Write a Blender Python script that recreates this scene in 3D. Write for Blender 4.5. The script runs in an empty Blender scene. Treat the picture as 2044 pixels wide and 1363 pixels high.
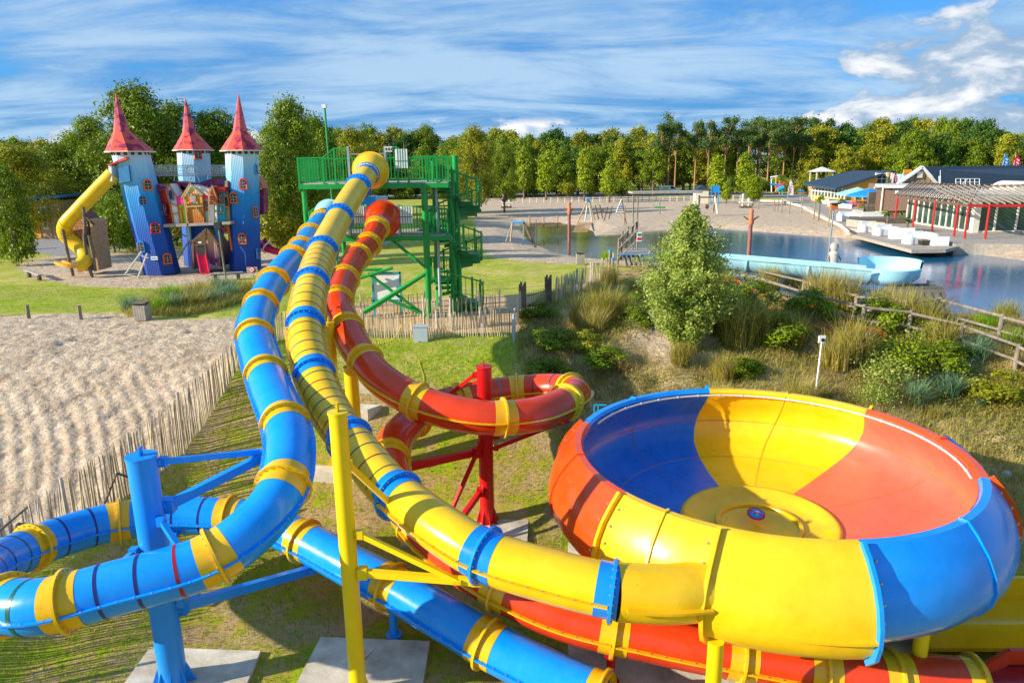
import bpy, math, random
import numpy as np
from math import radians as Rd, sin, cos, pi, tan
from mathutils import Vector, Matrix
random.seed(7); rng = np.random.default_rng(11)
scene = bpy.context.scene
col = scene.collection

# ---------------------------------------------------------------- camera
CAM_Z = 6.6; PITCH = Rd(13.9); ROLL = Rd(-0.7); FPX = 1420.0
fw = np.array([0, cos(PITCH), -sin(PITCH)]); u0 = np.array([0, sin(PITCH), cos(PITCH)]); r0_ = np.array([1., 0, 0])
rt = r0_*cos(ROLL)+u0*sin(ROLL); up = u0*cos(ROLL)-r0_*sin(ROLL)
cam = bpy.data.cameras.new('camera'); cam_o = bpy.data.objects.new('camera', cam); col.objects.link(cam_o)
cam.sensor_width = 36; cam.lens = FPX/2044*36; cam.clip_start = .1; cam.clip_end = 6000
cam_o.matrix_world = Matrix((( rt[0], up[0], -fw[0], 0), (rt[1], up[1], -fw[1], 0), (rt[2], up[2], -fw[2], CAM_Z), (0, 0, 0, 1)))
scene.camera = cam_o

# ---------------------------------------------------------------- light
SUN_EL = Rd(21.5); SUN_AZ = Rd(18)            # shadows fall towards +x, 18 degrees towards +y
sun = bpy.data.lights.new('sun', 'SUN'); sun.energy = 5.0; sun.angle = Rd(.5); sun.color = (1, .90, .74)
sun_o = bpy.data.objects.new('sun', sun); col.objects.link(sun_o)
ld = Vector((cos(SUN_EL)*cos(SUN_AZ), cos(SUN_EL)*sin(SUN_AZ), -sin(SUN_EL)))
sun_o.rotation_euler = ld.to_track_quat('-Z', 'Y').to_euler()
scene.view_settings.view_transform = 'Standard'; scene.view_settings.look = 'None'
scene.view_settings.exposure = .68; scene.view_settings.gamma = 1
scene.view_settings.use_curve_mapping = False

world = bpy.data.worlds.new('World'); scene.world = world; world.use_nodes = True
nt = world.node_tree; N = nt.nodes; L = nt.links; N.clear()
def nd(t, **k):
    n = N.new(t)
    for a, b in k.items(): setattr(n, a, b)
    return n
def mth(op, a, b=None, clamp=False):
    n = N.new('ShaderNodeMath'); n.operation = op; n.use_clamp = clamp
    for i, v in enumerate((a, b)):
        if v is None: continue
        if isinstance(v, (int, float)): n.inputs[i].default_value = v
        else: L.new(v, n.inputs[i])
    return n.outputs[0]
def mrange(v, a, b, c=0, d=1):
    n = N.new('ShaderNodeMapRange'); n.interpolation_type = 'SMOOTHSTEP'
    L.new(v, n.inputs[0])
    for i, x in enumerate((a, b, c, d)): n.inputs[i+1].default_value = x
    return n.outputs[0]
sky = nd('ShaderNodeTexSky', sky_type='NISHITA', sun_disc=False, sun_elevation=SUN_EL)
sd_ = -ld
sky.sun_rotation = math.atan2(sd_.x, sd_.y) % (2*pi)
sky.air_density = 1.0; sky.dust_density = .4; sky.ozone_density = 3.5
tc = nd('ShaderNodeTexCoord'); sp = nd('ShaderNodeSeparateXYZ'); L.new(tc.outputs['Generated'], sp.inputs[0])
X, Yy, Z = sp.outputs
zc = mth('MAXIMUM', Z, .015); zz = mth('ADD', zc, .17)
cb = nd('ShaderNodeCombineXYZ'); L.new(mth('DIVIDE', X, zz), cb.inputs[0]); L.new(mth('DIVIDE', Yy, zz), cb.inputs[1])
def wnoise(vec, scale, detail, rough, dist=0, off=(0, 0, 0), sc=(1, 1, 1)):
    m = nd('ShaderNodeMapping'); L.new(vec, m.inputs[0]); m.inputs['Location'].default_value = off; m.inputs['Scale'].default_value = sc
    n = nd('ShaderNodeTexNoise'); L.new(m.outputs[0], n.inputs['Vector'])
    n.inputs['Scale'].default_value = scale; n.inputs['Detail'].default_value = detail
    n.inputs['Roughness'].default_value = rough; n.inputs['Distortion'].default_value = dist
    return n.outputs['Fac']
n1 = wnoise(cb.outputs[0], .46, 8, .6, .35, (3.1, 1.7, 0), (.8, 1, 1))
n2 = wnoise(cb.outputs[0], 1.7, 10, .62, .45, (7, 2, 0), (.55, 1.2, 1))
hz = mrange(Z, 0.0, .16, .12, 0)
veil = mrange(mth('ADD', mth('ADD', mth('MULTIPLY', n1, .72), mth('MULTIPLY', n2, .34)), hz), .32, .57)
# cumulus bank low over the wood on the right
azx = mth('ARCTAN2', X, Yy)
c3 = nd('ShaderNodeCombineXYZ'); L.new(mth('MULTIPLY', azx, 1.0), c3.inputs[0]); L.new(mth('MULTIPLY', Z, 2.1), c3.inputs[1])
n3 = wnoise(c3.outputs[0], 11, 12, .58, .25, (4.4, 8.2, 0))
n4 = wnoise(c3.outputs[0], 3.1, 4, .5, 0, (1.3, 5.1, 0))
bell = mth('MULTIPLY', mrange(azx, .28, .50), mrange(Z, .20, .10))
low = mth('MULTIPLY', mrange(Z, .075, .03), .05)
cum = mth('MULTIPLY', mrange(mth('ADD', mth('ADD', mth('MULTIPLY', n3, .6), mth('MULTIPLY', n4, .25)), mth('ADD', mth('MULTIPLY', bell, .13), low)), .475, .525), mrange(mth('MAXIMUM', bell, mth('MULTIPLY', low, 14)), .05, .4))
skyc = nd('ShaderNodeMix', data_type='RGBA', blend_type='MULTIPLY'); skyc.inputs[0].default_value = 1
L.new(sky.outputs[0], skyc.inputs[6]); skyc.inputs[7].default_value = (.30, 1.0, 1.65, 1)
shade = mrange(mth('ADD', mth('MULTIPLY', n2, .6), mth('MULTIPLY', n1, .4)), .40, .60, 0, 1)
vc = nd('ShaderNodeMix', data_type='RGBA'); L.new(shade, vc.inputs[0]); vc.inputs[6].default_value = (.75, 2.3, 4.9, 1); vc.inputs[7].default_value = (3.3, 4.7, 6.2, 1)
m1 = nd('ShaderNodeMix', data_type='RGBA'); L.new(mth('MULTIPLY', veil, .93), m1.inputs[0]); L.new(skyc.outputs[2], m1.inputs[6]); L.new(vc.outputs[2], m1.inputs[7])
cc = nd('ShaderNodeMix', data_type='RGBA'); L.new(mrange(n3, .46, .66), cc.inputs[0]); cc.inputs[6].default_value = (2.4, 3.5, 4.9, 1); cc.inputs[7].default_value = (7.0, 7.1, 7.2, 1)
m2 = nd('ShaderNodeMix', data_type='RGBA'); L.new(cum, m2.inputs[0]); L.new(m1.outputs[2], m2.inputs[6]); L.new(cc.outputs[2], m2.inputs[7])
bg = nd('ShaderNodeBackground'); L.new(m2.outputs[2], bg.inputs[0]); bg.inputs[1].default_value = .09
wo = nd('ShaderNodeOutputWorld'); L.new(bg.outputs[0], wo.inputs[0])

# ---------------------------------------------------------------- placing helpers (photo measurement -> point of the place)
def ray(px, py): return fw+rt*(px-1022)/FPX-up*(py-681.5)/FPX
def P(px, py, d): return np.array([0, 0, CAM_Z])+d*ray(px, py)
def G(px, py, z=0.):
    v = ray(px, py); return np.array([0, 0, CAM_Z])+(z-CAM_Z)/v[2]*v
def AY(px, py, Y):
    v = ray(px, py); return np.array([0, 0, CAM_Z])+Y/v[1]*v
def ss(t): t = np.clip(t, 0, 1); return t*t*(3-2*t)

# numpy value noise
_lat = rng.random((4, 256, 256))
def vn(x, y, s, k=0):
    x = np.asarray(x, float)/s+37.3*k; y = np.asarray(y, float)/s+11.7*k
    xi = np.floor(x).astype(int); yi = np.floor(y).astype(int); fx = x-xi; fy = y-yi
    fx = fx*fx*(3-2*fx); fy = fy*fy*(3-2*fy); l = _lat[k % 4]
    a = l[xi & 255, yi & 255]; b = l[(xi+1) & 255, yi & 255]; c = l[xi & 255, (yi+1) & 255]; d = l[(xi+1) & 255, (yi+1) & 255]
    return (a*(1-fx)+b*fx)*(1-fy)+(c*(1-fx)+d*fx)*fy-.5
def fb(x, y, s, k=0): return vn(x, y, s, k)+.5*vn(x, y, s/2, k+1)+.25*vn(x, y, s/4, k+2)

def wpoly(pp, z=0.): return np.array([G(a, b, z)[:2] for a, b in pp])
def sdist(x, y, poly):
    """signed distance, positive inside"""
    x = np.asarray(x, float); y = np.asarray(y, float)
    d = np.full(x.shape, 1e9); ins = np.zeros(x.shape, bool)
    n = len(poly)
    for i in range(n):
        ax, ay = poly[i]; bx, by = poly[(i+1) % n]
        ex, ey = bx-ax, by-ay; wx, wy = x-ax, y-ay
        t = np.clip((wx*ex+wy*ey)/(ex*ex+ey*ey+1e-12), 0, 1)
        d = np.minimum(d, (wx-ex*t)**2+(wy-ey*t)**2)
        c = ((ay > y) != (by > y)) & (x < (bx-ax)*(y-ay)/(by-ay+1e-12)+ax)
        ins ^= c
    d = np.sqrt(d); return np.where(ins, d, -d)
WZ = -.6
POND = wpoly([(1040, 446), (1043, 462), (1060, 482), (1105, 502), (1160, 514), (1230, 520), (1330, 524), (1460, 562), (1600, 606), (1760, 636), (1900, 650), (2044, 668), (2500, 760), (3300, 880), (3400, 640), (2400, 556), (2044, 522), (1930, 505), (1870, 497), (1740, 480), (1640, 473), (1540, 465), (1420, 456), (1310, 461), (1240, 468), (1185, 474), (1180, 462), (1150, 450), (1100, 444)], WZ)
BEACH = wpoly([(955, 392), (942, 425), (955, 470), (972, 512), (1040, 522), (1130, 527), (1172, 522), (1300, 530), (1460, 575), (1600, 560), (1760, 485), (1800, 497), (1900, 515), (2044, 535), (2500, 600), (2500, 560), (2044, 505), (1860, 485), (1780, 478), (1690, 440), (1640, 415), (1560, 403), (1470, 397), (1330, 393), (1150, 390)])
SPIT = wpoly([(1860, 499), (1900, 484), (1960, 480), (2044, 483), (2600, 520), (2600, 600), (2044, 524), (1930, 507)])
SANDL = np.array([(-60, 3), (-60, 29), (-38, 31.5), (-24, 33.2), (-17.6, 33.0), (-16.0, 31.6), (-12.6, 31.8), (-10.9, 29), (-10.0, 24), (-10.4, 20.7), (-10.9, 18.7), (-11.4, 16.4), (-11.7, 14.6), (-12.1, 11), (-12.4, 3)])
PLAY = wpoly([(30, 528), (60, 556), (190, 573), (330, 575), (450, 563), (530, 547), (640, 530), (640, 505), (560, 497), (440, 500), (300, 500), (120, 508)])
PATH = np.array([(-9.8, 28.2), (-9.8, 34.6), (-4, 36.4), (1.2, 37.2), (.9, 28.2)])
LOT = wpoly([(40, 500), (60, 440), (150, 448), (330, 452), (420, 470), (240, 500), (120, 512)])
ROAD = wpoly([(700, 393), (1000, 390), (1350, 391), (1620, 397), (1640, 388), (1350, 382), (1000, 383), (700, 386)])
CLIFF = wpoly([(1235, 688), (1330, 676), (1400, 712), (1425, 752), (1330, 778), (1255, 750)], -1.0)
def gz(x, y):
    x = np.asarray(x, float); y = np.asarray(y, float)
    pit = -3.2*(1-ss((y-17)/9.5))
    sand = np.interp(y, [6, 10, 14, 18, 22, 26, 30], [-3.3, -3.15, -2.8, -2.3, -1.35, -.4, 0])
    w = ss((-x-9.7)/1.5)
    z = pit*(1-w)+sand*w
    s = sdist(x, y, POND)
    z = z+np.interp(s, [-7, -3, 0, 3, 9], [0, -.15, -.64, -1.3, -2.0])
    dune = ss((x-1)/3)*ss((y-17)/3)*ss((37-y)/6)*ss((26-x)/5)
    z = z+dune*(.35+.55*fb(x, y, 3.2, 1)+.12*vn(x, y, .5, 2))
    near = ss((60-y)/20)
    z = z+near*(.10*vn(x, y, 2.2, 3)+.03*vn(x, y, .45, 0))
    return z
def gzs(x, y): return float(gz(np.array([x]), np.array([y]))[0])
def GG(px, py):
    """point of the terrain seen at that place of the photograph"""
    d = np.r_[np.arange(6, 60, .1), np.arange(60, 320, .5)]; v = ray(px, py); q = np.array([0, 0, CAM_Z])[None]+d[:, None]*v[None]
    k = np.argmax(q[:, 2] < gz(q[:, 0], q[:, 1])); p = q[k]; return np.array([p[0], p[1], gzs(p[0], p[1])])

# ---------------------------------------------------------------- materials
MATS = {}
def nodes_of(name):
    m = bpy.data.materials.new(name); m.use_nodes = True; MATS[name] = m
    return m, m.node_tree.nodes, m.node_tree.links, m.node_tree.nodes['Principled BSDF']
def mat(name, c, rough=.6, var=.12, scale=3., bump=0., metal=0., coat=0., bscale=20., c2=None, spec=.5, stretch=(1, 1, 1)):
    m, n, l, b = nodes_of(name)
    t = n.new('ShaderNodeTexCoord'); mp = n.new('ShaderNodeMapping'); mp.inputs['Scale'].default_value = stretch
    l.new(t.outputs['Object'], mp.inputs[0])
    no = n.new('ShaderNodeTexNoise'); no.inputs['Scale'].default_value = scale; no.inputs['Detail'].default_value = 7; no.inputs['Roughness'].default_value = .65
    l.new(mp.outputs[0], no.inputs['Vector'])
    cr = n.new('ShaderNodeValToRGB'); cr.color_ramp.elements[0].position = .32; cr.color_ramp.elements[1].position = .68
    d = c2 if c2 else tuple(min(1, x*(1+var)+.02*var) for x in c)
    a = c if c2 else tuple(x*(1-var) for x in c)
    cr.color_ramp.elements[0].color = (*a, 1); cr.color_ramp.elements[1].color = (*d, 1)
    l.new(no.outputs[0], cr.inputs[0]); l.new(cr.outputs[0], b.inputs['Base Color'])
    b.inputs['Roughness'].default_value = rough; b.inputs['Metallic'].default_value = metal
    b.inputs['Coat Weight'].default_value = coat; b.inputs['Coat Roughness'].default_value = .06; b.inputs['Specular IOR Level'].default_value = spec
    if bump:
        n2 = n.new('ShaderNodeTexNoise'); n2.inputs['Scale'].default_value = bscale; n2.inputs['Detail'].default_value = 5; l.new(mp.outputs[0], n2.inputs['Vector'])
        bp = n.new('ShaderNodeBump'); bp.inputs['Strength'].default_value = bump; bp.inputs['Distance'].default_value = .02
        l.new(n2.outputs[0], bp.inputs['Height']); l.new(bp.outputs[0], b.inputs['Normal'])
    return m
def gel(name, c, rough=.2, dirt=(.10, .085, .04)):
    """glossy gelcoat with faded patches, fine scratches and dirt specks"""
    m, n, l, b = nodes_of(name)
    t = n.new('ShaderNodeTexCoord')
    a = n.new('ShaderNodeTexNoise'); a.inputs['Scale'].default_value = 1.3; a.inputs['Detail'].default_value = 8; a.inputs['Roughness'].default_value = .7; l.new(t.outputs['Object'], a.inputs['Vector'])
    r = n.new('ShaderNodeValToRGB'); r.color_ramp.elements[0].position = .35; r.color_ramp.elements[1].position = .72
    r.color_ramp.elements[0].color = (*[x*.86 for x in c], 1); r.color_ramp.elements[1].color = (*[min(1, x*1.05+.012) for x in c], 1)
    l.new(a.outputs[0], r.inputs[0])
    s = n.new('ShaderNodeTexNoise'); s.inputs['Scale'].default_value = 26; s.inputs['Detail'].default_value = 3; l.new(t.outputs['Object'], s.inputs['Vector'])
    q = n.new('ShaderNodeMapRange'); q.inputs[1].default_value = .70; q.inputs[2].default_value = .80; l.new(s.outputs[0], q.inputs[0])
    mx = n.new('ShaderNodeMix'); mx.data_type = 'RGBA'; l.new(q.outputs[0], mx.inputs[0]); l.new(r.outputs[0], mx.inputs[6]); mx.inputs[7].default_value = (*dirt, 1)
    st = n.new('ShaderNodeTexNoise'); st.inputs['Scale'].default_value = .9; st.inputs['Detail'].default_value = 9; st.inputs['Roughness'].default_value = .75; st.inputs['Distortion'].default_value = .6; l.new(t.outputs['Object'], st.inputs['Vector'])
    sq = n.new('ShaderNodeMapRange'); sq.inputs[1].default_value = .56; sq.inputs[2].default_value = .72; sq.inputs[4].default_value = .28; l.new(st.outputs[0], sq.inputs[0])
    m3 = n.new('ShaderNodeMix'); m3.data_type = 'RGBA'; l.new(sq.outputs[0], m3.inputs[0]); l.new(mx.outputs[2], m3.inputs[6]); m3.inputs[7].default_value = (*[x*.45+.03 for x in c], 1)
    l.new(m3.outputs[2], b.inputs['Base Color'])
    rr = n.new('ShaderNodeMapRange'); rr.inputs[1].default_value = .3; rr.inputs[2].default_value = .75; rr.inputs[3].default_value = rough*.8; rr.inputs[4].default_value = rough*1.7
    l.new(a.outputs[0], rr.inputs[0]); l.new(rr.outputs[0], b.inputs['Roughness'])
    b.inputs['Coat Weight'].default_value = .10; b.inputs['Coat Roughness'].default_value = .05; b.inputs['Specular IOR Level'].default_value = .38
    w = n.new('ShaderNodeTexNoise'); w.inputs['Scale'].default_value = 2.2; l.new(t.outputs['Object'], w.inputs['Vector'])
    bp = n.new('ShaderNodeBump'); bp.inputs['Strength'].default_value = .12; bp.inputs['Distance'].default_value = .05; l.new(w.outputs[0], bp.inputs['Height']); l.new(bp.outputs[0], b.inputs['Normal'])
    return m
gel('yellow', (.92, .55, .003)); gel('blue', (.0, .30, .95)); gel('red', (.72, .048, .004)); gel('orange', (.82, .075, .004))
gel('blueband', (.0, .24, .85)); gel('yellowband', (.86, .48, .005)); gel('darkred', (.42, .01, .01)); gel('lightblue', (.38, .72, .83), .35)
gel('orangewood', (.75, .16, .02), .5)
gel('bowlyellow', (.92, .55, .003), .27); gel('bowlblue', (.004, .15, .62), .24); gel('bowlred', (.84, .13, .075), .27)  # wet reflection painted into bowlred, shade of the inside painted into bowlblue
mat('paintyellow', (.83, .58, .004), .38, .06, 2); mat('paintblue', (.006, .27, .80), .38, .06, 2); mat('paintred', (.60, .004, .006), .35, .08, 2)
mat('green', (.003, .29, .04), .35, .15, 2); mat('darkgreen', (.006, .25, .05), .45, .2, 2)
mat('stripe_green', (.01, .10, .045), .3, .1); mat('stripe_navy', (.012, .02, .16), .3, .1); mat('stripe_red', (.35, .008, .015), .3, .1); mat('stripe_olive', (.16, .10, .01), .3, .1); mat('stripe_teal', (.01, .20, .17), .3, .1)
mat('steel', (.45, .48, .5), .35, .1, 8, metal=.7); mat('bolt', (.5, .48, .42), .35, .2, 30, metal=.6)
mat('concrete', (.40, .34, .24), .85, .22, 1.3, .3, c2=(.80, .73, .60)); mat('deckgrey', (.44, .40, .35), .8, .15, 3, .2)
mat('stake', (.48, .37, .22), .85, .3, 9, .4, c2=(.74, .62, .43), stretch=(1, 1, .2)); mat('stake_dark', (.30, .22, .13), .9, .3, 9, .4, c2=(.5, .40, .27)); mat('stake_pale', (.50, .44, .35), .85, .2, 9, .3, c2=(.68, .61, .50))
mat('post', (.15, .12, .085), .9, .25, 7, .5, c2=(.36, .30, .23), stretch=(1, 1, .25)); mat('wood', (.36, .22, .10), .8, .25, 6, .3, c2=(.56, .38, .2)); mat('darkwood', (.09, .05, .035), .85, .3, 6, .4, c2=(.2, .12, .08))
mat('greyboard', (.28, .24, .19), .85, .2, 5, .3, c2=(.46, .40, .33)); mat('plankdark', (.10, .08, .06), .9, .25, 5, .3, c2=(.2, .17, .12))
mat('white', (.80, .80, .78), .55, .06); mat('cream', (.78, .70, .55), .6, .06); mat('black', (.02, .02, .022), .6, .2); mat('greybox', (.42, .50, .56), .5, .08)
mat('ochre', (.80, .36, .02), .7, .08, 2); mat('slate', (.022, .05, .085), .75, .25, 6, .2); mat('redpost', (.55, .01, .012), .4, .1); mat('pale_roof', (.66, .62, .54), .7, .1, 2)
mat('awning', (.004, .24, .72), .75, .1); mat('awningpale', (.30, .66, .72), .75, .1); mat('pink', (.75, .03, .25), .6, .1); mat('lime', (.42, .66, .03), .6, .1); mat('turquoise', (.01, .34, .42), .5, .1); mat('flagred', (.7, .01, .06), .6, .1); mat('signblue', (.01, .28, .66), .5, .1)
mat('bark', (.10, .07, .05), .9, .3, 4, .6, c2=(.22, .17, .12)); mat('pinebark', (.36, .15, .07), .9, .3, 4, .5, c2=(.5, .28, .16)); mat('birchbark', (.45, .36, .28), .8, .3, 5, .3, c2=(.72, .66, .58))
mat('asphalt', (.16, .16, .18), .9, .15, 1, .2); mat('net', (.55, .57, .57), .5, .1); mat('rust', (.30, .10, .08), .6, .2, 5); mat('terracotta', (.6, .17, .06), .6, .15)
mat('stonegrey', (.45, .42, .38), .85, .2); mat('seam', (.25, .16, .02), .6, .2); mat('hose', (.75, .55, .03), .5, .1)
mat('bluetarp', (.02, .2, .45), .6, .2)
def glassmat():
    m, n, l, b = nodes_of('glass'); b.inputs['Base Color'].default_value = (.035, .10, .085, 1); b.inputs['Roughness'].default_value = .04; b.inputs['Specular IOR Level'].default_value = .9
    b.inputs['Alpha'].default_value = .62
glassmat()
def leafmat(name, dark, light, hue=None, trans=.3):
    m, n, l, b = nodes_of(name); n.remove(b)
    out = n['Material Output']
    a = n.new('ShaderNodeAttribute'); a.attribute_name = 'tint'
    oi = n.new('ShaderNodeObjectInfo')
    r = n.new('ShaderNodeValToRGB'); r.color_ramp.elements[0].color = (*dark, 1); r.color_ramp.elements[1].color = (*light, 1)
    if hue: e = r.color_ramp.elements.new(.86); e.color = (*light, 1); r.color_ramp.elements[-1].color = (*hue, 1)
    ad = n.new('ShaderNodeMath'); ad.operation = 'MULTIPLY_ADD'; l.new(oi.outputs['Random'], ad.inputs[0]); ad.inputs[1].default_value = .22; l.new(a.outputs['Fac'], ad.inputs[2])
    sb = n.new('ShaderNodeMath'); sb.operation = 'SUBTRACT'; l.new(ad.outputs[0], sb.inputs[0]); sb.inputs[1].default_value = .03
    l.new(sb.outputs[0], r.inputs[0])
    d = n.new('ShaderNodeBsdfPrincipled'); l.new(r.outputs[0], d.inputs['Base Color']); d.inputs['Roughness'].default_value = .5; d.inputs['Specular IOR Level'].default_value = .3
    t = n.new('ShaderNodeBsdfTranslucent'); l.new(r.outputs[0], t.inputs[0])
    x = n.new('ShaderNodeMixShader'); x.inputs[0].default_value = trans; l.new(d.outputs[0], x.inputs[1]); l.new(t.outputs[0], x.inputs[2]); l.new(x.outputs[0], out.inputs[0])
    return m
leafmat('leaf_green', (.022, .06, .003), (.30, .40, .012)); leafmat('leaf_dark', (.012, .040, .008), (.12, .24, .02)); leafmat('leaf_yellow', (.08, .13, .008), (.44, .42, .015), (.66, .42, .012))
leafmat('leaf_lime', (.05, .12, .004), (.42, .50, .012)); leafmat('leaf_herb', (.03, .055, .008), (.30, .30, .045), (.52, .36, .10)); leafmat('leaf_pine', (.03, .07, .015), (.16, .24, .04)); leafmat('leaf_birch', (.10, .19, .012), (.52, .60, .11), (.66, .66, .2), .4)
leafmat('grass_green', (.09, .24, .006), (.42, .62, .015), None, .35); leafmat('grass_dry', (.15, .10, .03), (.50, .38, .13), None, .35); leafmat('grass_dune', (.13, .16, .02), (.56, .48, .11), (.72, .52, .2), .35)
leafmat('grass_plume', (.16, .17, .02), (.56, .48, .07), (.66, .48, .26), .35); leafmat('grass_blue', (.05, .14, .07), (.26, .42, .22), None, .35)

# ground: one sheet, surfaces chosen by masks of real areas
def groundmat():
    m, n, l, b = nodes_of('ground')
    t = n.new('ShaderNodeTexCoord'); geo = t.outputs['Object']
    def noise(s, d=6, r=.6, dist=0):
        x = n.new('ShaderNodeTexNoise'); x.inputs['Scale'].default_value = s; x.inputs['Detail'].default_value = d; x.inputs['Roughness'].default_value = r; x.inputs['Distortion'].default_value = dist
        l.new(geo, x.inputs['Vector']); return x.outputs[0]
    def M(op, a, b_, c=None):
        x = n.new('ShaderNodeMath'); x.operation = op
        for i, v in enumerate((a, b_, c)):
            if v is None: continue
            if isinstance(v, (int, float)): x.inputs[i].default_value = v
            else: l.new(v, x.inputs[i])
        return x.outputs[0]
    def ramp(v, *st):
        x = n.new('ShaderNodeValToRGB'); e = x.color_ramp.elements
        while len(e) < len(st): e.new(.5)
        for i, (p, c) in enumerate(st): e[i].position = p; e[i].color = (*c, 1)
        l.new(v, x.inputs[0]); return x.outputs[0]
    def mix(f, a, b_):
        x = n.new('ShaderNodeMix'); x.data_type = 'RGBA'; l.new(f, x.inputs[0]); l.new(a, x.inputs[6]); l.new(b_, x.inputs[7]); return x.outputs[2]
    def mask(name, w, amp, s=2.):
        a = n.new('ShaderNodeAttribute'); a.attribute_name = name
        v = M('ADD', a.outputs['Fac'], M('MULTIPLY', M('SUBTRACT', noise(s, 5), .5), amp))
        x = n.new('ShaderNodeMapRange'); x.interpolation_type = 'SMOOTHSTEP'; l.new(v, x.inputs[0]); x.inputs[1].default_value = -w; x.inputs[2].default_value = w
        return x.outputs[0]
    big = noise(.35, 4); mid = noise(1.6, 6, .7); fine = noise(14, 5, .7)
    gv = M('ADD', M('MULTIPLY', big, .35), M('ADD', M('MULTIPLY', mid, .45), M('MULTIPLY', fine, .3)))
    grass = ramp(gv, (.36, (.14, .26, .008)), (.50, (.31, .37, .025)), (.58, (.47, .42, .08)), (.66, (.56, .45, .21)))
    pitc = ramp(gv, (.40, (.15, .36, .004)), (.48, (.30, .38, .008)), (.54, (.38, .30, .05)), (.61, (.46, .31, .16)))
    sand = ramp(M('ADD', M('MULTIPLY', mid, .5), M('MULTIPLY', fine, .5)), (.38, (.36, .25, .155)), (.56, (.70, .545, .385)))
    path = ramp(M('ADD', M('MULTIPLY', mid, .5), M('MULTIPLY', fine, .5)), (.35, (.52, .33, .15)), (.65, (.68, .47, .26)))
    dune = ramp(gv, (.38, (.07, .085, .014)), (.46, (.20, .16, .035)), (.53, (.42, .30, .11)), (.61, (.56, .43, .25)))
    asph = ramp(fine, (.3, (.26, .24, .24)), (.7, (.38, .35, .33)))
    c = mix(mask('m_pit', .8, 1.5, .8), grass, pitc)
    c = mix(mask('m_dune', .5, 1.6, .9), c, dune)
    c = mix(mask('m_path', .15, .3), c, path)
    sm = mask('m_sand', .35, 1.3, 1.4)
    c = mix(sm, c, sand)
    c = mix(mask('m_lot', .3, .4), c, asph)
    l.new(c, b.inputs['Base Color']); b.inputs['Roughness'].default_value = .95; b.inputs['Specular IOR Level'].default_value = .15
    vo = n.new('ShaderNodeTexVoronoi'); vo.inputs['Scale'].default_value = 5.2; vo.feature = 'SMOOTH_F1'; l.new(geo, vo.inputs['Vector'])
    h = M('ADD', M('MULTIPLY', vo.outputs['Distance'], .55), M('ADD', M('MULTIPLY', noise(5, 4, .6, .5), .55), M('MULTIPLY', fine, .55)))
    ra = n.new('ShaderNodeAttribute'); ra.attribute_name = 'm_rut'; rm = n.new('ShaderNodeAttribute'); rm.attribute_name = 'm_rutmask'
    rw = M('MULTIPLY', M('SINE', M('ADD', M('MULTIPLY', ra.outputs['Fac'], 2*pi/.46), M('MULTIPLY', noise(.8, 3), 5)), None), M('MULTIPLY', rm.outputs['Fac'], .42))
    h = M('ADD', h, rw)
    bp = n.new('ShaderNodeBump'); bp.inputs['Distance'].default_value = .16
    l.new(M('ADD', .28, M('MULTIPLY', sm, .45)), bp.inputs['Strength']); l.new(h, bp.inputs['Height']); l.new(bp.outputs[0], b.inputs['Normal'])
groundmat()
def watermat():
    m, n, l, b = nodes_of('water')
    b.inputs['Base Color'].default_value = (.008, .11, .21, 1); b.inputs['Roughness'].default_value = .04; b.inputs['Specular IOR Level'].default_value = 1.0; b.inputs['IOR'].default_value = 1.7
    t = n.new('ShaderNodeTexCoord'); s_ = n.new('ShaderNodeSeparateXYZ'); l.new(t.outputs['Object'], s_.inputs[0])
    w_ = n.new('ShaderNodeTexNoise'); w_.inputs['Scale'].default_value = .12; l.new(t.outputs['Object'], w_.inputs['Vector'])
    a_ = n.new('ShaderNodeMath'); a_.operation = 'MULTIPLY_ADD'; l.new(w_.outputs[0], a_.inputs[0]); a_.inputs[1].default_value = 14; l.new(s_.outputs[0], a_.inputs[2])
    r_ = n.new('ShaderNodeMapRange'); r_.interpolation_type = 'SMOOTHSTEP'; r_.inputs[1].default_value = 17; r_.inputs[2].default_value = 33; l.new(a_.outputs[0], r_.inputs[0])
    c_ = n.new('ShaderNodeMix'); c_.data_type = 'RGBA'; l.new(r_.outputs[0], c_.inputs[0]); c_.inputs[6].default_value = (.13, .10, .02, 1); c_.inputs[7].default_value = (.008, .13, .26, 1); l.new(c_.outputs[2], b.inputs['Base Color'])  # blue end puts the sky reflection into the base colour; brown is shallow water
    x = n.new('ShaderNodeTexNoise'); x.inputs['Scale'].default_value = 4.5; x.inputs['Detail'].default_value = 4; l.new(t.outputs['Object'], x.inputs['Vector'])
    bp = n.new('ShaderNodeBump'); bp.inputs['Strength'].default_value = .22; bp.inputs['Distance'].default_value = .05; l.new(x.outputs[0], bp.inputs['Height']); l.new(bp.outputs[0], b.inputs['Normal'])
watermat()
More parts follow.
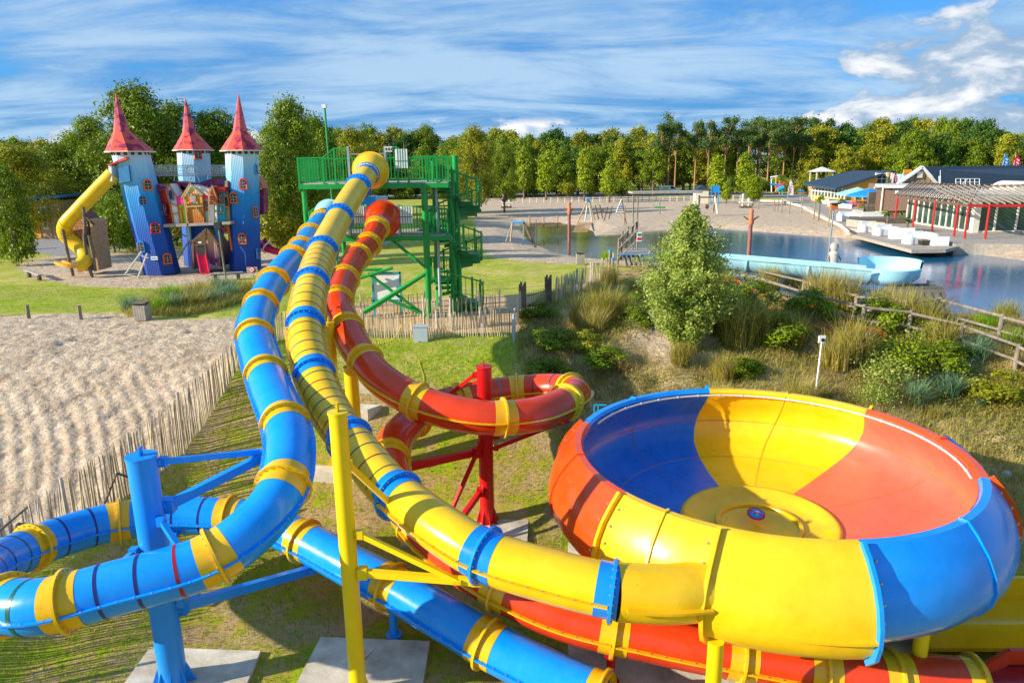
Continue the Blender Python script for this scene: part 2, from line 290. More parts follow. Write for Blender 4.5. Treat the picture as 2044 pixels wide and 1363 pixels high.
def ladder(name, stops, plank=9., axis_z=(0, 10)):
    """boards painted from one colour to another up the height; board joints as fine relief"""
    m, n, l, b = nodes_of(name)
    t = n.new('ShaderNodeTexCoord'); s = n.new('ShaderNodeSeparateXYZ'); l.new(t.outputs['Object'], s.inputs[0])
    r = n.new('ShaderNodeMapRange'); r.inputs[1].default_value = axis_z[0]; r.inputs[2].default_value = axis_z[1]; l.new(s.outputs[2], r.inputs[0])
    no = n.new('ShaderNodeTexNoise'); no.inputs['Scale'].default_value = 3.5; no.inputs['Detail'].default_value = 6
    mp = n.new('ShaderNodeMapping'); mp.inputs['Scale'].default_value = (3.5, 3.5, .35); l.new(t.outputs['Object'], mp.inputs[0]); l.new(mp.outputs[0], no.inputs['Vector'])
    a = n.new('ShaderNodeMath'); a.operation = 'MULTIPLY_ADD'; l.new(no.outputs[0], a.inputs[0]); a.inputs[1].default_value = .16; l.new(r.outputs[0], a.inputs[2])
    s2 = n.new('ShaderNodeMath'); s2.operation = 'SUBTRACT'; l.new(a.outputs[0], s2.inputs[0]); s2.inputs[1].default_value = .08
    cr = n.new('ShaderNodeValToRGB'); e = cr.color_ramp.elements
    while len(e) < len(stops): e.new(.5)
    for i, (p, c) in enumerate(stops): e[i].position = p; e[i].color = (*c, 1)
    l.new(s2.outputs[0], cr.inputs[0]); l.new(cr.outputs[0], b.inputs['Base Color']); b.inputs['Roughness'].default_value = .65
    w = n.new('ShaderNodeTexWave'); w.bands_direction = 'X'; w.inputs['Scale'].default_value = plank*.16*2; l.new(t.outputs['Object'], w.inputs['Vector'])
    bp = n.new('ShaderNodeBump'); bp.inputs['Strength'].default_value = .3; bp.inputs['Distance'].default_value = .03; l.new(w.outputs[0], bp.inputs['Height']); l.new(bp.outputs[0], b.inputs['Normal'])
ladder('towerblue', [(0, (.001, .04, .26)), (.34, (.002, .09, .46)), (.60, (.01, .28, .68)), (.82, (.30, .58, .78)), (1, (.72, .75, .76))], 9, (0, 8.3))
ladder('purplehouse', [(0, (.015, .006, .06)), (.35, (.10, .03, .14)), (.65, (.42, .20, .16)), (1, (.55, .36, .10))], 7, (0, 2.6))
ladder('ochrehouse', [(0, (.42, .10, .01)), (.4, (.55, .25, .02)), (.6, (.6, .42, .08)), (.8, (.6, .66, .66)), (1, (.7, .74, .74))], 7, (3.2, 6.4))
def patchy(name, a, b2, c3):
    m, n, l, b = nodes_of(name); t = n.new('ShaderNodeTexCoord'); x = n.new('ShaderNodeTexNoise'); x.inputs['Scale'].default_value = 2.2; x.inputs['Detail'].default_value = 1.5; l.new(t.outputs['Object'], x.inputs['Vector'])
    r = n.new('ShaderNodeValToRGB'); r.color_ramp.interpolation = 'CONSTANT'; e = r.color_ramp.elements; e.new(.55); e[0].color = (*a, 1); e[0].position = 0; e[1].color = (*b2, 1); e[1].position = .52; e[2].color = (*c3, 1); e[2].position = .6
    l.new(x.outputs[0], r.inputs[0]); l.new(r.outputs[0], b.inputs['Base Color']); b.inputs['Roughness'].default_value = .5
patchy('roofred', (.72, .10, .05), (.55, .04, .06), (.28, .01, .05)); patchy('roofspire', (.62, .09, .09), (.42, .04, .09), (.22, .01, .07)); patchy('roofpurple', (.20, .01, .08), (.10, .01, .06), (.5, .03, .1))

# ---------------------------------------------------------------- mesh helpers
def V(a): return Vector((float(a[0]), float(a[1]), float(a[2])))
class MB:
    def __init__(s): s.v = []; s.f = []
    def add(s, vs, fs):
        o = len(s.v); s.v += [tuple(map(float, p)) for p in vs]; s.f += [tuple(i+o for i in f) for f in fs]; return s
    def box(s, c, d, rz=0, mt=None):
        x, y, z = d[0]/2, d[1]/2, d[2]/2; R = Matrix.Rotation(rz, 3, 'Z') if mt is None else mt; c = V(c)
        p = [c+R@Vector((a*x, b*y, e*z)) for e in (-1, 1) for a, b in ((-1, -1), (1, -1), (1, 1), (-1, 1))]
        return s.add(p, [(3, 2, 1, 0), (4, 5, 6, 7), (0, 1, 5, 4), (1, 2, 6, 5), (2, 3, 7, 6), (3, 0, 4, 7)])
    def beam(s, a, b, w, h=None, upv=(0, 0, 1)):
        a = V(a); b = V(b); t = b-a; ln = t.length; t.normalize(); u = Vector(upv)
        if abs(t.dot(u)) > .97: u = Vector((0, 1, 0))
        r = t.cross(u).normalized(); u = r.cross(t)
        return s.box((a+b)/2, (w, ln, h or w), mt=Matrix((r, t, u)).transposed())
    def tube(s, a, b, ra, rb=None, n=8, cap=True):
        a = V(a); b = V(b); rb = ra if rb is None else rb; t = (b-a).normalized(); u = Vector((0, 0, 1)) if abs(t.z) < .95 else Vector((0, 1, 0)); r = t.cross(u).normalized(); u = r.cross(t)
        vs = []
        for c, q in ((a, ra), (b, rb)): vs += [c+(r*cos(2*pi*i/n)+u*sin(2*pi*i/n))*q for i in range(n)]
        fs = [(i, n+i, n+(i+1) % n, (i+1) % n)[::-1] for i in range(n)]
        if cap: fs += [tuple(range(n)), tuple(range(2*n-1, n-1, -1))]
        return s.add(vs, fs)
    def poly(s, pts, r, n=6):
        for a, b in zip(pts[:-1], pts[1:]): s.tube(a, b, r, r, n)
        return s
    def prism(s, pts, ex):
        """pts: planar polygon, ex: extrusion vector"""
        n = len(pts); e = V(ex); p = [V(q) for q in pts]
        nn = Vector((0, 0, 0))
        for i in range(n): nn += p[i].cross(p[(i+1) % n])
        vs = p+[q+e for q in p]; fs = [tuple(range(n)), tuple(range(2*n-1, n-1, -1))]+[(i, n+i, n+(i+1) % n, (i+1) % n) for i in range(n)]
        if nn.dot(e) > 0: fs = [f[::-1] for f in fs]
        return s.add(vs, fs)
    def lathe(s, c, prof, n=16, a0=0, a1=2*pi, flip=False, tw=0):
        full = abs(a1-a0-2*pi) < 1e-6; m = n if full else n+1; c = V(c); vs = []
        for j, (r, z) in enumerate(prof): w_ = tw*(j/(len(prof)-1))**1.5; vs += [(c.x+r*cos(a0+(a1-a0)*i/n+w_), c.y+r*sin(a0+(a1-a0)*i/n+w_), c.z+z) for i in range(m)]
        fs = []
        for j in range(len(prof)-1):
            for i in range(n):
                k = (i+1) % m; f = (j*m+i, j*m+k, (j+1)*m+k, (j+1)*m+i); fs.append(f[::-1] if flip else f)
        return s.add(vs, fs)
    def build(s, name, m, parent=None, label=None, kind=None, smooth=False, local=False, auto=None):
        me = bpy.data.meshes.new(name); me.from_pydata(s.v, [], s.f); me.materials.append(MATS[m])
        if smooth: me.polygons.foreach_set('use_smooth', [True]*len(me.polygons))
        if auto: me.polygons.foreach_set('use_smooth', [True]*len(me.polygons)); me.set_sharp_from_angle(angle=Rd(auto))
        me.update(); return obj(name, me, parent, label, kind, local)
def obj(name, me, parent=None, label=None, kind=None, local=False):
    o = bpy.data.objects.new(name, me); col.objects.link(o)
    if parent is not None:
        o.parent = parent
        if not local and parent.type == 'EMPTY': o.matrix_parent_inverse = parent.matrix_basis.inverted()
    if label: o['label'] = label
    if kind: o['kind'] = kind
    return o
def tag(o, label, cat, group=None):
    o['label'] = label; o['category'] = cat
    if group: o['group'] = group
    return o
def T(name, label, cat, loc=(0, 0, 0), group=None, rz=0):
    o = bpy.data.objects.new(name, None); o.empty_display_size = .3; o.location = V(loc); o.rotation_euler = (0, 0, rz); col.objects.link(o)
    o.matrix_basis = Matrix.Translation(V(loc))@Matrix.Rotation(rz, 4, 'Z')
    return tag(o, label, cat, group)
def copy_tree(o, loc=None, rz=None, label=None, sc=None, parent=None):
    c = o.copy(); col.objects.link(c)
    if parent is not None: c.parent = parent
    if loc is not None: c.location = V(loc)
    if rz is not None: c.rotation_euler = (c.rotation_euler[0], c.rotation_euler[1], rz)
    if sc is not None: c.scale = sc if hasattr(sc, '__len__') else (sc, sc, sc)
    if label: c['label'] = label
    for ch in list(o.children): copy_tree(ch, parent=c)
    return c
def npmesh(name, verts, faces, m, tint=None, smooth=False):
    me = bpy.data.meshes.new(name); nv = len(verts); nf, k = faces.shape
    me.vertices.add(nv); me.vertices.foreach_set('co', np.ascontiguousarray(verts, dtype=np.float32).ravel())
    me.loops.add(nf*k); me.loops.foreach_set('vertex_index', faces.astype(np.int32).ravel())
    me.polygons.add(nf); me.polygons.foreach_set('loop_start', np.arange(0, nf*k, k, dtype=np.int32)); me.polygons.foreach_set('loop_total', np.full(nf, k, dtype=np.int32))
    if smooth: me.polygons.foreach_set('use_smooth', np.ones(nf, bool))
    me.update(calc_edges=True)
    if tint is not None:
        a = me.attributes.new('tint', 'FLOAT', 'FACE'); a.data.foreach_set('value', np.asarray(tint, dtype=np.float32))
    me.materials.append(MATS[m]); return me

# ---------------------------------------------------------------- ground and water
def axis(segs):
    out = []
    for a, b, s in segs: out += list(np.arange(a, b, s))
    return np.array(out+[segs[-1][1]])
xs = axis([(-2600, -400, 200), (-400, -100, 20), (-100, -32, 2), (-32, -9, .12), (-9, 22, .16), (22, 60, .8), (60, 140, 3), (140, 400, 20), (400, 2600, 200)])
ys = axis([(-60, 4, 4), (4, 9, .5), (9, 36, .13), (36, 60, .4), (60, 130, 1.0), (130, 320, 8), (320, 3200, 160)])
gx, gy = np.meshgrid(xs, ys); fx_, fy_ = gx.ravel(), gy.ravel(); gzv = gz(fx_, fy_)
s_sand = np.maximum.reduce([sdist(fx_, fy_, SANDL), sdist(fx_, fy_, PLAY), sdist(fx_, fy_, BEACH), sdist(fx_, fy_, SPIT), sdist(fx_, fy_, POND)+1.2, sdist(fx_, fy_, CLIFF)-.1])
inl = ss(sdist(fx_, fy_, SANDL)/1.0)
# lumps, footprints and curved tyre ruts in the big sand field
rr = np.hypot(fx_+34, fy_-8); rr2 = np.hypot(fx_+10, fy_-33)
rut = (np.cos(rr*2*pi/1.35)*ss((rr-9)/3)*ss((25-rr)/4)*.05+np.cos(rr2*2*pi/1.2)*ss((rr2-12)/3)*ss((22-rr2)/4)*.04)*ss((fb(fx_, fy_, 4, 2)+.45)/.5)
lump = .085*vn(fx_, fy_, .30, 1)+.06*vn(fx_, fy_, .8, 2)-.30*np.clip(vn(fx_, fy_, .36, 3)-.16, 0, 1)
gzv = gzv+inl*(.4*rut+.85*lump)
verts = np.stack([fx_, fy_, gzv], 1); nx, ny = len(xs), len(ys)
ii = (np.arange(ny-1)[:, None]*nx+np.arange(nx-1)[None]).ravel(); faces = np.stack([ii, ii+1, ii+nx+1, ii+nx], 1)
gme = npmesh('ground', verts, faces, 'ground', smooth=True)
def vattr(n, v): a = gme.attributes.new(n, 'FLOAT', 'POINT'); a.data.foreach_set('value', np.clip(v, -30, 30).astype(np.float32))
vattr('m_sand', s_sand)
vattr('m_rut', np.where(fx_ < -22, rr2, rr)); vattr('m_rutmask', inl*ss((28-fy_)/6)*np.clip((fb(fx_, fy_, 5, 1)+.35)*1.6, 0, 1))
vattr('m_path', sdist(fx_, fy_, PATH)); vattr('m_lot', np.maximum(sdist(fx_, fy_, LOT), sdist(fx_, fy_, ROAD)))
DUNE = np.array([(.4, 28), (1.0, 33.5), (4, 42), (9, 47), (14, 38), (26, 30), (40, 24), (40, 17), (14, 15.2), (10, 18.2), (4.0, 19.3), (2.0, 20.5), (.2, 25)])
vattr('m_dune', sdist(fx_, fy_, DUNE))
vattr('m_pit', np.minimum(23.8-fy_, np.minimum(fx_+10.2, 40-fx_)))
obj('ground', gme, kind='structure')
def offset_poly(p, d):
    n = len(p); out = []
    ar = sum(p[i][0]*p[(i+1) % n][1]-p[(i+1) % n][0]*p[i][1] for i in range(n)); sg = 1 if ar > 0 else -1
    for i in range(n):
        a = p[i]-p[i-1]; b = p[(i+1) % n]-p[i]; a = a/np.hypot(*a); b = b/np.hypot(*b); t = a+b; t = t/(np.hypot(*t)+1e-9)
        out.append((p[i][0]+t[1]*d*sg, p[i][1]-t[0]*d*sg))
    return out
wpts = offset_poly(POND, 1.4); wp = MB(); wp.add([(a, b, WZ) for a, b in wpts], [tuple(range(len(wpts)))]); wo_ = wp.build('water', 'water', kind='structure')
if wo_.data.polygons[0].normal.z < 0: wo_.data.flip_normals()
# ---------------------------------------------------------------- tube slides
class Path:
    def __init__(s, pts, n=24):
        p = np.array(pts, float); p = np.vstack([2*p[0]-p[1], p, 2*p[-1]-p[-2]]); out = []
        for i in range(1, len(p)-2):
            a, b, c, d = p[i-1:i+3]
            t = (np.arange(n)/n)[:, None]; out.append(.5*((2*b)+(-a+c)*t+(2*a-5*b+4*c-d)*t*t+(-a+3*b-3*c+d)*t**3))
        out.append(p[-2][None]); s.p = np.vstack(out); s.s = np.r_[0, np.cumsum(np.linalg.norm(np.diff(s.p, axis=0), axis=1))]; s.len = s.s[-1]
    def at(s, q): return np.array([np.interp(q, s.s, s.p[:, k]) for k in range(3)])
    def frame(s, q):
        t = s.at(min(q+.15, s.len))-s.at(max(q-.15, 0)); t = t/np.linalg.norm(t); r = np.cross(t, [0, 0, 1.]); r /= np.linalg.norm(r); return s.at(q), t, r, np.cross(r, t)
def shell(mb, path, a, b, r, n=32, step=.14, ra=None):
    k = max(2, int((b-a)/step)+1); vs = []
    for i in range(k):
        q = a+(b-a)*i/(k-1); c, t, x, u = path.frame(q); rr_ = r if ra is None else r+(ra-r)*(1-i/(k-1))
        for j in range(n): g = 2*pi*j/n; vs.append(c+(x*cos(g)+u*sin(g))*rr_)
    fs = [(i*n+j, i*n+(j+1) % n, (i+1)*n+(j+1) % n, (i+1)*n+j) for i in range(k-1) for j in range(n)]
    return mb.add(vs, fs)
def ring(mb, path, q, r1, r2, w, n=32):
    c, t, x, u = path.frame(q); vs = []
    for rr_, o in ((r1, -w/2), (r2, -w/2), (r2, w/2), (r1, w/2)):
        for j in range(n): g = 2*pi*j/n; vs.append(c+t*o+(x*cos(g)+u*sin(g))*rr_)
    fs = [(i*n+j, ((i+1) % 4)*n+j, ((i+1) % 4)*n+(j+1) % n, i*n+(j+1) % n) for i in range(4) for j in range(n)]
    return mb.add(vs, fs)
def ridge(mb, path, a, b, r, side, out=.075, th=.03, step=.15):
    k = max(2, int((b-a)/step)+1); vs = []
    for i in range(k):
        c, t, x, u = path.frame(a+(b-a)*i/(k-1))
        for e, h in ((r-.02, -th/2), (r+out, -th/2), (r+out, th/2), (r-.02, th/2)): vs.append(c+x*side*e+u*h)
    fs = [(i*4+j, i*4+(j+1) % 4, (i+1)*4+(j+1) % 4, (i+1)*4+j) for i in range(k-1) for j in range(4)]+[(0, 1, 2, 3), tuple(4*(k-1)+j for j in (3, 2, 1, 0))]
    return mb.add(vs, fs)
SC = ['stripe_green', 'stripe_navy', 'stripe_olive', 'stripe_red']
def slide(root, path, J, mc, bc, ringc, R, striped, cols=SC, pitch=.38, sw=.018, rc=None):
    bm = MB(); collar = .26
    for i, s0 in enumerate(J[:-1]):
        s1 = J[i+1]; c0 = min(collar, (s1-s0)*.2)
        sec = shell(MB(), path, s0+c0, s1-c0, R).build('tube_section', mc, root, auto=50)
        for sd in (1, -1): ridge(MB(), path, s0+.04, s1-.04, R, sd).build('side_flange', rc, sec)
        if striped(i):
            k = int((s1-s0-2*c0)/pitch)
            for j in range(k):
                q = s0+c0+(s1-s0-2*c0)*(j+.5)/k
                shell(MB(), path, q-sw, q+sw, R+.004, step=.05).build('stripe', cols[(i*3+j) % len(cols)], sec, auto=50)
        for sd in (1, -1):
            q = s0+.15
            while q < s1-.1:
                c, t, x, u = path.frame(q); bm.box(c+x*sd*(R+.045)+u*.02, (.022, .022, .018)); q += .26
    for i, s0 in enumerate(J):
        a = s0-min(collar, (s0-J[i-1])*.2) if i else s0-.1; b = s0+min(collar, (J[i+1]-s0)*.2) if i < len(J)-1 else s0+.1
        co = shell(MB(), path, max(a, 0), min(b, path.len), R+.006, step=.08).build('collar', bc, root, auto=50)
        ring(MB(), path, s0, R-.02, R+.085, .05).build('joint_ring', ringc, co, auto=40)
        c, t, x, u = path.frame(s0)
        for j in range(22):
            g = 2*pi*(j+.5)/22
            for o in (-.033, .033): bm.box(c+t*o+(x*cos(g)+u*sin(g))*(R+.045), (.024, .024, .024))
    bm.build('bolt', 'bolt', root, kind='stuff')
YP = [(-5.89,30.76,6.43),(-6.19,28.15,5.45),(-6.21,25.69,4.68),(-6.13,22.91,3.86),(-5.77,20.03,3.06),(-5.49,18.47,2.39),(-4.95,17.00,1.70),(-4.14,15.50,1.05),(-2.97,13.77,0.56),(-2.33,12.94,0.33),(-1.34,11.81,0.17),(-0.46,11.12,0.00),(0.61,10.68,-0.12),(1.66,10.37,-0.22),(2.9,10.16,-.30)]
JY = [0.35, 1.65, 4.83, 7.91, 10.5, 12.75, 14.87, 17.58, 19.88, 22.38, 24.64]
BP = [(-7.75,30.41,4.60),(-7.67,27.60,4.07),(-7.51,25.45,3.70),(-7.59,23.28,3.25),(-7.48,21.37,2.84),(-7.24,19.73,2.46),(-6.99,18.82,2.19),(-6.42,17.54,1.90),(-5.70,16.02,1.57),(-4.84,14.28,1.28),(-4.49,13.30,1.05),(-4.31,12.09,0.77),(-4.63,11.33,0.43),(-5.31,10.79,0.13),(-6.49,10.40,-0.04),(-7.50,10.14,-0.19),(-8.24,10.30,-0.30),(-9.25,10.93,-0.53),(-10.11,11.99,-0.80),(-10.39,13.18,-1.11),(-10.17,14.27,-1.30),(-9.47,15.19,-1.41),(-8.37,15.60,-1.47),(-7.19,15.63,-1.51),(-6.05,15.47,-1.57),(-4.68,14.74,-1.77),(-3.59,13.95,-1.86),(-2.50,13.25,-2.0),(-1.29,12.45,-2.22),(-0.28,11.82,-2.44),(1.10,11.12,-2.68),(2.36,10.40,-2.75),(4.2,9.2,-2.78)]
JB = [0.85, 2.97, 4.87, 5.89, 8.12, 9.99, 11.96, 14.31, 16.95, 19.16, 20.93, 23.22, 24.39, 28.72, 30.65, 33.2, 35.37, 38.09, 40.57, 42.96]
RP = [(-5.47,30.36,4.41),(-5.65,28.30,3.58),(-5.83,26.14,3.18),(-5.59,22.56,2.44),(-5.01,20.96,1.97),(-4.40,19.67,1.51),(-3.45,18.17,1.07),(-2.23,17.36,0.66),(-0.81,17.08,0.40),(0.47,17.46,0.31),(1.39,18.45,0.28),(1.81,19.62,0.22),(1.16,20.44,0.07),(-0.05,20.73,-0.08),(-1.55,20.21,-0.16),(-2.48,19.19,-0.18),(-3.06,17.42,-0.28),(-2.96,15.78,-0.46),(-2.43,14.65,-0.81),(-1.33,13.37,-1.32),(0.69,12.14,-1.81),(2.68,11.64,-2.08),(4.37,11.38,-2.30),(6.13,11.14,-2.49),(8.35,10.99,-2.6),(9.6,10.9,-2.65)]
JR = [0.65, 2.14, 3.59, 6.13, 8.11, 10.08, 12.06, 14.5, 16.8, 19.05, 20.51, 22.35, 24.23, 26.17, 28.53, 31.0, 33.49, 35.86, 38.19, 39.64, 40.91, 42.34]
yp, bp_, rp = Path(YP), Path(BP), Path(RP)
TR = .45
ysl = T('tube_slide', 'yellow tube slide with thin stripes and blue rings, from top deck to bowl', 'water slide', (-5.9, 30.7, 0))
slide(ysl, yp, JY, 'yellow', 'blueband', 'blue', TR, lambda i: 3 <= i <= 7, ['stripe_olive', 'stripe_navy', 'stripe_green', 'stripe_red'], .36, rc='yellowband')
bsl = T('tube_slide', 'blue tube slide with yellow rings, looping round the thick blue column', 'water slide', (-7.7, 30.4, 0))
slide(bsl, bp_, JB, 'blue', 'yellowband', 'yellow', TR, lambda i: 10 <= i <= 14, ['stripe_navy', 'stripe_green', 'stripe_red', 'stripe_navy'], .55, .028, rc='blue')
rsl = T('tube_slide', 'red tube slide with yellow rings, looping round the red column', 'water slide', (-5.5, 30.4, 0))
slide(rsl, rp, JR, 'red', 'yellowband', 'yellow', TR, lambda i: 9 <= i <= 12, ['stripe_navy', 'stripe_teal', 'stripe_navy', 'stripe_red'], .5, .026, rc='yellowband')
def hood(root, path, m, r0=.73):
    """wide bell-shaped entry that opens on to the deck"""
    e, te, _, _ = path.frame(.42); s_ = path.at(0); s0_ = np.array([s_[0], YF_ - .05, s_[2]+.02]); n = 28; k = 8; vs = []; rows = []
    for i in range(k+1):
        f = i/k; c = s0_+(e-s0_)*f; t = np.array([0, -1., 0])*(1-f)+te*f; t /= np.linalg.norm(t); x = np.cross(t, [0, 0, 1.]); x /= np.linalg.norm(x); u = np.cross(x, t); r = TR+.02+(r0-TR-.02)*(1-f**1.8)**.9; rows.append((c, t, x, u, r))
        for j in range(n): g = 2*pi*j/n; vs.append(c+(x*cos(g)+u*sin(g))*r)
    h = MB().add(vs, [(i*n+j, i*n+(j+1) % n, (i+1)*n+(j+1) % n, (i+1)*n+j) for i in range(k) for j in range(n)]).build('entry_hood', m, root, auto=50)
    c, t, x, u, r = rows[0]; vs = []
    for rr_, o in ((r-.03, -.03), (r+.06, -.03), (r+.06, .03), (r-.03, .03)):
        for j in range(n): g = 2*pi*j/n; vs.append(c+t*o+(x*cos(g)+u*sin(g))*rr_)
    MB().add(vs, [(i*n+j, ((i+1) % 4)*n+j, ((i+1) % 4)*n+(j+1) % n, i*n+(j+1) % n) for i in range(4) for j in range(n)]).build('hood_rim', m, h)
YF_ = 31.0
hood(ysl, yp, 'yellow'); hood(bsl, bp_, 'lightblue', .62); hood(rsl, rp, 'red')

# ---------------------------------------------------------------- bowl
BC = np.array([5.47, 14.45, 0.]); 
bowl = T('slide_bowl', 'giant open slide bowl in blue, yellow and red sectors with a yellow centre', 'slide bowl', (5.47, 14.45, -3.2))
def baz(px, py, z=.6): g = G(px, py, z)-BC; return math.atan2(g[1], g[0])
A = [baz(1413, 776), baz(1733, 818), baz(1945, 952), baz(1715, 1082)+2*pi, baz(1248, 985)+2*pi, baz(1180, 845)]
A = [a % (2*pi) for a in A]
# angles anticlockwise: A0 (blue|yellow back) A1 (yellow|red) A2 (red|blue right) A3 (blue|yellow front) A4 (yellow|red left) A5 (red|blue left)
def seg(a, b):
    if b < a: b += 2*pi
    return a, b
OUTP = [(3.93, .55), (3.98, .62), (4.12, .62), (4.30, .42), (4.50, .15), (4.64, -.15), (4.70, -.42), (4.66, -.70), (4.50, -.95), (4.2, -1.15), (3.6, -1.35), (2.6, -1.6), (1.2, -1.75)]
OUTF = [(3.93, .55), (3.98, .62), (4.12, .62), (4.36, .44), (4.62, .16), (4.78, -.12), (4.87, -.42), (4.88, -.70), (4.83, -.92), (4.62, -1.15), (4.3, -1.35), (2.6, -1.6), (1.2, -1.75)]
INP = [(3.93, .55), (3.97, .40), (4.12, .15), (4.24, -.1), (4.24, -.35), (4.1, -.6), (3.8, -.8), (3.2, -.98), (2.4, -1.1), (1.72, -1.16)]
AM = baz(1440, 1052, .6)+2*pi
secs = [(A[1], A[0], 'bowlyellow', 'yellow rear sector'), (A[0], A[5], 'bowlblue', 'blue rear sector'), (A[5], A[4], 'orange', 'red left sector'), (A[4], AM, 'bowlyellow', 'yellow front left sector'), (AM, A[3], 'bowlyellow', 'yellow front sector'), (A[3], A[2], 'blue', 'blue right sector'), (A[2], A[1], 'bowlred', 'red rear sector')]
def rib(mb, prof, a, off=.07, th=.05, c=BC):
    """bolted flange that follows the profile at bearing a"""
    d = np.array([cos(a), sin(a), 0]); t = np.array([-sin(a), cos(a), 0]); vs = []
    for i, (r, z) in enumerate(prof):
        r2, z2 = prof[min(i+1, len(prof)-1)]; r1, z1 = prof[max(i-1, 0)]; tx, tz = r2-r1, z2-z1; l = math.hypot(tx, tz); nx_, nz_ = -tz/l, tx/l
        if nx_*1.0+(.3 if z > .3 else 0) < 0 and z > -.9: nx_, nz_ = -nx_, -nz_
        for o, s_ in ((-.02, -1), (off, -1), (off, 1), (-.02, 1)): vs.append(c+d*(r+nx_*o)+np.array([0, 0, z+nz_*o])+t*s_*th/2)
    k = len(prof); mb.add(vs, [(i*4+j, i*4+(j+1) % 4, (i+1)*4+(j+1) % 4, (i+1)*4+j) for i in range(k-1) for j in range(4)]+[(0, 1, 2, 3), tuple(4*(k-1)+j for j in (3, 2, 1, 0))])
bb = MB()
def frontshell(a, b, n):
    q = MB(); vs = []; m_ = len(OUTF)
    for i in range(n+1):
        f = i/n; g = a+(b-a)*f
        for r, z in OUTF: e = .20*(1-f)**1.3*max(0, 1-abs(z+.38)/.8); vs.append((BC[0]+(r+e)*cos(g), BC[1]+(r+e)*sin(g), z))
    q.add(vs, [(i*m_+j, (i+1)*m_+j, (i+1)*m_+j+1, i*m_+j+1) for i in range(n) for j in range(m_-1)])
    ins = [(BC[0]+(r-.35)*cos(a), BC[1]+(r-.35)*sin(a), z) for r, z in OUTF]; q.add(vs[:m_]+ins, [(j, j+1, m_+j+1, m_+j) for j in range(m_-1)])
    return q
for a, b, m, lb in secs:
    a, b = seg(a, b) if lb != 'yellow front sector' else (a, b if b > a else b+2*pi); n = max(8, int((b-a)/.07))
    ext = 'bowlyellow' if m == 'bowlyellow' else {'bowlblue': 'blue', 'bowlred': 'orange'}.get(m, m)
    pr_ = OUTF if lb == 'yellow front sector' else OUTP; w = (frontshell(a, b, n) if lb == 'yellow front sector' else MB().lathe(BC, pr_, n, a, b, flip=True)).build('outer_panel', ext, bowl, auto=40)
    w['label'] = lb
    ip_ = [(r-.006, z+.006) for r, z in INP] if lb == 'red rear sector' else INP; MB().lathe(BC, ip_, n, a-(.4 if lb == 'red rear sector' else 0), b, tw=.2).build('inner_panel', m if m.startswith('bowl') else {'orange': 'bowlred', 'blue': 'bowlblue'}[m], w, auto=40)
    k = 3 if b-a > 1 else 2
    for i in range(1, k): pass
    rib_ = MB(); rib(rib_, ([(r+.20*max(0, 1-abs(z+.38)/.8), z) for r, z in OUTF] if lb == 'yellow front sector' else OUTF if lb == 'blue right sector' else OUTP)[2:10], a, .10, .07); rib_.build('seam_flange', 'yellowband' if ext == 'bowlyellow' else ext, w)
    for r, z in OUTP[3:9]:
        for e in (-.1, .1): bb.box(BC+np.array([(r+.02)*cos(a+e*.35), (r+.02)*sin(a+e*.35), z]), (.035, .035, .035))
    if lb == 'yellow front sector': continue
    mid = MB(); rib(mid, pr_[1:10], (a+b)/2, .035, .05); mid.build('panel_joint', ext, w)
bb.build('bolt', 'bolt', bowl, kind='stuff')
for rz_ in (4, 7):
    r_, z_ = INP[rz_]; MB().lathe(BC, [(r_-.012, z_+.006), (r_-.018, z_-.004)], 90).build('inner_seam', 'seam', bowl)
for a_ in ((A[1]+A[0])/2, (A[0]+A[5])/2-.1, (A[0]+A[5])/2+.35, A[1]-.5):
    MB().lathe(BC, [(r-.012, z+.012) for r, z in INP], 1, a_, a_+.0035, tw=.2).build('inner_seam', 'seam', bowl)
# lower seam round the equator of the front
eq = MB(); a, b = seg(AM, A[3]); eq.lathe(BC, [(4.85, -.60), (4.97, -.61), (4.97, -.65), (4.85, -.67)], 30, a, b, flip=True); eq.build('horizontal_flange', 'yellowband', bowl)
MB().lathe(BC, [(1.72, -1.16), (1.68, -1.10), (1.60, -1.10), (1.45, -1.2), (1.1, -1.27), (.75, -1.26), (.62, -1.3), (.35, -1.34), (0.01, -1.30)], 48).build('centre_dish', 'bowlyellow', bowl, auto=60)
MB().lathe(BC+np.array([0, 0, 0]), [(.95, -1.24), (.93, -1.20), (.86, -1.20), (.84, -1.25)], 40).build('drain_ring', 'yellow', bowl, auto=60)
sg = G(1509, 1030, -1.16); Rt = Matrix.Rotation(Rd(-38), 3, 'X'); sgv = V(sg)+Vector((0, 0, .06))
def disc(mb, c, r, th, R, n=24, r0=0):
    vs = []; 
    for z in (-th/2, th/2): vs += [c+R@Vector((r*cos(2*pi*i/n), r*sin(2*pi*i/n), z)) for i in range(n)]
    return mb.add(vs, [tuple(range(n))[::-1], tuple(range(n, 2*n))]+[(i, (i+1) % n, n+(i+1) % n, n+i) for i in range(n)])
nrm = Rt@Vector((0, 0, 1))
sgn = disc(MB(), sgv, .20, .02, Matrix.Rotation(Rd(15), 3, 'X')); MATS['signred'] = MATS['flagred']
Rt = Matrix.Rotation(Rd(15), 3, 'X'); nrm = Rt@Vector((0, 0, 1))
s0 = sgn.build('warning_sign', 'flagred', bowl); disc(MB(), sgv+nrm*.014, .155, .01, Rt).build('sign_face', 'signblue', s0)
pf = MB(); pf.box(sgv+nrm*.026+Rt@Vector((.0, .04, 0)), (.16, .05, .006), mt=Rt); pf.box(sgv+nrm*.026+Rt@Vector((.03, -.04, 0)), (.10, .04, .006), mt=Rt); pf.build('sign_figure', 'white', s0)
pf = MB(); pf.box(sgv+nrm*.032, (.31, .035, .006), mt=Rt@Matrix.Rotation(Rd(-40), 3, 'Z')); pf.build('sign_bar', 'flagred', s0)
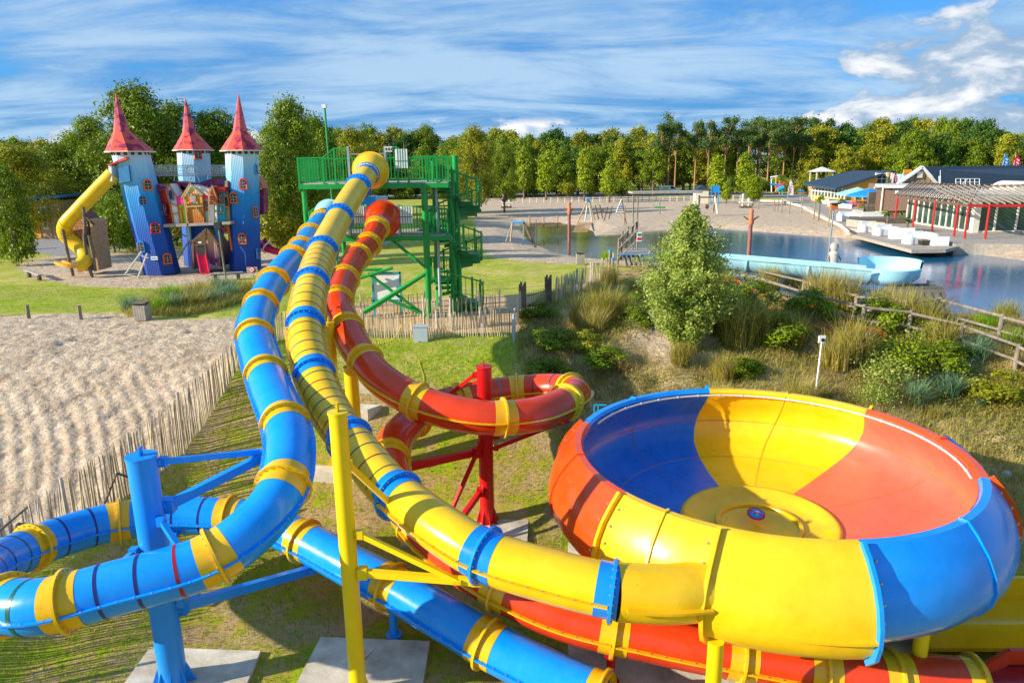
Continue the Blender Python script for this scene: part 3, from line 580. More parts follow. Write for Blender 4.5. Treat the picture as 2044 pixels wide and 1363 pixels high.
# water pipe round the inside of the rim
pa, pb_ = seg(A[2]+.05, A[5]-.08); k = 60; pts = [BC+np.array([3.86*cos(pa+(pb_-pa)*i/k), 3.86*sin(pa+(pb_-pa)*i/k), .50]) for i in range(k+1)]
pp = MB().poly(pts, .024, 8).build('water_pipe', 'pale_roof', bowl, auto=50); jb = MB()
for i in range(2, k, 3): jb.tube(pts[i]-(pts[i+1]-pts[i])*.12, pts[i]+(pts[i+1]-pts[i])*.12, .036, .036, 8)
jb.build('pipe_clip', 'greybox', pp)
bl = MB()
for (px, py) in ((1430, 1268), (1838, 1285)):
    g = AY(px, py, 10.1 if px < 1500 else 11.2); bl = MB(); bl.tube((g[0], g[1], -3.3), (g[0], g[1], -.98), .13, .13, 16); bl.build('leg', 'paintyellow', bowl, auto=50)
for dx, dy in ((-2.6, 2.2), (2.6, 2.6), (0, 3.4), (3.6, -.6), (-3.3, -.8)):
    MB().tube((BC[0]+dx, BC[1]+dy, -3.3), (BC[0]+dx, BC[1]+dy, -1.2), .13, .13, 14).build('leg', 'paintyellow', bowl, auto=50)
# the entry tube bulging into the front sector
_d = np.array([cos(AM), sin(AM), 0]); _t = np.array([-sin(AM), cos(AM), 0]); _e = BC+_d*4.46+np.array([0, 0, -.36])
ent = Path([(1.66, 10.37, -.22), tuple((np.array([1.66, 10.37, -.22])+_e)/2+np.array([0, -.07, .0])), tuple(_e), tuple(_e+_t*.35-_d*.05)])
e0 = MB(); shell(e0, ent, .0, ent.len, .50, ra=.47, n=32); eo = e0.build('entry_tube', 'bowlyellow', bowl, auto=60)
ridge(MB(), ent, .1, ent.len-.62, .49, 1, .10, .04).build('side_flange', 'yellowband', eo)

# ---------------------------------------------------------------- columns that carry the slides
def column(base, top, r, m, label, arms, fins=True, pad=None):
    t = T('support_column', label, 'support column', base)
    b = V(base); h = V((base[0], base[1], top))
    MB().tube(b, h, r, r, 24).build('column', m, t, auto=50)
    cp = MB().tube(h, h+Vector((0, 0, .04)), r+.02, r+.02, 24).build('cap', m, t, auto=50)
    MB().box(h+Vector((0, 0, .12)), (.03, .12, .16)).build('lifting_eye', m, cp)
    MB().tube(b, b+Vector((0, 0, .04)), r*1.9, r*1.9, 24).build('base_plate', m, t, auto=50)
    if fins:
        for i in range(8):
            a = 2*pi*i/8+.3; d = Vector((cos(a), sin(a), 0)); q = MB(); e = Vector((-sin(a), cos(a), 0))*.012
            p = [b+d*r*.95+Vector((0, 0, .04)), b+d*r*1.8+Vector((0, 0, .04)), b+d*r*.95+Vector((0, 0, .6))]
            q.prism([x-e for x in p], e*2); q.build('fin', m, t)
    for p0, p1, w in arms:
        q = MB(); q.beam(p0, p1, w, w*1.2); o = q.build('arm', m, t)
        p0v, p1v = V(p0), V(p1); d = (p1v-p0v).normalized(); k = MB(); k.box(p1v, (w*1.8, w*1.8, w*.8)); k.box(p0v+d*.1, (w*1.5, w*1.5, w*1.9)); k.build('bracket', m, o)
    return t
def cpt(c, z, tx, ty, r): 
    d = np.array([tx-c[0], ty-c[1]]); d = d/np.hypot(*d); return (c[0]+d[0]*r, c[1]+d[1]*r, z)
def ppt(path, s, dx=0, dy=0, dz=-.5): c = path.at(s); return (c[0]+dx, c[1]+dy, c[2]+dz)
bcB = (-6.65, 11.86, -3.25); ycB = (-2.97, 11.43, -3.25); rcB = (-.75, 18.11, -3.2)
q = ppt(bp_, 18.0, -.52, 0, 0)
column(bcB, 1.62, .25, 'paintblue', 'thick bright blue steel column inside the blue tube loop', [
    (cpt(bcB, 1.45, *q[:2], .25), (q[0]-.1, q[1], q[2]), .09), (cpt(bcB, .55, *q[:2], .25), (q[0], q[1], q[2]-.1), .14),
    (cpt(bcB, .5, -5.3, 11.2, .25), (-5.55, 11.0, -.1), .09), (cpt(bcB, -.1, -8, 11, .25), (-7.35, 10.75, -.45), .09), (cpt(bcB, -.8, -5.6, 10.9, .25), (-5.7, 11.2, -.6), .16),
    (cpt(bcB, -1.2, -7.8, 14.8, .25), (-8.0, 15.2, -1.75), .10), (cpt(bcB, -.55, -7.6, 12, .25), (-7.2, 13.9, -1.6), .08),
    (cpt(bcB, -1.55, -4.6, 14.2, .25), (-4.65, 14.5, -2.28), .15), (cpt(bcB, -1.4, -5, 12, .25), (-5.4, 12.4, -.75), .09)])
q = ppt(yp, 22.3, -.1, -.1, -.48)
column(ycB, 2.55, .155, 'paintyellow', 'tall slim yellow column standing nearest the camera between the blue and yellow tubes', [
    (cpt(ycB, -.45, *q[:2], .15), q, .11), (cpt(ycB, .35, q[0], q[1], .15), (q[0]-.35, q[1], q[2]+.02), .08), (cpt(ycB, 1.6, -2.6, 13.0, .15), ppt(yp, 19.85, 0, -.35, -.1), .08)])
q = ppt(rp, 14.5); q2 = ppt(rp, 28.4, .2, .1, -.4)
column(rcB, 1.42, .2, 'paintred', 'dark red steel column inside the red tube loop on the grass', [
    (cpt(rcB, -.9, *q2[:2], .2), q2, .15), (cpt(rcB, -.3, *q[:2], .2), (q[0], q[1]+.1, q[2]-.05), .1), (cpt(rcB, 1.25, -1.6, 18.4, .2), (-2.0, 18.7, .28), .08),
    (cpt(rcB, 1.0, -1.5, 19.9, .2), (-1.6, 19.9, .3), .08), (cpt(rcB, -.5, 1.5, 18.6, .2), (1.45, 18.5, -.25), .12), (cpt(rcB, -.9, 1.5, 18.6, .2), (1.1, 18.3, -.3), .08), (cpt(rcB, .4, .3, 17.9, .2), (.5, 17.9, -.0), .09),
    (cpt(rcB, -2.0, -2, 16.5, .2), (-1.9, 16.3, -2.85), .12), (cpt(rcB, -.6, -1.6, 16.6, .2), (-2.0, 16.4, -2.8), .08)])
c5 = yp.at(15.2)
column((-5.35, gzs(-5.35, 18.9)*0+20.3, gzs(-5.35, 20.3)), 2.2, .17, 'paintyellow', 'yellow support column with a finned foot under the striped yellow tube', [((-5.35, 20.3, 2.0), ppt(yp, 11.0), .12)])
column((-4.7, 19.9, gzs(-4.7, 19.9)), .95, .2, 'paintyellow', 'yellow column under the red tube, on the upper concrete pad', [])
def stub(x, y, z1, r, m, label):
    t = T('support_post', label, 'support post', (x, y, -3.2)); MB().tube((x, y, -3.2), (x, y, z1), r, r, 14).build('post', m, t, auto=50); MB().tube((x, y, -3.16), (x, y, -3.11), r*2.1, r*2.1, 14).build('foot', m, t, auto=50); MB().box((x, y, z1), (r*3, r*2.4, .1)).build('saddle', m, t)
c = bp_.at(38.08); stub(c[0], c[1], c[2]-.5, .085, 'paintblue', 'short blue post under the lowest blue tube, on a concrete pad')
c = rp.at(35.8); stub(c[0], c[1], c[2]-.5, .085, 'paintred', 'short red post under the lowest red tube beside the bowl')
def pad(corners, label, z=None, h=.22):
    zz_ = [gzs(*c) for c in corners]; z0 = min(zz_)-.3; z1 = (max(zz_)+.06) if z is None else z
    o = MB().prism([(c[0], c[1], z0) for c in corners], (0, 0, z1-z0)).build('concrete_pad', 'concrete'); tag(o, label, 'concrete slab')
def gq(*pts, z=-3.12): return [tuple(G(a, b, z)[:2]) for a, b in pts]
pad(gq((300, 1292), (520, 1300), (470, 1420), (215, 1410)), 'concrete slab striped by the fence shadow, under the blue column', -3.1)
pad(gq((640, 1272), (858, 1280), (835, 1420), (560, 1425)), 'stained concrete slab under the tall yellow column and short blue post', -3.1)
pad(gq((845, 1015), (1056, 1020), (1052, 1092), (800, 1085)), 'concrete slab under the red column', -3.05)
pad(gq((1134, 1085), (1200, 1085), (1210, 1180), (1140, 1180)), 'shaded concrete slab at the left foot of the bowl', -3.08)
pad(gq((1132, 1262), (1800, 1262), (2100, 1440), (1150, 1440)), 'big wet concrete slab under the red tube and the bowl', -3.12)
def padg(pts, label):
    c = [GG(a, b)[:2] for a, b in pts]; pad([tuple(x) for x in c], label)
padg([(583, 762), (612, 750), (632, 800), (612, 806)], 'small tilted concrete block beside the striped yellow tube')
padg([(690, 742), (760, 748), (772, 790), (700, 790)], 'pale concrete slab on the slope under the red tube')
padg([(700, 812), (762, 818), (735, 842), (690, 838)], 'lower concrete slab between the yellow and red tubes')
padg([(620, 935), (690, 940), (684, 968), (618, 966)], 'concrete slab under the finned foot of a yellow column')
# run-out lanes at the bottom right
def lane(px0, py0, px1, py1, z, m, name, label, w=1.2):
    a = G(px0, py0, z); b = G(px1, py1, z); t = T(name, label, 'slide lane', (a[0], a[1], z)); d = (b-a)/np.linalg.norm(b-a); s_ = np.array([-d[1], d[0], 0])
    MB().prism([a, b, b+s_*w, a+s_*w], (0, 0, .08)).build('bed', m, t)
    for k in (0, w): MB().prism([a+s_*k, b+s_*k, b+s_*(k+.1), a+s_*(k+.1)], (0, 0, .62)).build('side_wall', m, t)
lane(1845, 1300, 2300, 1300, -2.9, 'yellow', 'run_out_lane', 'yellow run-out lane with raised walls behind the bowl at lower right', 1.6)
a = G(1935, 1400, -2.6); t = T('slide_exit', 'dark red open exit trough of the red slide at the lower right edge', 'slide exit', (a[0], a[1], -3))
q = MB(); q.prism([G(1930, 1385, -2.6), G(2160, 1385, -2.6), G(2160, 1310, -2.6), G(2012, 1304, -2.6)], (0, 0, .12)); q.build('trough', 'darkred', t); q = MB(); q.beam(G(1935, 1356, -2.5), G(2012, 1309, -2.3), .08, .3); q.beam(G(2012, 1309, -2.3), G(2160, 1307, -2.3), .08, .3); q.build('side_wall', 'red', t)

# ---------------------------------------------------------------- green slide tower
tw = T('slide_tower', 'bright green steel slide tower with two decks', 'slide tower', (-6, 31, 0))
X0, X1, YF, YB, Z1, Z2 = -8.95, -3.72, 31.0, 34.2, 3.72, 5.95
def pole(x, y, z0, z1, r=.13, p=tw, m='green'): return MB().tube((x, y, z0), (x, y, z1), r, r, 14).build('column', m, p, auto=50)
for x, y in ((X0+.12, YF+.15), (X1+.05, YF+.05), (X0+1.0, YB-.2), (X1+.2, YB-.2), (X1+1.1, YF+.9)): pole(x, y, 0, Z2-.1, .14 if x > -5 else .11)
pole(X1-.02, YF+.25, 0, Z2, .07, m='greybox'); pole(X1+.5, YF+.6, 0, Z2-.2, .06, m='greybox')
for z, x0, x1 in ((Z2, X0, X1+1.1), (Z1, X0+.3, X1+1.1)):
    d = MB().box(((x0+x1)/2, (YF+YB)/2, z-.04), (x1-x0, YB-YF, .08)).build('deck', 'deckgrey', tw)
    f = MB()
    for y in (YF-.03, YB+.03): f.box(((x0+x1)/2, y, z-.14), (x1-x0, .06, .20))
    for x in (x0-.03, x1+.03): f.box((x, (YF+YB)/2, z-.16), (.06, YB-YF, .26))
    for i in range(4): f.box((x0+(x1-x0)*(i+.5)/4, (YF+YB)/2, z-.2), (.1, YB-YF, .18))
    f.build('edge_beam', 'green', d)
def rail(p0, p1, z0, z1a, z1b, root, gap=.115, m='green', name='railing'):
    p0 = np.array(p0, float); p1 = np.array(p1, float); L_ = np.hypot(*(p1-p0)); n = max(1, int(L_/gap)); q = MB(); r2 = MB()
    for i in range(n+1):
        f = i/n; x, y = p0+(p1-p0)*f; zt = z1a+(z1b-z1a)*f
        if i % 10 == 0 or i == n: w_ = .072+random.random()*.008; q.box((x, y, (z0-.15+zt)/2), (w_, w_, zt-z0+.15+random.random()*.01))
        else: r2.box((x, y, (z0+.08+zt)/2), (.028, .028, zt-z0-.08))
    q.beam((*p0, z1a), (*p1, z1b), .055); q.beam((*p0, z0+.09), (*p1, z0+.09), .035); o = q.build(name, m, root); r2.build('balusters', m, o); return o
zt = 1.05
rail((X0, YF), (X0+1.05, YF), Z2, Z2+zt, Z2+zt, tw); rail((X0+1.05, YF), (X0+1.55, YF), Z2, Z2+zt, Z2+1.42, tw); rail((X0+1.55, YF), (-6.82, YF), Z2, Z2+1.42, Z2+1.42, tw)
rail((-5.2, YF), (-4.75, YF), Z2, Z2+1.45, Z2+1.45, tw); rail((-4.75, YF), (-4.3, YF), Z2, Z2+1.45, Z2+zt, tw); rail((-4.3, YF), (X1+1.1, YF), Z2, Z2+zt, Z2+zt, tw)
rail((X0, YB), (X1+1.1, YB), Z2, Z2+zt, Z2+zt, tw, .16); rail((X0, YF), (X0, YB), Z2, Z2+zt, Z2+zt, tw, .16)
rail((X0+.4, YF), (-8.3, YF), Z1, Z1+1.1, Z1+1.25, tw); rail((-6.9, YF), (-6.15, YF), Z1, Z1+1.3, Z1+1.3, tw); rail((-4.75, YF), (X1+1.0, YF), Z1, Z1+1.25, Z1+1.1, tw); rail((X0+.3, YB), (X1+1.1, YB), Z1, Z1+1.05, Z1+1.05, tw, .16); rail((X0+.3, YF), (X0+.3, YB), Z1, Z1+1.05, Z1+1.05, tw, .16)
for x in (-6.8, -5.25): MB().box((x, YF-.02, Z2+.75), (.09, .06, 1.5)).build('gate_post', 'steel', tw)
MB().tube((-6.8, YF, Z2+1.18), (-5.25, YF, Z2+1.18), .025).build('gate_bar', 'steel', tw)
for x in (-8.25, -6.95, -6.2, -4.8): MB().box((x, YF-.02, Z1+.66), (.08, .06, 1.32)).build('gate_post', 'steel', tw)
for a, b in ((-8.25, -6.95), (-6.2, -4.8)): MB().tube((a, YF, Z1+1.05), (b, YF, Z1+1.05), .025).build('gate_bar', 'steel', tw)
# bars and braces
for a, b, w in (((X0+.15, YF+.1, 1.2), (-5.2, YF+.1, 2.3), .07), ((-6.6, YF, .35), (X1+.05, YF, 2.1), .09), ((-6.5, YF, .28), (X1, YF, 2.02), .06), ((-5.4, YF-.05, .9), (X1, YF, .15), .07), ((-6.3, YF+.15, 2.05), (X1-.1, YF+.1, .1), .07), ((-5.2, YF+.2, 3.5), (X1, YF, 2.3), .07), ((X0+.2, YF+.3, 2.2), (-5.7, YF+.3, 2.2), .07), ((-7.0, YF+.4, 1.9), (-6.1, YF+.3, 3.3), .06)):
    MB().tube(a, b, w, w, 8).build('brace', 'green', tw, auto=50)
# boards on the railings
def board(px0, py0, px1, py1, Y, m, root=None, name='sign_board', label=None, slats=0):
    a = AY(px0, py0, Y); b = AY(px1, py1, Y); q = MB(); c = ((a[0]+b[0])/2, Y, (a[2]+b[2])/2); w, h = abs(b[0]-a[0]), abs(a[2]-b[2]); q.box(c, (w, .03, h)); o = q.build(name, m, root)
    return o, c, w, h
for (a, b, c, d) in ((788, 298, 814, 336), (798, 412, 824, 446), (706, 412, 728, 446)):
    o, cc_, w, h = board(a, b, c, d, YF-.08, 'white'); tag(o, {788: 'white slatted rules board on the top deck railing', 798: 'white board on the lower deck railing, right of the red slide mouth', 706: 'white board on the lower deck railing between the yellow and red tubes'}[a], 'sign')
    for i in range(1, 5): MB().box((cc_[0]-w/2+w*i/5, YF-.1, cc_[2]), (.022, .02, h)).build('slat', 'darkgreen', o)
    MB().box((cc_[0], YF-.1, cc_[2]-h*.12), (w, .02, .03)).build('slat', 'darkgreen', o)
o, cc_, w, h = board(768, 293, 783, 303, YF-.08, 'white'); tag(o, 'small white number plate beside the yellow slide gate', 'sign')
for i, dx in enumerate((-.10, .02, .12)): MB().box((cc_[0]+dx, YF-.1, cc_[2]), (.03 if i == 2 else .06, .02, h*.6)).build('mark', 'black', o)
# spiral stair
SCx, SCy, SR, R0 = -2.42, 32.55, 1.12, .14
stair = T('spiral_staircase', 'green steel spiral staircase on the right side of the slide tower', 'staircase', (SCx, SCy, 0))
MB().tube((SCx, SCy, 0), (SCx, SCy, Z2+1.1), R0, R0, 16).build('newel', 'green', stair, auto=50)
NT = 33; dz = Z2/NT; ang0 = Rd(195)
hr = []; 
for i in range(NT):
    a = ang0+Rd(30)*(i*1.0)*.97; z = Z2-dz*(i+1)
    if z < .05: break
    a2 = a+Rd(33); q = MB(); pts = [(SCx+R0*.8*cos(a), SCy+R0*.8*sin(a), z-.04)]+[(SCx+SR*cos(a+(a2-a)*k/3), SCy+SR*sin(a+(a2-a)*k/3), z-.04) for k in range(4)]+[(SCx+R0*.8*cos(a2), SCy+R0*.8*sin(a2), z-.04)]
    q.prism(pts, (0, 0, .045)); q.beam((SCx+R0*cos(a), SCy+R0*sin(a), z-.09), (SCx+SR*cos(a), SCy+SR*sin(a), z-.09), .02, .13); q.build('tread', 'darkgreen', stair)
    am = (a+a2)/2
    MB().box((SCx+SR*cos(am), SCy+SR*sin(am), z+.5), (.05, .09, 1.1), rz=am).build('baluster', 'green', stair)
    for kk in (0, .5): hr.append((SCx+SR*cos(a+Rd(29)*kk), SCy+SR*sin(a+Rd(29)*kk), z+1.05-dz*kk))
MB().poly(hr, .04, 6).build('handrail', 'green', stair); MB().poly([(a, b, c-.75) for a, b, c in hr], .014, 5).build('knee_rail', 'darkgreen', stair)
th = MB()
for i, (a, b, c) in enumerate(hr): th.box((a, b, c-.5), (.024, .024, .95)); 
th.build('thin_bars', 'green', stair, kind='stuff')
for z in (Z2, Z1, 1.62):
    MB().box((SCx-.62, SCy-.2, z-.04), (1.1, 1.2, .08)).build('landing', 'darkgreen', stair)
    rail((SCx-1.15, SCy-.8), (SCx-.1, SCy-1.0), z, z+1.05, z+1.05, stair)
lp = AY(648, 215, 36.0); t = T('camera_pole', 'tall thin green pole with a white camera on top behind the slide tower', 'camera pole', (lp[0], 36, 0)); MB().tube((lp[0]+.1, 36, 0), (lp[0], 36, lp[2]), .06, .05, 10).build('pole', 'darkgreen', t, auto=50); MB().box((lp[0], 35.95, lp[2]+.05), (.2, .25, .16)).build('camera', 'white', t)
def nth(n): return '%d%s' % (n, 'th' if 10 <= n % 100 <= 20 else {1: 'st', 2: 'nd', 3: 'rd'}.get(n % 10, 'th'))
# ---------------------------------------------------------------- fences of split chestnut stakes
_st = []
for k, (m, w) in enumerate((('stake', .032), ('stake_pale', .028), ('stake_dark', .034), ('stake', .026))):
    q = MB(); hh = 1.0; q.tube((0, 0, 0), (.01*(k-1), .008*(k-2), hh*.93), w*.78, w*.62, 5); q.tube((.01*(k-1), .008*(k-2), hh*.93), (.012*(k-1), .01*(k-2), hh), w*.62, w*.12, 5, False)
    me = bpy.data.meshes.new('stake'); me.from_pydata(q.v, [], q.f); me.materials.append(MATS[m]); me.update(); _st.append(me)
def fence(pts, pitch, h, label, group=None, posts=2.2, lean=.05, posth=1.1, cap=290, wire=True):
    """pts: (x, y) or (x, y, z of the top)"""
    f = T('stake_fence', label, 'fence', (pts[0][0], pts[0][1], gzs(pts[0][0], pts[0][1])), group); fi = f.matrix_basis.inverted()
    st = []; ps = []; wr = [[], []]
    for a, b in zip(pts[:-1], pts[1:]):
        L_ = math.hypot(b[0]-a[0], b[1]-a[1]); n = max(1, int(L_/pitch))
        for i in range(n):
            t = (i+.5)/n; x, y = a[0]+(b[0]-a[0])*t, a[1]+(b[1]-a[1])*t; z = gzs(x, y); hh = h if len(a) < 3 else max(.5, (a[2]+(b[2]-a[2])*t)-z)
            st.append((x, y, z, hh))
        n = max(1, int(L_/posts))
        for i in range(n+1):
            t = i/n; x, y = a[0]+(b[0]-a[0])*t, a[1]+(b[1]-a[1])*t; z = gzs(x, y); hh = h if len(a) < 3 else max(.5, (a[2]+(b[2]-a[2])*t)-z)
            ps.append((x, y, z, hh))
    st.sort(key=lambda s: s[0]**2+s[1]**2); rest = MB()
    for i, (x, y, z, hh) in enumerate(st):
        r = random.random; s = hh*(.95+.08*r())+.05
        if i < cap:
            o = bpy.data.objects.new('stake', _st[int(r()*3.99)]); col.objects.link(o); o.parent = f; o.matrix_parent_inverse = fi
            o.location = (x+(r()-.5)*.03, y+(r()-.5)*.03, z-.05); o.rotation_euler = ((r()-.5)*2*lean, (r()-.5)*2*lean, r()*6); o.scale = (1, 1, s)
        else: rest.beam((x, y, z-.05), (x+(r()-.5)*lean*2, y+(r()-.5)*lean*2, z+s-.05), .03)
    if rest.v: rest.build('far_stakes', 'stake', f, kind='stuff')
    for x, y, z, hh in ps: MB().tube((x+.06, y, z-.1), (x+.06+(random.random()-.5)*.08, y, z+hh*posth*.97), .042, .038, 7).build('post', 'stake_pale', f, auto=50)
    if wire:
        q = MB()
        for k in (.25, .8):
            for a, b in zip(ps[:-1], ps[1:]):
                if math.hypot(a[0]-b[0], a[1]-b[1]) < 4: q.beam((a[0], a[1], a[2]+a[3]*k), (b[0], b[1], b[2]+b[3]*k), .008)
        q.build('wire', 'steel', f)
    return f
fence([(-12.4, 6.5, -1.5), (-12.0, 11, -1.3), (-11.6, 14.6, -1.05), (-11.35, 16.4, -.9), (-10.85, 18.7, -.62), (-10.3, 20.7, -.1), (-9.9, 23.3, .45), (-9.7, 26.5, 1.1), (-8.4, 28.2, 1.15)], .078, 1.3, 'long stake fence between the wide sand field and the sunken lawn', cap=298, lean=.06)
tb = T('dead_branches', 'forked dead branches nailed against the long stake fence at lower left', 'branches', (-11, 15, -1.3))
for a in (((-11.2, 13.4, -2.6), (-11.2, 14.6, -1.1)), ((-11.2, 14.6, -1.1), (-10.0, 15.5, -1.8)), ((-11.5, 13.0, -1.3), (-11.2, 15.0, -.9)), ((-10.6, 16.2, -2.3), (-10.4, 17.3, -1.1)), ((-10.4, 17.3, -1.1), (-9.4, 17.6, -1.7))): MB().tube(a[0], a[1], .035, .025, 6).build('branch', 'bark', tb)
fence([(-8.3, 28.1), (-6, 27.6), (-3, 27.4), (.05, 27.4)], .095, 1.05, 'low stake fence along the crest of the lawn in front of the slide tower')
fence([(-6.9, 31.7), (-4.0, 31.9)], .16, 1.0, 'stake fence behind the white notice board under the tower')
fence([(-3.7, 29.0), (-2.6, 28.7), (-1.4, 29.2), (-.6, 29.9)], .12, 1.35, 'uneven tall stakes round the foot of the spiral staircase', lean=.12)
fence([(.2, 29.6), (.35, 31.0)], .14, 1.1, 'short stake fence at the corner by the gate')
fence([(2.1, 33.8), (3.4, 37), (6.2, 43.5)], .17, 1.25, 'stake fence climbing from the gate to the boardwalk', lean=.09)
gt = T('gate', 'stake gate between two gnarled dark posts', 'gate', (.5, 31.2, 0))
for x, y in ((.5, 31.4), (1.75, 33.4)):
    q = MB(); 
    for k in range(5): q.tube((x+.06*k-.12, y, -.2), (x+.06*k-.12, y, 1.45+.12*sin(k*2.1)), .06, .05, 7)
    q.build('gate_post', 'bark', gt, auto=50)
for i in range(11): t_ = i/10; MB().box((.75+.85*t_, 31.8+1.3*t_, .5), (.03, .03, 1.0)).build('stake', 'stake_dark', gt)
for z in (.15, .85): MB().beam((.7, 31.7, z), (1.6, 33.1, z), .04, .05).build('rail', 'post', gt)
MB().beam((.7, 31.7, .15), (1.6, 33.1, .85), .035).build('brace', 'post', gt)
# bits near the tower
bx = MB().box((-3.55, 27.0, gzs(-3.55, 27.0)+.28), (.55, .35, .62)).build('electric_box', 'greybox'); tag(bx, 'pale blue-grey electric cabinet on the grass crest', 'cabinet'); MB().box((-3.55, 27.0, gzs(-3.55, 27)+.6), (.6, .4, .03)).build('lid', 'greybox', bx)
def hose(pts, m, label, r=.018):
    q = Path([(x, y, gzs(x, y)+.04+dz) for x, y, dz in pts], 8); tag(MB().poly([tuple(a) for a in q.p], r, 5).build('hose', m, smooth=True), label, 'hose')
hose([(-4.6, 28.6, .9), (-4.5, 27.9, .9), (-4.4, 27.3, .4), (-4.8, 26.9, 0), (-5.6, 26.7, 0)], 'hose', 'yellow hose hanging over the low fence beside the electric cabinet')
hose([(-3.4, 24.9, 0), (-3.1, 23.8, 0), (-3.2, 22.6, 0), (-2.9, 21.4, 0)], 'hose', 'yellow cord lying down the green slope', .01)
hose([(-2.6, 13.3, .05), (-3.1, 12.4, .05), (-3.3, 11.2, .05)], 'plankdark', 'dark hose across the concrete slab by the short blue post')
hose([(1.35, 18.7, 0), (1.7, 18.4, 0), (2.0, 18.1, 0)], 'turquoise', 'short blue cord on the lawn left of the bowl')
nb = T('notice_board', 'white notice board in a light blue frame behind the tower braces', 'notice board', (-5, 31.45, 0))
o, c, w, h = board(743, 545, 801, 599, 31.45, 'white', nb, 'panel')
for dx, sz in ((-w/2, (.08, .06, h+.08)), (w/2, (.08, .06, h+.08))): MB().box((c[0]+dx, 31.42, c[2]), sz).build('frame', 'turquoise', nb)
for dz in (-h/2, h/2): MB().box((c[0], 31.42, c[2]+dz), (w+.08, .06, .08)).build('frame', 'turquoise', nb)
for dx in (-w/2, w/2): MB().box((c[0]+dx, 31.47, c[2]/2-h/4), (.07, .07, c[2]-h/2+.1)).build('leg', 'turquoise', nb)
bp5 = GG(1026, 684); tag(MB().tube(bp5, bp5+np.array([0, 0, 1.1]), .05, .05, 8).build('pipe_post', 'greybox'), 'blue-grey pipe post at the end of the low fence', 'post')

# ---------------------------------------------------------------- left: bollards, bin, benches
def bollard(px, py, h, label, r=.085, m='post'):
    g = GG(px, py); return tag(MB().tube(g-np.array([0, 0, .2]), g+np.array([.02, 0, h]), r, r*.93, 10).build('bollard', m, auto=50), label, 'post', None)
bollard(57, 634, .6, 'grey wooden bollard at the left edge of the sand field'); bollard(161, 638, .64, 'grey wooden bollard leaning slightly, second from the left at the sand edge')
bollard(449, 606, .6, 'grey wooden bollard right of the marram grass'); bollard(348, 607, .6, 'wooden bollard in the marram grass behind the litter bin'); bollard(-12, 633, .6, 'wooden bollard just at the left border of the view')
def bin_(px, py, h, w, label, m='greyboard'):
    g = GG(px, py); t = T('litter_bin', label, 'litter bin', g)
    for i in range(5): MB().box((g[0]-w/2+w*(i+.5)/5, g[1]-w/2, g[2]+h*.42), (w/5-.012, .03, h*.84)).build('board', m, t)
    MB().box((g[0], g[1]+.02, g[2]+h*.42), (w-.02, w-.06, h*.84)).build('body', m, t); MB().box((g[0], g[1], g[2]+h*.88), (w*.8, w*.7, .08)).build('opening', 'black', t)
    MB().box((g[0], g[1], g[2]+h*.97), (w*1.1, w*1.05, .05)).build('lid', 'plankdark', t); return t
bin_(286, 638, .82, .55, 'grey wooden litter bin in front of the marram grass'); bin_(1158, 528, .85, .55, 'pale wooden litter bin by the paddling pond'); bin_(56, 498, .8, .45, 'small blue-grey bin under the dark tree at far left', 'greybox')
def bench(p0, p1, label, h=.42, w=.32):
    a, b = GG(*p0), GG(*p1); t = T('bench', label, 'bench', a); z = (a[2]+b[2])/2+h
    MB().beam((a[0], a[1], z), (b[0], b[1], z), w, .07).build('seat', 'greyboard', t)
    for f in (.15, .85): c = a+(b-a)*f; MB().box((c[0], c[1], z-h/2-.03), (.12, w*.8, h)).build('leg', 'plankdark', t)
bench((55, 552), (84, 562), 'short dark bench at the left edge of the castle sand'); bench((421, 562), (486, 557), 'long low wooden bench in front of the castle sand')
g = GG(452, 566); t = T('lamp_post', 'pale lamp post with a dark lantern in front of the castle', 'lamp post', g); MB().tube(g, g+np.array([-.1, 0, 3.2]), .06, .05, 10).build('post', 'post', t, auto=50); MB().box(g+np.array([-.12, 0, 3.4]), (.36, .3, .36)).build('lantern', 'black', t)
g = GG(509, 572); t = T('sign_post', 'small round prohibition sign on a wooden board by the castle sand', 'sign', g); MB().tube(g, g+np.array([-.05, 0, .75]), .035, .03, 6).build('post', 'wood', t)
MB().box(g+np.array([-.07, 0, .95]), (.62, .04, .34)).build('board', 'wood', t); R9 = Matrix.Rotation(Rd(90), 3, 'X')
s1 = disc(MB(), V(g)+Vector((-.07, -.035, .97)), .17, .02, R9).build('sign_ring', 'flagred', t); disc(MB(), V(g)+Vector((-.07, -.05, .97)), .125, .012, R9).build('sign_face', 'white', s1); MB().box(V(g)+Vector((-.07, -.06, .97)), (.2, .01, .03), mt=Matrix.Rotation(Rd(45), 3, 'Y')).build('sign_bar', 'flagred', s1); MB().box(V(g)+Vector((-.07, -.058, .96)), (.1, .008, .05)).build('sign_mark', 'signblue', s1)

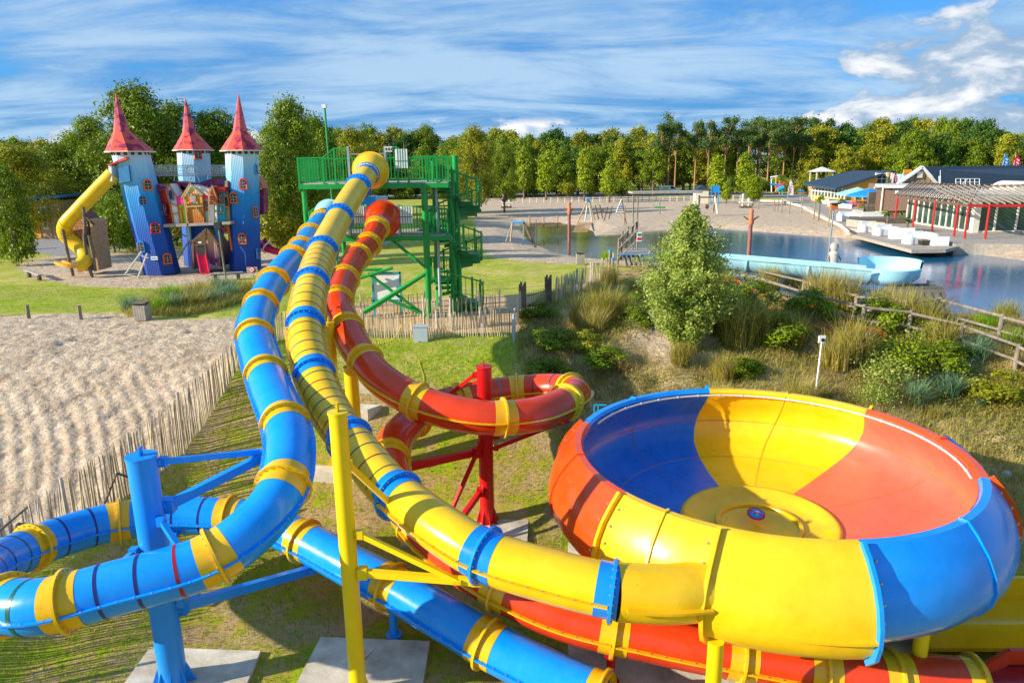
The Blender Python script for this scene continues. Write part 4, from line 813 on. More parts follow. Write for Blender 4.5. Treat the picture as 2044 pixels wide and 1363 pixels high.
# ---------------------------------------------------------------- play castle
cs = T('play_castle', 'colourful play castle with crooked blue towers and red pointed roofs on sand', 'play castle', (-21, 47, 0))
def arch(c, w, h, rz, fm, bars=True, root=cs):
    R = Matrix.Rotation(rz, 3, 'Z'); c = V(c)
    def outline(w, h, y): return [c+R@Vector(p) for p in [(-w/2, y, -h/2), (w/2, y, -h/2)]+[(w/2*cos(pi*k/8), y, h/2-w/2+w/2*sin(pi*k/8)) for k in range(9)]]
    f = MB().prism(outline(w, h, 0), R@Vector((0, -.09, 0))).build('window_frame', fm, root)
    # coloured blocks let into the frame
    for k in range(4):
        a = R@Vector((random.choice((-1, 1))*w*.41, -.10, -h/2+h*(.15+.2*k))); MB().box(c+a, (w*.17, .025, h*.13), rz=rz).build('frame_block', random.choice(['ochre', 'paintred', 'terracotta']), f)
    MB().prism(outline(w*.66, h*.74, -.095), R@Vector((0, -.012, 0))).build('pane', 'black', f)
    if bars:
        q = MB(); q.box(c+R@Vector((0, -.115, -.02)), (.025, .015, h*.7), rz=rz)
        for k in (-.15, .08): q.box(c+R@Vector((0, -.115, h*k)), (w*.62, .015, .025), rz=rz)
        q.build('bar', 'steel', f)
def ctower(px0, py0, px1, py1, Y, r0, r1, tip, brk, wins, eav=1.32, label=None):
    a = AY(px0, py0, Y); b = AY(px1, py1, Y); a[2] = 0
    vs = []; n = 8
    for c, r in ((a, r0), (b, r1)): vs += [(c[0]+r*cos(2*pi*(i+.5)/n), c[1]+r*sin(2*pi*(i+.5)/n), c[2]) for i in range(n)]
    q = MB().add(vs, [(i, (i+1) % n, n+(i+1) % n, n+i) for i in range(n)]+[tuple(range(n, 2*n))]); o = q.build('tower', 'towerblue', cs)
    # battlement gaps
    for i in range(n):
        for k in (.25, .75):
            x0, y0 = cos(2*pi*(i+.5)/n), sin(2*pi*(i+.5)/n); x1, y1 = cos(2*pi*(i+1.5)/n), sin(2*pi*(i+1.5)/n); x, y = x0+(x1-x0)*k, y0+(y1-y0)*k
            MB().box((b[0]+x*(r1+.0), b[1]+y*(r1+.0), b[2]-.12), (.2, .06, .2), rz=math.atan2((y0+y1)/2, (x0+x1)/2)+pi/2).build('battlement_gap', 'black', o)
    k = AY(*brk, Y); tp = AY(*tip, Y); e = b+np.array([0, 0, -.02]); rs = [(e, r1*eav), (k, r1*.42), (tp, .02)]; vs = []
    for c, r in rs: vs += [(c[0]+r*cos(2*pi*(i+.5)/n), c[1]+r*sin(2*pi*(i+.5)/n), c[2]) for i in range(n)]
    sk = MB().add(vs[:16], [(i, (i+1) % n, n+(i+1) % n, n+i) for i in range(n)]+[tuple(range(n))[::-1]]).build('roof', 'roofred', cs)
    MB().add(vs[8:], [(i, (i+1) % n, n+(i+1) % n, n+i) for i in range(n)]).build('spire', 'roofspire', sk)
    MB().poly([vs[i] for i in range(8)]+[vs[0]], .035, 5).build('eaves', 'cream', sk)
    for (px, py, w, h, fm) in wins:
        rz = 0
        for y_ in np.arange(Y-1.3, Y+.6, .01):
            c = AY(px, py, y_); f = (c[2]-a[2])/(b[2]-a[2]); cx = a[0]+(b[0]-a[0])*f; r = r0+(r1-r0)*f
            pr_ = [(c[0]-cx)*cos(pi*k_/4-pi/2)+(y_-Y)*sin(pi*k_/4-pi/2) for k_ in range(8)]
            if max(pr_) <= .924*r+.012: rz = pi/4*int(np.argmax(pr_)); break
        arch(c, w, h, rz, fm)
    return a, b
W1 = 'orangewood'
aL, bL = ctower(325, 548, 260, 303, 46.4, 1.10, 1.10, (231, 187), (243, 262), [(294, 369, .52, .72, W1), (284, 400, .5, .66, 'paintblue'), (309, 455, .58, .72, 'flagred'), (333, 516, .55, .72, W1), (282, 492, .45, .75, 'signblue')])
aM, bM = ctower(400, 530, 386, 300, 50.4, 1.05, 1.05, (370, 197), (378, 265), [(394, 308, .5, .68, W1)], 1.25)
aR, bR = ctower(490, 540, 483, 301, 47.6, 1.0, 1.03, (476, 188), (479, 262), [(486, 367, .5, .72, 'flagred'), (467, 395, .48, .75, W1), (509, 423, .34, .72, W1), (484, 476, .52, .74, 'orangewood'), (510, 338, .3, .68, 'signblue'), (513, 506, .34, .7, 'paintblue')], 1.3)
def HP(pts, Y, dep, m, name='house_wall', root=cs): return MB().prism([AY(a, b, Y) for a, b in pts], (0, dep, 0)).build(name, m, root)
# canopy box where the yellow slide leaves the left tower
HP([(236, 336), (256, 330), (260, 362), (238, 366)], 45.2, 1.2, 'bluetarp', 'slide_box'); HP([(212, 330), (250, 314), (254, 318), (216, 331)], 45.1, 1.4, 'roofred', 'porch_roof'); HP([(216, 331), (222, 331), (224, 362), (218, 362)], 45.2, 1.0, 'white', 'porch_post')
# platform and the crooked little houses on it
HP([(326, 448), (460, 443), (460, 448), (326, 454)], 45.9, 3.4, 'greyboard', 'platform')
hs = [([(312, 369), (333, 379), (343, 447), (330, 448)], 46.6, 'darkred'), ([(337, 367), (332, 382), (338, 404), (346, 449), (359, 449), (353, 393)], 46.3, 'white'), ([(355, 409), (369, 408), (375, 450), (360, 450)], 46.25, 'lime'),
      ([(379, 369), (366, 391), (369, 406), (375, 451), (408, 449), (403, 390)], 46.0, 'ochrehouse'), ([(404, 396), (418, 392), (418, 449), (408, 449)], 46.3, 'lightblue'), ([(417, 408), (432, 407), (433, 448), (416, 449)], 46.2, 'white'), ([(430, 383), (449, 383), (449, 444), (433, 447)], 46.4, 'turquoise'), ([(449, 361), (453, 361), (459, 444), (449, 444)], 46.6, 'wood')]
hw = [HP(p, Y, 1.3, m) for p, Y, m in hs]
HP([(351, 394), (362, 387), (368, 408), (353, 409)], 46.1, .9, 'pink', 'roof'); HP([(387, 371), (417, 379), (416, 391), (402, 388)], 46.15, 1.1, 'pale_roof', 'roof'); HP([(402, 387), (417, 391), (416, 396), (404, 396)], 46.1, 1.1, 'flagred', 'roof'); HP([(428, 374), (449, 374), (451, 383), (429, 383)], 46.2, 1.3, 'darkred', 'roof'); HP([(423, 371), (416, 392), (417, 407), (432, 406), (432, 392)], 46.0, .8, 'orangewood', 'gable')
HP([(313, 368), (327, 372), (334, 380), (316, 384)], 46.4, 1.2, 'roofpurple', 'roof')
for p in ([(345, 362), (357, 363), (372, 379), (346, 378)], [(357, 363), (378, 366), (380, 376), (366, 385)], [(395, 366), (418, 358), (432, 356), (446, 372), (420, 377)]): HP(p, 47.4, 1.4, 'roofpurple', 'roof')
HP([(515, 380), (527, 376), (526, 428), (516, 430)], 48.2, .9, 'roofpurple'); HP([(514, 352), (527, 376), (515, 377)], 48.1, 1.0, 'terracotta', 'roof')
HP([(247, 372), (252, 372), (262, 420), (258, 420)], 46.6, .8, 'flagred')
# timber strips on the fronts
def strip(pts, Y, m='wood', w=.09): 
    for a, b in zip(pts[:-1], pts[1:]): MB().beam(AY(*a, Y), AY(*b, Y), w, .06, (0, 1, 0)).build('timber', m, cs)
strip([(362, 396), (379, 367), (404, 390)], 45.92); strip([(371, 413), (405, 411)], 45.93); strip([(391, 413), (401, 432)], 45.93, w=.06); strip([(375, 451), (369, 406), (366, 391)], 45.93)
strip([(337, 367), (332, 383), (339, 405), (347, 449)], 46.24, 'orangewood'); strip([(337, 367), (353, 394), (360, 449)], 46.24, 'orangewood'); strip([(340, 405), (356, 413)], 46.2, 'orangewood', .06); strip([(345, 427), (356, 426)], 46.2, 'orangewood', .06); strip([(356, 417), (368, 415)], 46.2, 'orangewood', .06); strip([(362, 417), (367, 450)], 46.2, 'orangewood', .06)
strip([(423, 370), (417, 392), (418, 449)], 45.95, w=.06); strip([(423, 370), (433, 398)], 45.95, w=.06); strip([(428, 408), (428, 449)], 46.1, w=.06); strip([(433, 407), (449, 409)], 46.3, w=.05); strip([(433, 425), (449, 424)], 46.3, w=.05); strip([(441, 407), (441, 425)], 46.3, w=.04)
o = HP([(375, 388), (393, 386), (395, 407), (378, 408)], 45.96, .04, 'orangewood', 'window_frame'); MB().prism([AY(a, b, 45.93) for a, b in ((379, 391), (390, 390), (391, 403), (380, 404))], (0, .02, 0)).build('pane', 'greyboard', o)
for i in range(8): x = 376+17*(i % 4)/3.; y = 388.5 if i < 4 else 405; MB().box(AY(x, y, 45.92), (.12, .03, .1)).build('frame_block', ['signblue', 'ochre', 'flagred'][i % 3], o)
arch(AY(411, 411, 46.25), .34, .6, 0, 'darkred'); arch(AY(440, 395, 46.3), .3, .6, 0, 'darkred'); arch(AY(423, 395, 45.95), .24, .4, 0, 'terracotta', False); arch(AY(342, 389, 46.25), .3, .7, 0, 'signblue', False); arch(AY(329, 418, 46.5), .3, .8, 0, 'roofpurple'); arch(AY(453, 402, 46.5), .28, .8, 0, 'orangewood', False)
# legs and poles below the platform
for a, b, w, m in (((362, 454), (328, 500), .12, 'wood'), ((376, 452), (378, 480), .3, 'lightblue'), ((380, 476), (351, 524), .1, 'wood'), ((334, 452), (345, 510), .12, 'bark'), ((430, 453), (436, 480), .25, 'paintblue'), ((455, 448), (463, 500), .16, 'orangewood'), ((440, 452), (452, 462), .2, 'flagred'), ((363, 468), (380, 476), .07, 'darkwood')):
    MB().tube(AY(*a, 46.8), AY(*b, 46.8), w/2, w/2, 7).build('leg', m, cs)
HP([(380, 450), (428, 449), (428, 478), (382, 480)], 47.2, 1.6, 'towerblue', 'under_box')
# lower playhouse with a small red slide
hl = HP([(386, 537), (385, 484), (412, 459), (436, 490), (440, 533)], 46.2, 1.8, 'purplehouse', 'playhouse_front')
def strip2(pts, m='darkwood', w=.14):
    for a, b in zip(pts[:-1], pts[1:]): MB().beam(AY(*a, 46.1), AY(*b, 46.1), w, .1, (0, 1, 0)).build('timber', m, hl)
strip2([(379, 487), (413, 457), (438, 492)]); strip2([(386, 538), (385, 484)]); strip2([(439, 535), (435, 489)]); strip2([(409, 462), (410, 492), (413, 525)], w=.08); strip2([(388, 490), (410, 487)], w=.07)
MB().prism([AY(a, b, 46.12) for a, b in ((394, 492), (408, 491), (410, 515), (398, 516))], (0, .05, 0)).build('doorway', 'black', hl)
MB().box(AY(399, 484, 46.08), (.22, .02, .1)).build('name_plate', 'white', hl)
q = MB(); pa_, pb2 = AY(402, 510, 45.9), AY(409, 543, 44.9); pa_[2] = 1.2; pb2[2] = .15
q.beam(pa_, pb2, .5, .06); o = q.build('small_slide', 'flagred', cs)
for s_ in (-.27, .27): MB().beam(pa_+np.array([s_, 0, .1]), pb2+np.array([s_, 0, .1]), .06, .22).build('side', 'flagred', o)
# red and silver slide on the right side
rs = Path([AY(520, 478, 48.6), AY(530, 492, 48.4), AY(548, 501, 48.2), AY(580, 506, 48.0)]); q = MB(); k = 14
for s_ in (1, -1): ridge(q, rs, 0, rs.len, .25, s_, .08, .32)
o = q.build('side_slide', 'flagred', cs); q = MB(); vs = []
for i in range(10): c, t_, x, u = rs.frame(rs.len*i/9); vs += [c-x*.3-u*.1, c+x*.3-u*.1]
q.add(vs, [(2*i, 2*i+1, 2*i+3, 2*i+2) for i in range(9)]); q.build('slide_bed', 'steel', o); ring(MB(), rs, rs.len*.3, .34, .42, .06, 18).build('slide_hoop', 'white', o)
# rope ladder frame and name plate on the left tower
for a, b in (((283, 502), (250, 548)), ((294, 506), (275, 556)), ): MB().tube(AY(*a, 44.9), AY(*b, 44.3), .06, .06, 7).build('ladder_pole', 'stake_pale', cs)
for i in range(4): f = i/3; MB().tube(AY(281-31*f, 510+38*f, 44.7-.4*f), AY(296-20*f, 515+38*f, 44.7-.4*f), .035, .035, 6).build('rung', 'stake_pale', cs)
o, c, w, h = board(301, 512, 315, 519, 45.3, 'white', cs, 'name_plate')
for i, dx in enumerate((-.14, -.05, .04, .12)): MB().box((c[0]+dx, 45.28, c[2]), (.05, .01, .07 if i % 2 else .1)).build('letter', 'signblue', o)
# net tunnel between the towers
n0, n1 = AY(300, 341, 47.2), AY(456, 341, 48.0); nt_ = MB(); nr = .36
for i in range(52):
    f = i/51; c = n0+(n1-n0)*f; pts = [c+np.array([0, nr*cos(2*pi*k/12), nr*sin(2*pi*k/12)]) for k in range(13)]; nt_.poly(pts, .012, 3)
for k in range(14): a = 2*pi*k/14; o_ = np.array([0, nr*cos(a), nr*sin(a)]); nt_.tube(n0+o_, n1+o_, .011, .011, 3)
nt_.build('net_tunnel', 'net', cs); c = AY(383, 341, 47.15); q = MB()
for rr_ in (.35,): pts = [c+np.array([rr_*cos(2*pi*k/16), 0, rr_*sin(2*pi*k/16)]) for k in range(17)]; q.poly(pts, .03, 5)
q.build('net_hoop', 'net', cs)
for a, b in (((350, 348), (347, 362)), ((384, 350), (378, 370)), ((415, 350), (414, 358)), ((354, 348), (357, 362)), ((392, 350), (398, 362))): MB().tube(AY(*a, 47.5), AY(*b, 47.2), .025, .025, 5).build('cable', 'cream', cs)
# yellow tube slide of the castle
cy = Path([AY(226, 347, 45.6), AY(188, 386, 45.4), AY(152, 424, 45.2), AY(131, 448, 45.2), AY(130, 468, 45.5), AY(147, 484, 45.6), AY(166, 502, 45.4), AY(170, 518, 45.0), AY(158, 530, 44.6), AY(136, 529, 44.4), AY(118, 523, 44.6)])
MATS['castleyellow'] = MATS['bowlyellow']; o = shell(MB(), cy, 0, cy.len-1.2, .43, 20).build('castle_tube_slide', 'castleyellow', cs, auto=60)
for s_ in (4.4, 5.3, 6.6): ring(MB(), cy, s_, .42, .45, .04, 20).build('joint_ring', 'yellowband', o)
q = MB(); ridge(q, cy, cy.len-1.3, cy.len, .2, 1, .14, .2); ridge(q, cy, cy.len-1.3, cy.len, .2, -1, .14, .2); q.build('slide_exit', 'ochre', cs)
bh = HP([(141, 451), (157, 422), (176, 440), (182, 541), (160, 541), (150, 500)], 46.0, 1.5, 'darkwood', 'slide_house')
for r in range(9):
    for c in range(5):
        y = 432+r*5.2; x0 = 150-(y-432)*.2+c*5.4+(r % 2)*2.5
        if x0+5 < 176+(y-440)*.08 and y > 428+abs(x0-157)*.9: MB().prism([AY(a, b, 45.97) for a, b in ((x0, y), (x0+4.8, y), (x0+4.8, y+4.4), (x0, y+4.4))], (0, -.05, 0)).build('shingle', 'wood' if (r*5+c) % 3 else 'terracotta', bh)
HP([(178, 437), (184, 441), (197, 540), (189, 541)], 45.95, 1.6, 'wood', 'slide_house_wall'); strip([(157, 421), (188, 449)], 45.9, 'darkwood', .12)
for pts in ([(125, 458), (135, 505), (146, 551)], [(166, 414), (170, 450), (168, 474), (174, 520), (185, 556)], [(178, 470), (186, 510), (190, 541)], [(167, 513), (172, 538)]):
    MB().poly([AY(a, b, 44.9) for a, b in pts], .1 if pts[0][0] != 167 else .06, 8).build('trunk_post', 'bark', cs, auto=60)
# cabins behind the trees at far left
def cabin(px0, py0, px1, py1, Y, label, dep=5):
    a = AY(px0, py1, Y); b = AY(px1, py0, Y); t = T('cabin', label, 'cabin', (a[0], Y, 0)); w = b[0]-a[0]; h = b[2]
    MB().box(((a[0]+b[0])/2, Y+dep/2, h/2), (w, dep, h)).build('wall', 'wood', t); MB().prism([(a[0]-.4, Y-.5, h), (b[0]+.4, Y-.5, h+.25), (b[0]+.4, Y+dep, h+.45), (a[0]-.4, Y+dep, h+.2)], (0, 0, .18)).build('roof', 'bluetarp', t)
    n = max(3, int(w/.9))
    for i in range(n): MB().box((a[0]+w*(i+.5)/n, Y-.04, h*.5), (w/n*.8, .06, h*.96)).build('board_panel', 'ochre' if i % 3 == 1 else 'wood', t)
    for f in (.2, .62): o = MB().box((a[0]+w*f, Y-.09, h*.55), (.5, .06, h*.6)).build('window', 'cream', t); MB().box((a[0]+w*f, Y-.13, h*.55), (.34, .03, h*.52)).build('pane', 'glass', o)
cabin(38, 400, 118, 452, 72, 'wooden cabin with a pale flat roof at far left behind the path'); cabin(75, 376, 160, 400, 95, 'cabin with yellow panels half hidden behind the tree at far left'); cabin(120, 384, 200, 445, 100, 'timber cabin glimpsed behind the yellow castle slide')

# ---------------------------------------------------------------- pond side
def sticks(name, label, cat, parts, loc=None, group=None):
    t = T(name, label, cat, loc if loc is not None else parts[0][1], group)
    for nm, a, b, r, m in parts: MB().tube(a, b, r, r, 7).build(nm, m, t, auto=50)
    return t
def at(px, py, Y, z=None): q = AY(px, py, Y); return q if z is None else np.array([q[0], q[1], z])
# swing frame by the paddling pond
ya = 59.5
sticks('swing_frame', 'small blue-topped swing frame at the left end of the paddling pond', 'swing', [('top_bar', at(1022, 444, ya), at(1045, 444, ya-.3), .09, 'signblue'), ('leg', at(1023, 444, ya), at(1010, 482, ya+.3), .06, 'steel'), ('leg', at(1023, 444, ya), at(1019, 483, ya-.8), .07, 'wood'), ('leg', at(1045, 444, ya), at(1045, 489, ya-1.8), .06, 'steel'), ('leg', at(1045, 444, ya), at(1068, 493, ya-1.8), .10, 'darkwood')])
# spray posts
def spray(px, pyt, pyb, Y, label):
    t = T('spray_post', label, 'spray post', at(px, pyb, Y)); a, b = at(px, pyb+12, Y), at(px, pyt+12, Y); a[2] = -1.4; b[0] = a[0]
    b[2] -= .3; MB().tube(a, b, .15, .14, 12).build('post', 'rust', t, auto=50); MB().lathe(b, [(.18, -.15), (.24, .1), (.15, .3), (.17, .5), (.12, .6), (.18, .8), (.09, .95), (0, 1.0)], 12).build('head', 'terracotta', t, auto=50)
    for s_ in (-1, 1): MB().tube(b+np.array([s_*.2, 0, .2]), b+np.array([s_*.55, 0, .45]), .06, .05, 6).build('nozzle', 'terracotta' if Y > 60 else 'rust', t)
spray(1136, 406, 462, 68, 'rusty spray post with an orange head in the paddling pond'); spray(1494, 424, 503, 52, 'rusty spray post with arms in the lake behind the light blue flume')
q0 = T('climbing_ramp', 'tall pyramid frame with a blue top over a tilted plank ramp in the pond', 'climbing frame', at(1170, 465, 66)); yb = 66
for a, b, m in (((1173, 400), (1152, 446), 'wood'), ((1173, 400), (1168, 442), 'steel'), ((1175, 400), (1184, 452), 'stake_pale'), ((1176, 400), (1187, 440), 'wood')): MB().tube(at(*a, yb), at(*b, yb), .07, .07, 7).build('pole', m, q0)
MB().box(at(1174, 399, yb), (.35, .3, .25)).build('top_cap', 'signblue', q0)
for i in range(9): f = i/8; MB().beam(at(1153-10*f, 445+18*f, yb-1.6*f), at(1182-10*f, 445+18*f, yb-1.6*f), .24, .05).build('plank', 'wood', q0)
MB().beam(at(1181, 446, yb), at(1186, 461, yb), .12).build('prop', 'bluetarp', q0)
sticks('climbing_poles', 'cluster of leaning climbing poles on the small island in the pond', 'climbing frame', [('pole', at(a, b, 72), at(c, d, 72), .06, 'darkwood') for a, b, c, d in ((1188, 410, 1195, 438), (1197, 409, 1203, 436), (1213, 413, 1206, 440), (1222, 412, 1215, 437), (1183, 428, 1206, 420), (1205, 424, 1222, 426))])
sticks('net_frame', 'second pyramid climbing frame with ropes at the pond', 'climbing frame', [('pole', at(a, b, 74), at(c, d, 74), .06, m) for a, b, c, d, m in ((1241, 398, 1230, 425, 'steel'), (1241, 398, 1250, 447, 'darkwood'), (1248, 412, 1245, 450, 'wood'), (1230, 424, 1247, 423, 'cream'), (1234, 412, 1246, 413, 'signblue'))])
t = sticks('jetty', 'low narrow plank jetty with posts at the back of the paddling pond', 'jetty', [('post', at(a, b, 76), at(a, c, 76), .08, 'wood') for a, b, c in ((1057, 430, 452), (1085, 435, 455), (1113, 431, 456))]); MB().beam(at(1056, 448, 76), at(1120, 446, 76), .9, .12).build('planks', 'darkwood', t); MB().beam(at(1056, 445, 76), at(1085, 444, 76), .06).build('rail', 'wood', t)
sticks('rope_pole', 'thin dark pole with a rope in the paddling pond', 'pole', [('pole', at(1070, 439, 66), at(1070, 480, 62, -1), .04, 'darkwood')])
sticks('beach_swing', 'wooden swing with a basket seat on the beach', 'swing', [('leg', at(1396, 392, 92), at(1391, 427, 92), .1, 'wood'), ('leg', at(1397, 392, 92), at(1397, 429, 91), .1, 'white'), ('leg', at(1428, 393, 92), at(1424, 425, 93), .1, 'wood'), ('leg', at(1427, 393, 92), at(1432, 427, 91), .1, 'cream'), ('top_bar', at(1396, 394, 92), at(1430, 394, 92), .09, 'darkwood'), ('basket', at(1409, 412, 92), at(1414, 413, 92), .3, 'darkwood')])
sticks('spinner', 'green disc spinner on a pole on the beach', 'play equipment', [('pole', at(1317, 398, 96), at(1317, 428, 96), .07, 'post'), ('disc', at(1306, 414, 96), at(1328, 414, 96), .1, 'green')])
def sculpt(px, pyb, Y, s, label):
    c = at(px, pyb, Y); c[2] = gzs(c[0], c[1]); t = T('slotted_sculpture', label, 'sculpture', c)
    MB().tube(c+np.array([-.5*s, 0, 0]), c+np.array([-.5*s, 0, 2.3*s]), .2*s, .2*s, 8).build('upright', 'pale_roof', t, auto=50); MB().tube(c+np.array([.5*s, 0, 0]), c+np.array([.5*s, 0, 1.6*s]), .2*s, .2*s, 8).build('upright', 'pale_roof', t, auto=50); MB().box(c+np.array([0, 0, .9*s]), (2.2*s, .4, .25*s)).build('cross_piece', 'pale_roof', t); MB().box(c+np.array([0, 0, .15]), (1.9*s, 1.2, .3)).build('base', 'darkwood', t)
sculpt(1489, 398, 108, .9, 'pale upright wooden sculpture on the beach below the bushy tree'); sculpt(1011, 391, 115, .9, 'pale wooden sculpture on the grass left of the beach')
t = T('information_board', 'blue information panel on two legs at the back of the beach', 'sign', at(1428, 394, 112)); o, c, w, h = board(1421, 371, 1435, 385, 112, 'signblue', t, 'panel')
for s_ in (-1, 1): MB().box((c[0]+s_*w/2, 112, c[2]-.9), (.14, .1, h+1.9)).build('leg', 'signblue', t)
# canopy over the boardwalk
t = T('canopy', 'thin flat grey canopy on two slim poles above the boardwalk', 'canopy', at(1268, 470, 46)); a, b = at(1262, 386, 46), at(1402, 386, 46); MB().box(((a[0]+b[0])/2, 46.8, a[2]+.02), (b[0]-a[0], 1.8, .12)).build('roof', 'greyboard', t)
for x in (1264, 1273): MB().tube(at(x, 390, 46.2), at(x-2, 540, 46.2, -.3), .05, .05, 7).build('pole', 'post', t)
MB().tube(at(1396, 390, 47.2), at(1394, 520, 47.2, -.3), .05, .05, 7).build('pole', 'post', t)
bw = T('boardwalk', 'raised grey boardwalk with a rough wooden railing beside the birch', 'boardwalk', at(1260, 520, 45)); 
for i in range(16): f = i/15; a = at(1246-14*f, 497+12*f, 47-3*f); b = at(1330, 500+12*f, 47-3*f); b[2] = a[2]; MB().beam(a, b, .16, .05).build('plank', 'bluetarp' if i % 4 == 3 else 'greyboard', bw)
for a, b, c in ((1234, 476, 545), (1241, 462, 520), (1252, 452, 500), (1262, 446, 490), (1270, 440, 480)): MB().tube(at(a+2, b, 44.5), at(a-2, c, 44.5), .07, .06, 7).build('post', 'post', bw)
for k in (0, 18, 36): MB().tube(at(1234, 480+k, 44.4), at(1274, 440+k*1.05, 44.4), .045, .045, 6).build('rail', 'post', bw)
for i in range(5): MB().beam(at(1245+i*9, 508, 44.2), at(1252+i*9, 532, 43.9), .12, .1).build('stringer', 'plankdark', bw)
for k in (0, 16): MB().tube(at(1226, 531+k, 43.5), at(1300, 533+k, 43.5), .06, .06, 6).build('rail', 'wood', bw)
o, c, w, h = board(1271, 464, 1281, 482, 44.2, 'white', bw, 'sign'); MB().box((c[0], 44.17, c[2]+h*.25), (w*.7, .01, h*.25)).build('sign_print', 'green', o); MB().box((c[0], 44.17, c[2]-h*.2), (w*.8, .01, h*.3)).build('sign_print', 'flagred', o)
for px, pyt, pyb, lb in ((1218, 501, 556, 'grey post with a blue cap, farther of the two by the boardwalk'), (1223, 517, 572, 'grey post with a blue cap, nearer of the two by the boardwalk')):
    Y = 42 if px < 1220 else 40; t = T('capped_post', lb, 'post', at(px-2, pyb, Y)); MB().tube(at(px-2, pyb+6, Y), at(px, pyt+2, Y), .085, .085, 10).build('post', 'post', t, auto=50); MB().tube(at(px, pyt+2, Y), at(px, pyt-2, Y), .11, .1, 10).build('cap', 'signblue', t, auto=50)
# light blue open flume
fl = T('open_flume', 'light blue open water flume ending in a round basin over the lake', 'water slide', at(1600, 560, 41))
def flume(path, r, m, root, name='flume_section', n=14, step=.5, lip=True, a0=pi, a1=2*pi):
    k = max(2, int(path.len/step)); q = MB(); vs = []; l = MB()
    lips = [[], []]
    for i in range(k):
        c, t_, x, u = path.frame(path.len*i/(k-1))
        for rr_ in (r, r+.04):
            for j in range(n+1): g = a0+(a1-a0)*j/n; vs.append(c+(x*cos(g)+u*sin(g))*rr_)
        lips[0].append(c-x*(r+.05)); lips[1].append(c+x*(r+.05))
    m_ = 2*(n+1); fs = []
    for i in range(k-1):
        for j in range(n): fs.append((i*m_+j, i*m_+j+1, (i+1)*m_+j+1, (i+1)*m_+j)); fs.append((i*m_+n+1+j, (i+1)*m_+n+1+j, (i+1)*m_+n+2+j, i*m_+n+2+j))
    o = q.add(vs, fs).build(name, m, root, auto=60)
    if lip:
        for e in lips: MB().poly([tuple(p) for p in e], .06, 6).build('lip', m, o, auto=60)
    for s_ in np.arange(1.5, path.len, 3.4): 
        c, t_, x, u = path.frame(s_); vs = []
        for o_ in (-.03, .03):
            for rr_ in (r+.03, r+.12):
                for j in range(n+1): g = a0+(a1-a0)*j/n; vs.append(c+t_*o_+(x*cos(g)+u*sin(g))*rr_)
        M_ = n+1; MB().add(vs, [(a*M_+j, b*M_+j, b*M_+j+1, a*M_+j+1) for a, b in ((0, 1), (1, 3), (3, 2), (2, 0)) for j in range(n)]).build('joint_flange', m, o)
    return o
fp = Path([(9.4, 43.7, 1.35), (11.1, 43.2, 1.25), (13.5, 42.6, 1.1), (16, 41.7, .95), (18.3, 40.9, .8), (20.4, 40.3, .65)]); flume(fp, .82, 'lightblue', fl)
bc = np.array([21.8, 40.9, .62]); MB().lathe(bc, [(1.6, .0), (1.65, .05), (1.72, .0), (1.65, -.5), (1.25, -.85), (.5, -.95), (0.01, -.95)], 30, flip=True).build('basin', 'lightblue', fl, auto=60)
MB().lathe(bc, [(1.6, .02), (1.52, -.42), (1.15, -.7), (.5, -.78), (0.01, -.75)], 30).build('basin_inside', 'lightblue', fl, auto=60); MB().lathe(bc, [(1.7, 0), (1.76, .42), (1.65, .44), (1.6, .0)], 20, Rd(-35), Rd(135)).build('back_wall', 'lightblue', fl, auto=60)
for x, y in ((11.8, 43), (15, 42), (17.6, 41.2), (20.3, 40.3), (21.6, 41), (23, 41.2)): MB().tube((x, y, -1.8), (x, y, .1), .1, .1, 8).build('leg', 'bluetarp', fl)
MB().box((19.8, 40.0, -.38), (4.6, .25, .25)).build('support_beam', 'bluetarp', fl)
t = T('raft', 'small dark landing raft under the blue flume basin', 'raft', (22.4, 40.2, -.5)); MB().box((22.7, 40.0, -.42), (3.0, 1.3, .22)).build('deck', 'plankdark', t); MB().box((23.9, 40.1, -.18), (.3, .3, .25)).build('bollard', 'cream', t)
c0 = at(1664, 512, 42.2); t = T('stone_figure', 'grey lumpy figure standing beside the blue flume', 'sculpture', c0); c0[2] = .45
MB().lathe(c0, [(.02, 1.5), (.22, 1.42), (.26, 1.2), (.17, 1.0), (.3, .85), (.26, .5), (.34, .2), (.3, -1.6)], 10).build('body', 'stonegrey', t, auto=40)
for s_ in (-1, 1): MB().tube(c0+np.array([s_*.22, 0, .8]), c0+np.array([s_*.7, -.3, -.1]), .05, .04, 6).build('arm', 'post', t)
b_ = at(1652, 520, 47); b_[2] = -1; tp = at(1664, 418, 47); t = T('lamp_pole', 'slim grey lamp pole with an amber light rising from the lake', 'lamp post', b_); MB().tube(b_, tp, .07, .05, 9).build('pole', 'steel', t, auto=50); MB().box(tp+np.array([0, 0, .15]), (.45, .3, .3)).build('lamp_head', 'orangewood', t); MB().box(tp+np.array([.05, -.05, .36]), (.55, .4, .08)).build('cap', 'black', t)
# small bluish frame at the start of the flume
sticks('flume_hoops', 'pale hoops at the upper end of the light blue flume', 'railing', [('hoop', at(a, b, 44), at(c, d, 44), .035, 'net') for a, b, c, d in ((1400, 476, 1425, 472), (1425, 472, 1436, 478), (1436, 478, 1420, 486), (1410, 484, 1438, 486), (1438, 486, 1446, 494))])
dk = MB().prism([G(a, b, -.35) for a, b in ((1768, 583), (1884, 583), (1897, 628), (1800, 640))], (0, 0, .16)).build('dock', 'plankdark'); tag(dk, 'dark wooden dock on the near shore of the lake', 'dock')
for i in range(7): f = (i+.5)/7; MB().beam(G(1768+116*f, 583.5, -.16), G(1800+97*f, 636, -.16), .03, .02).build('plank_edge', 'black', dk)
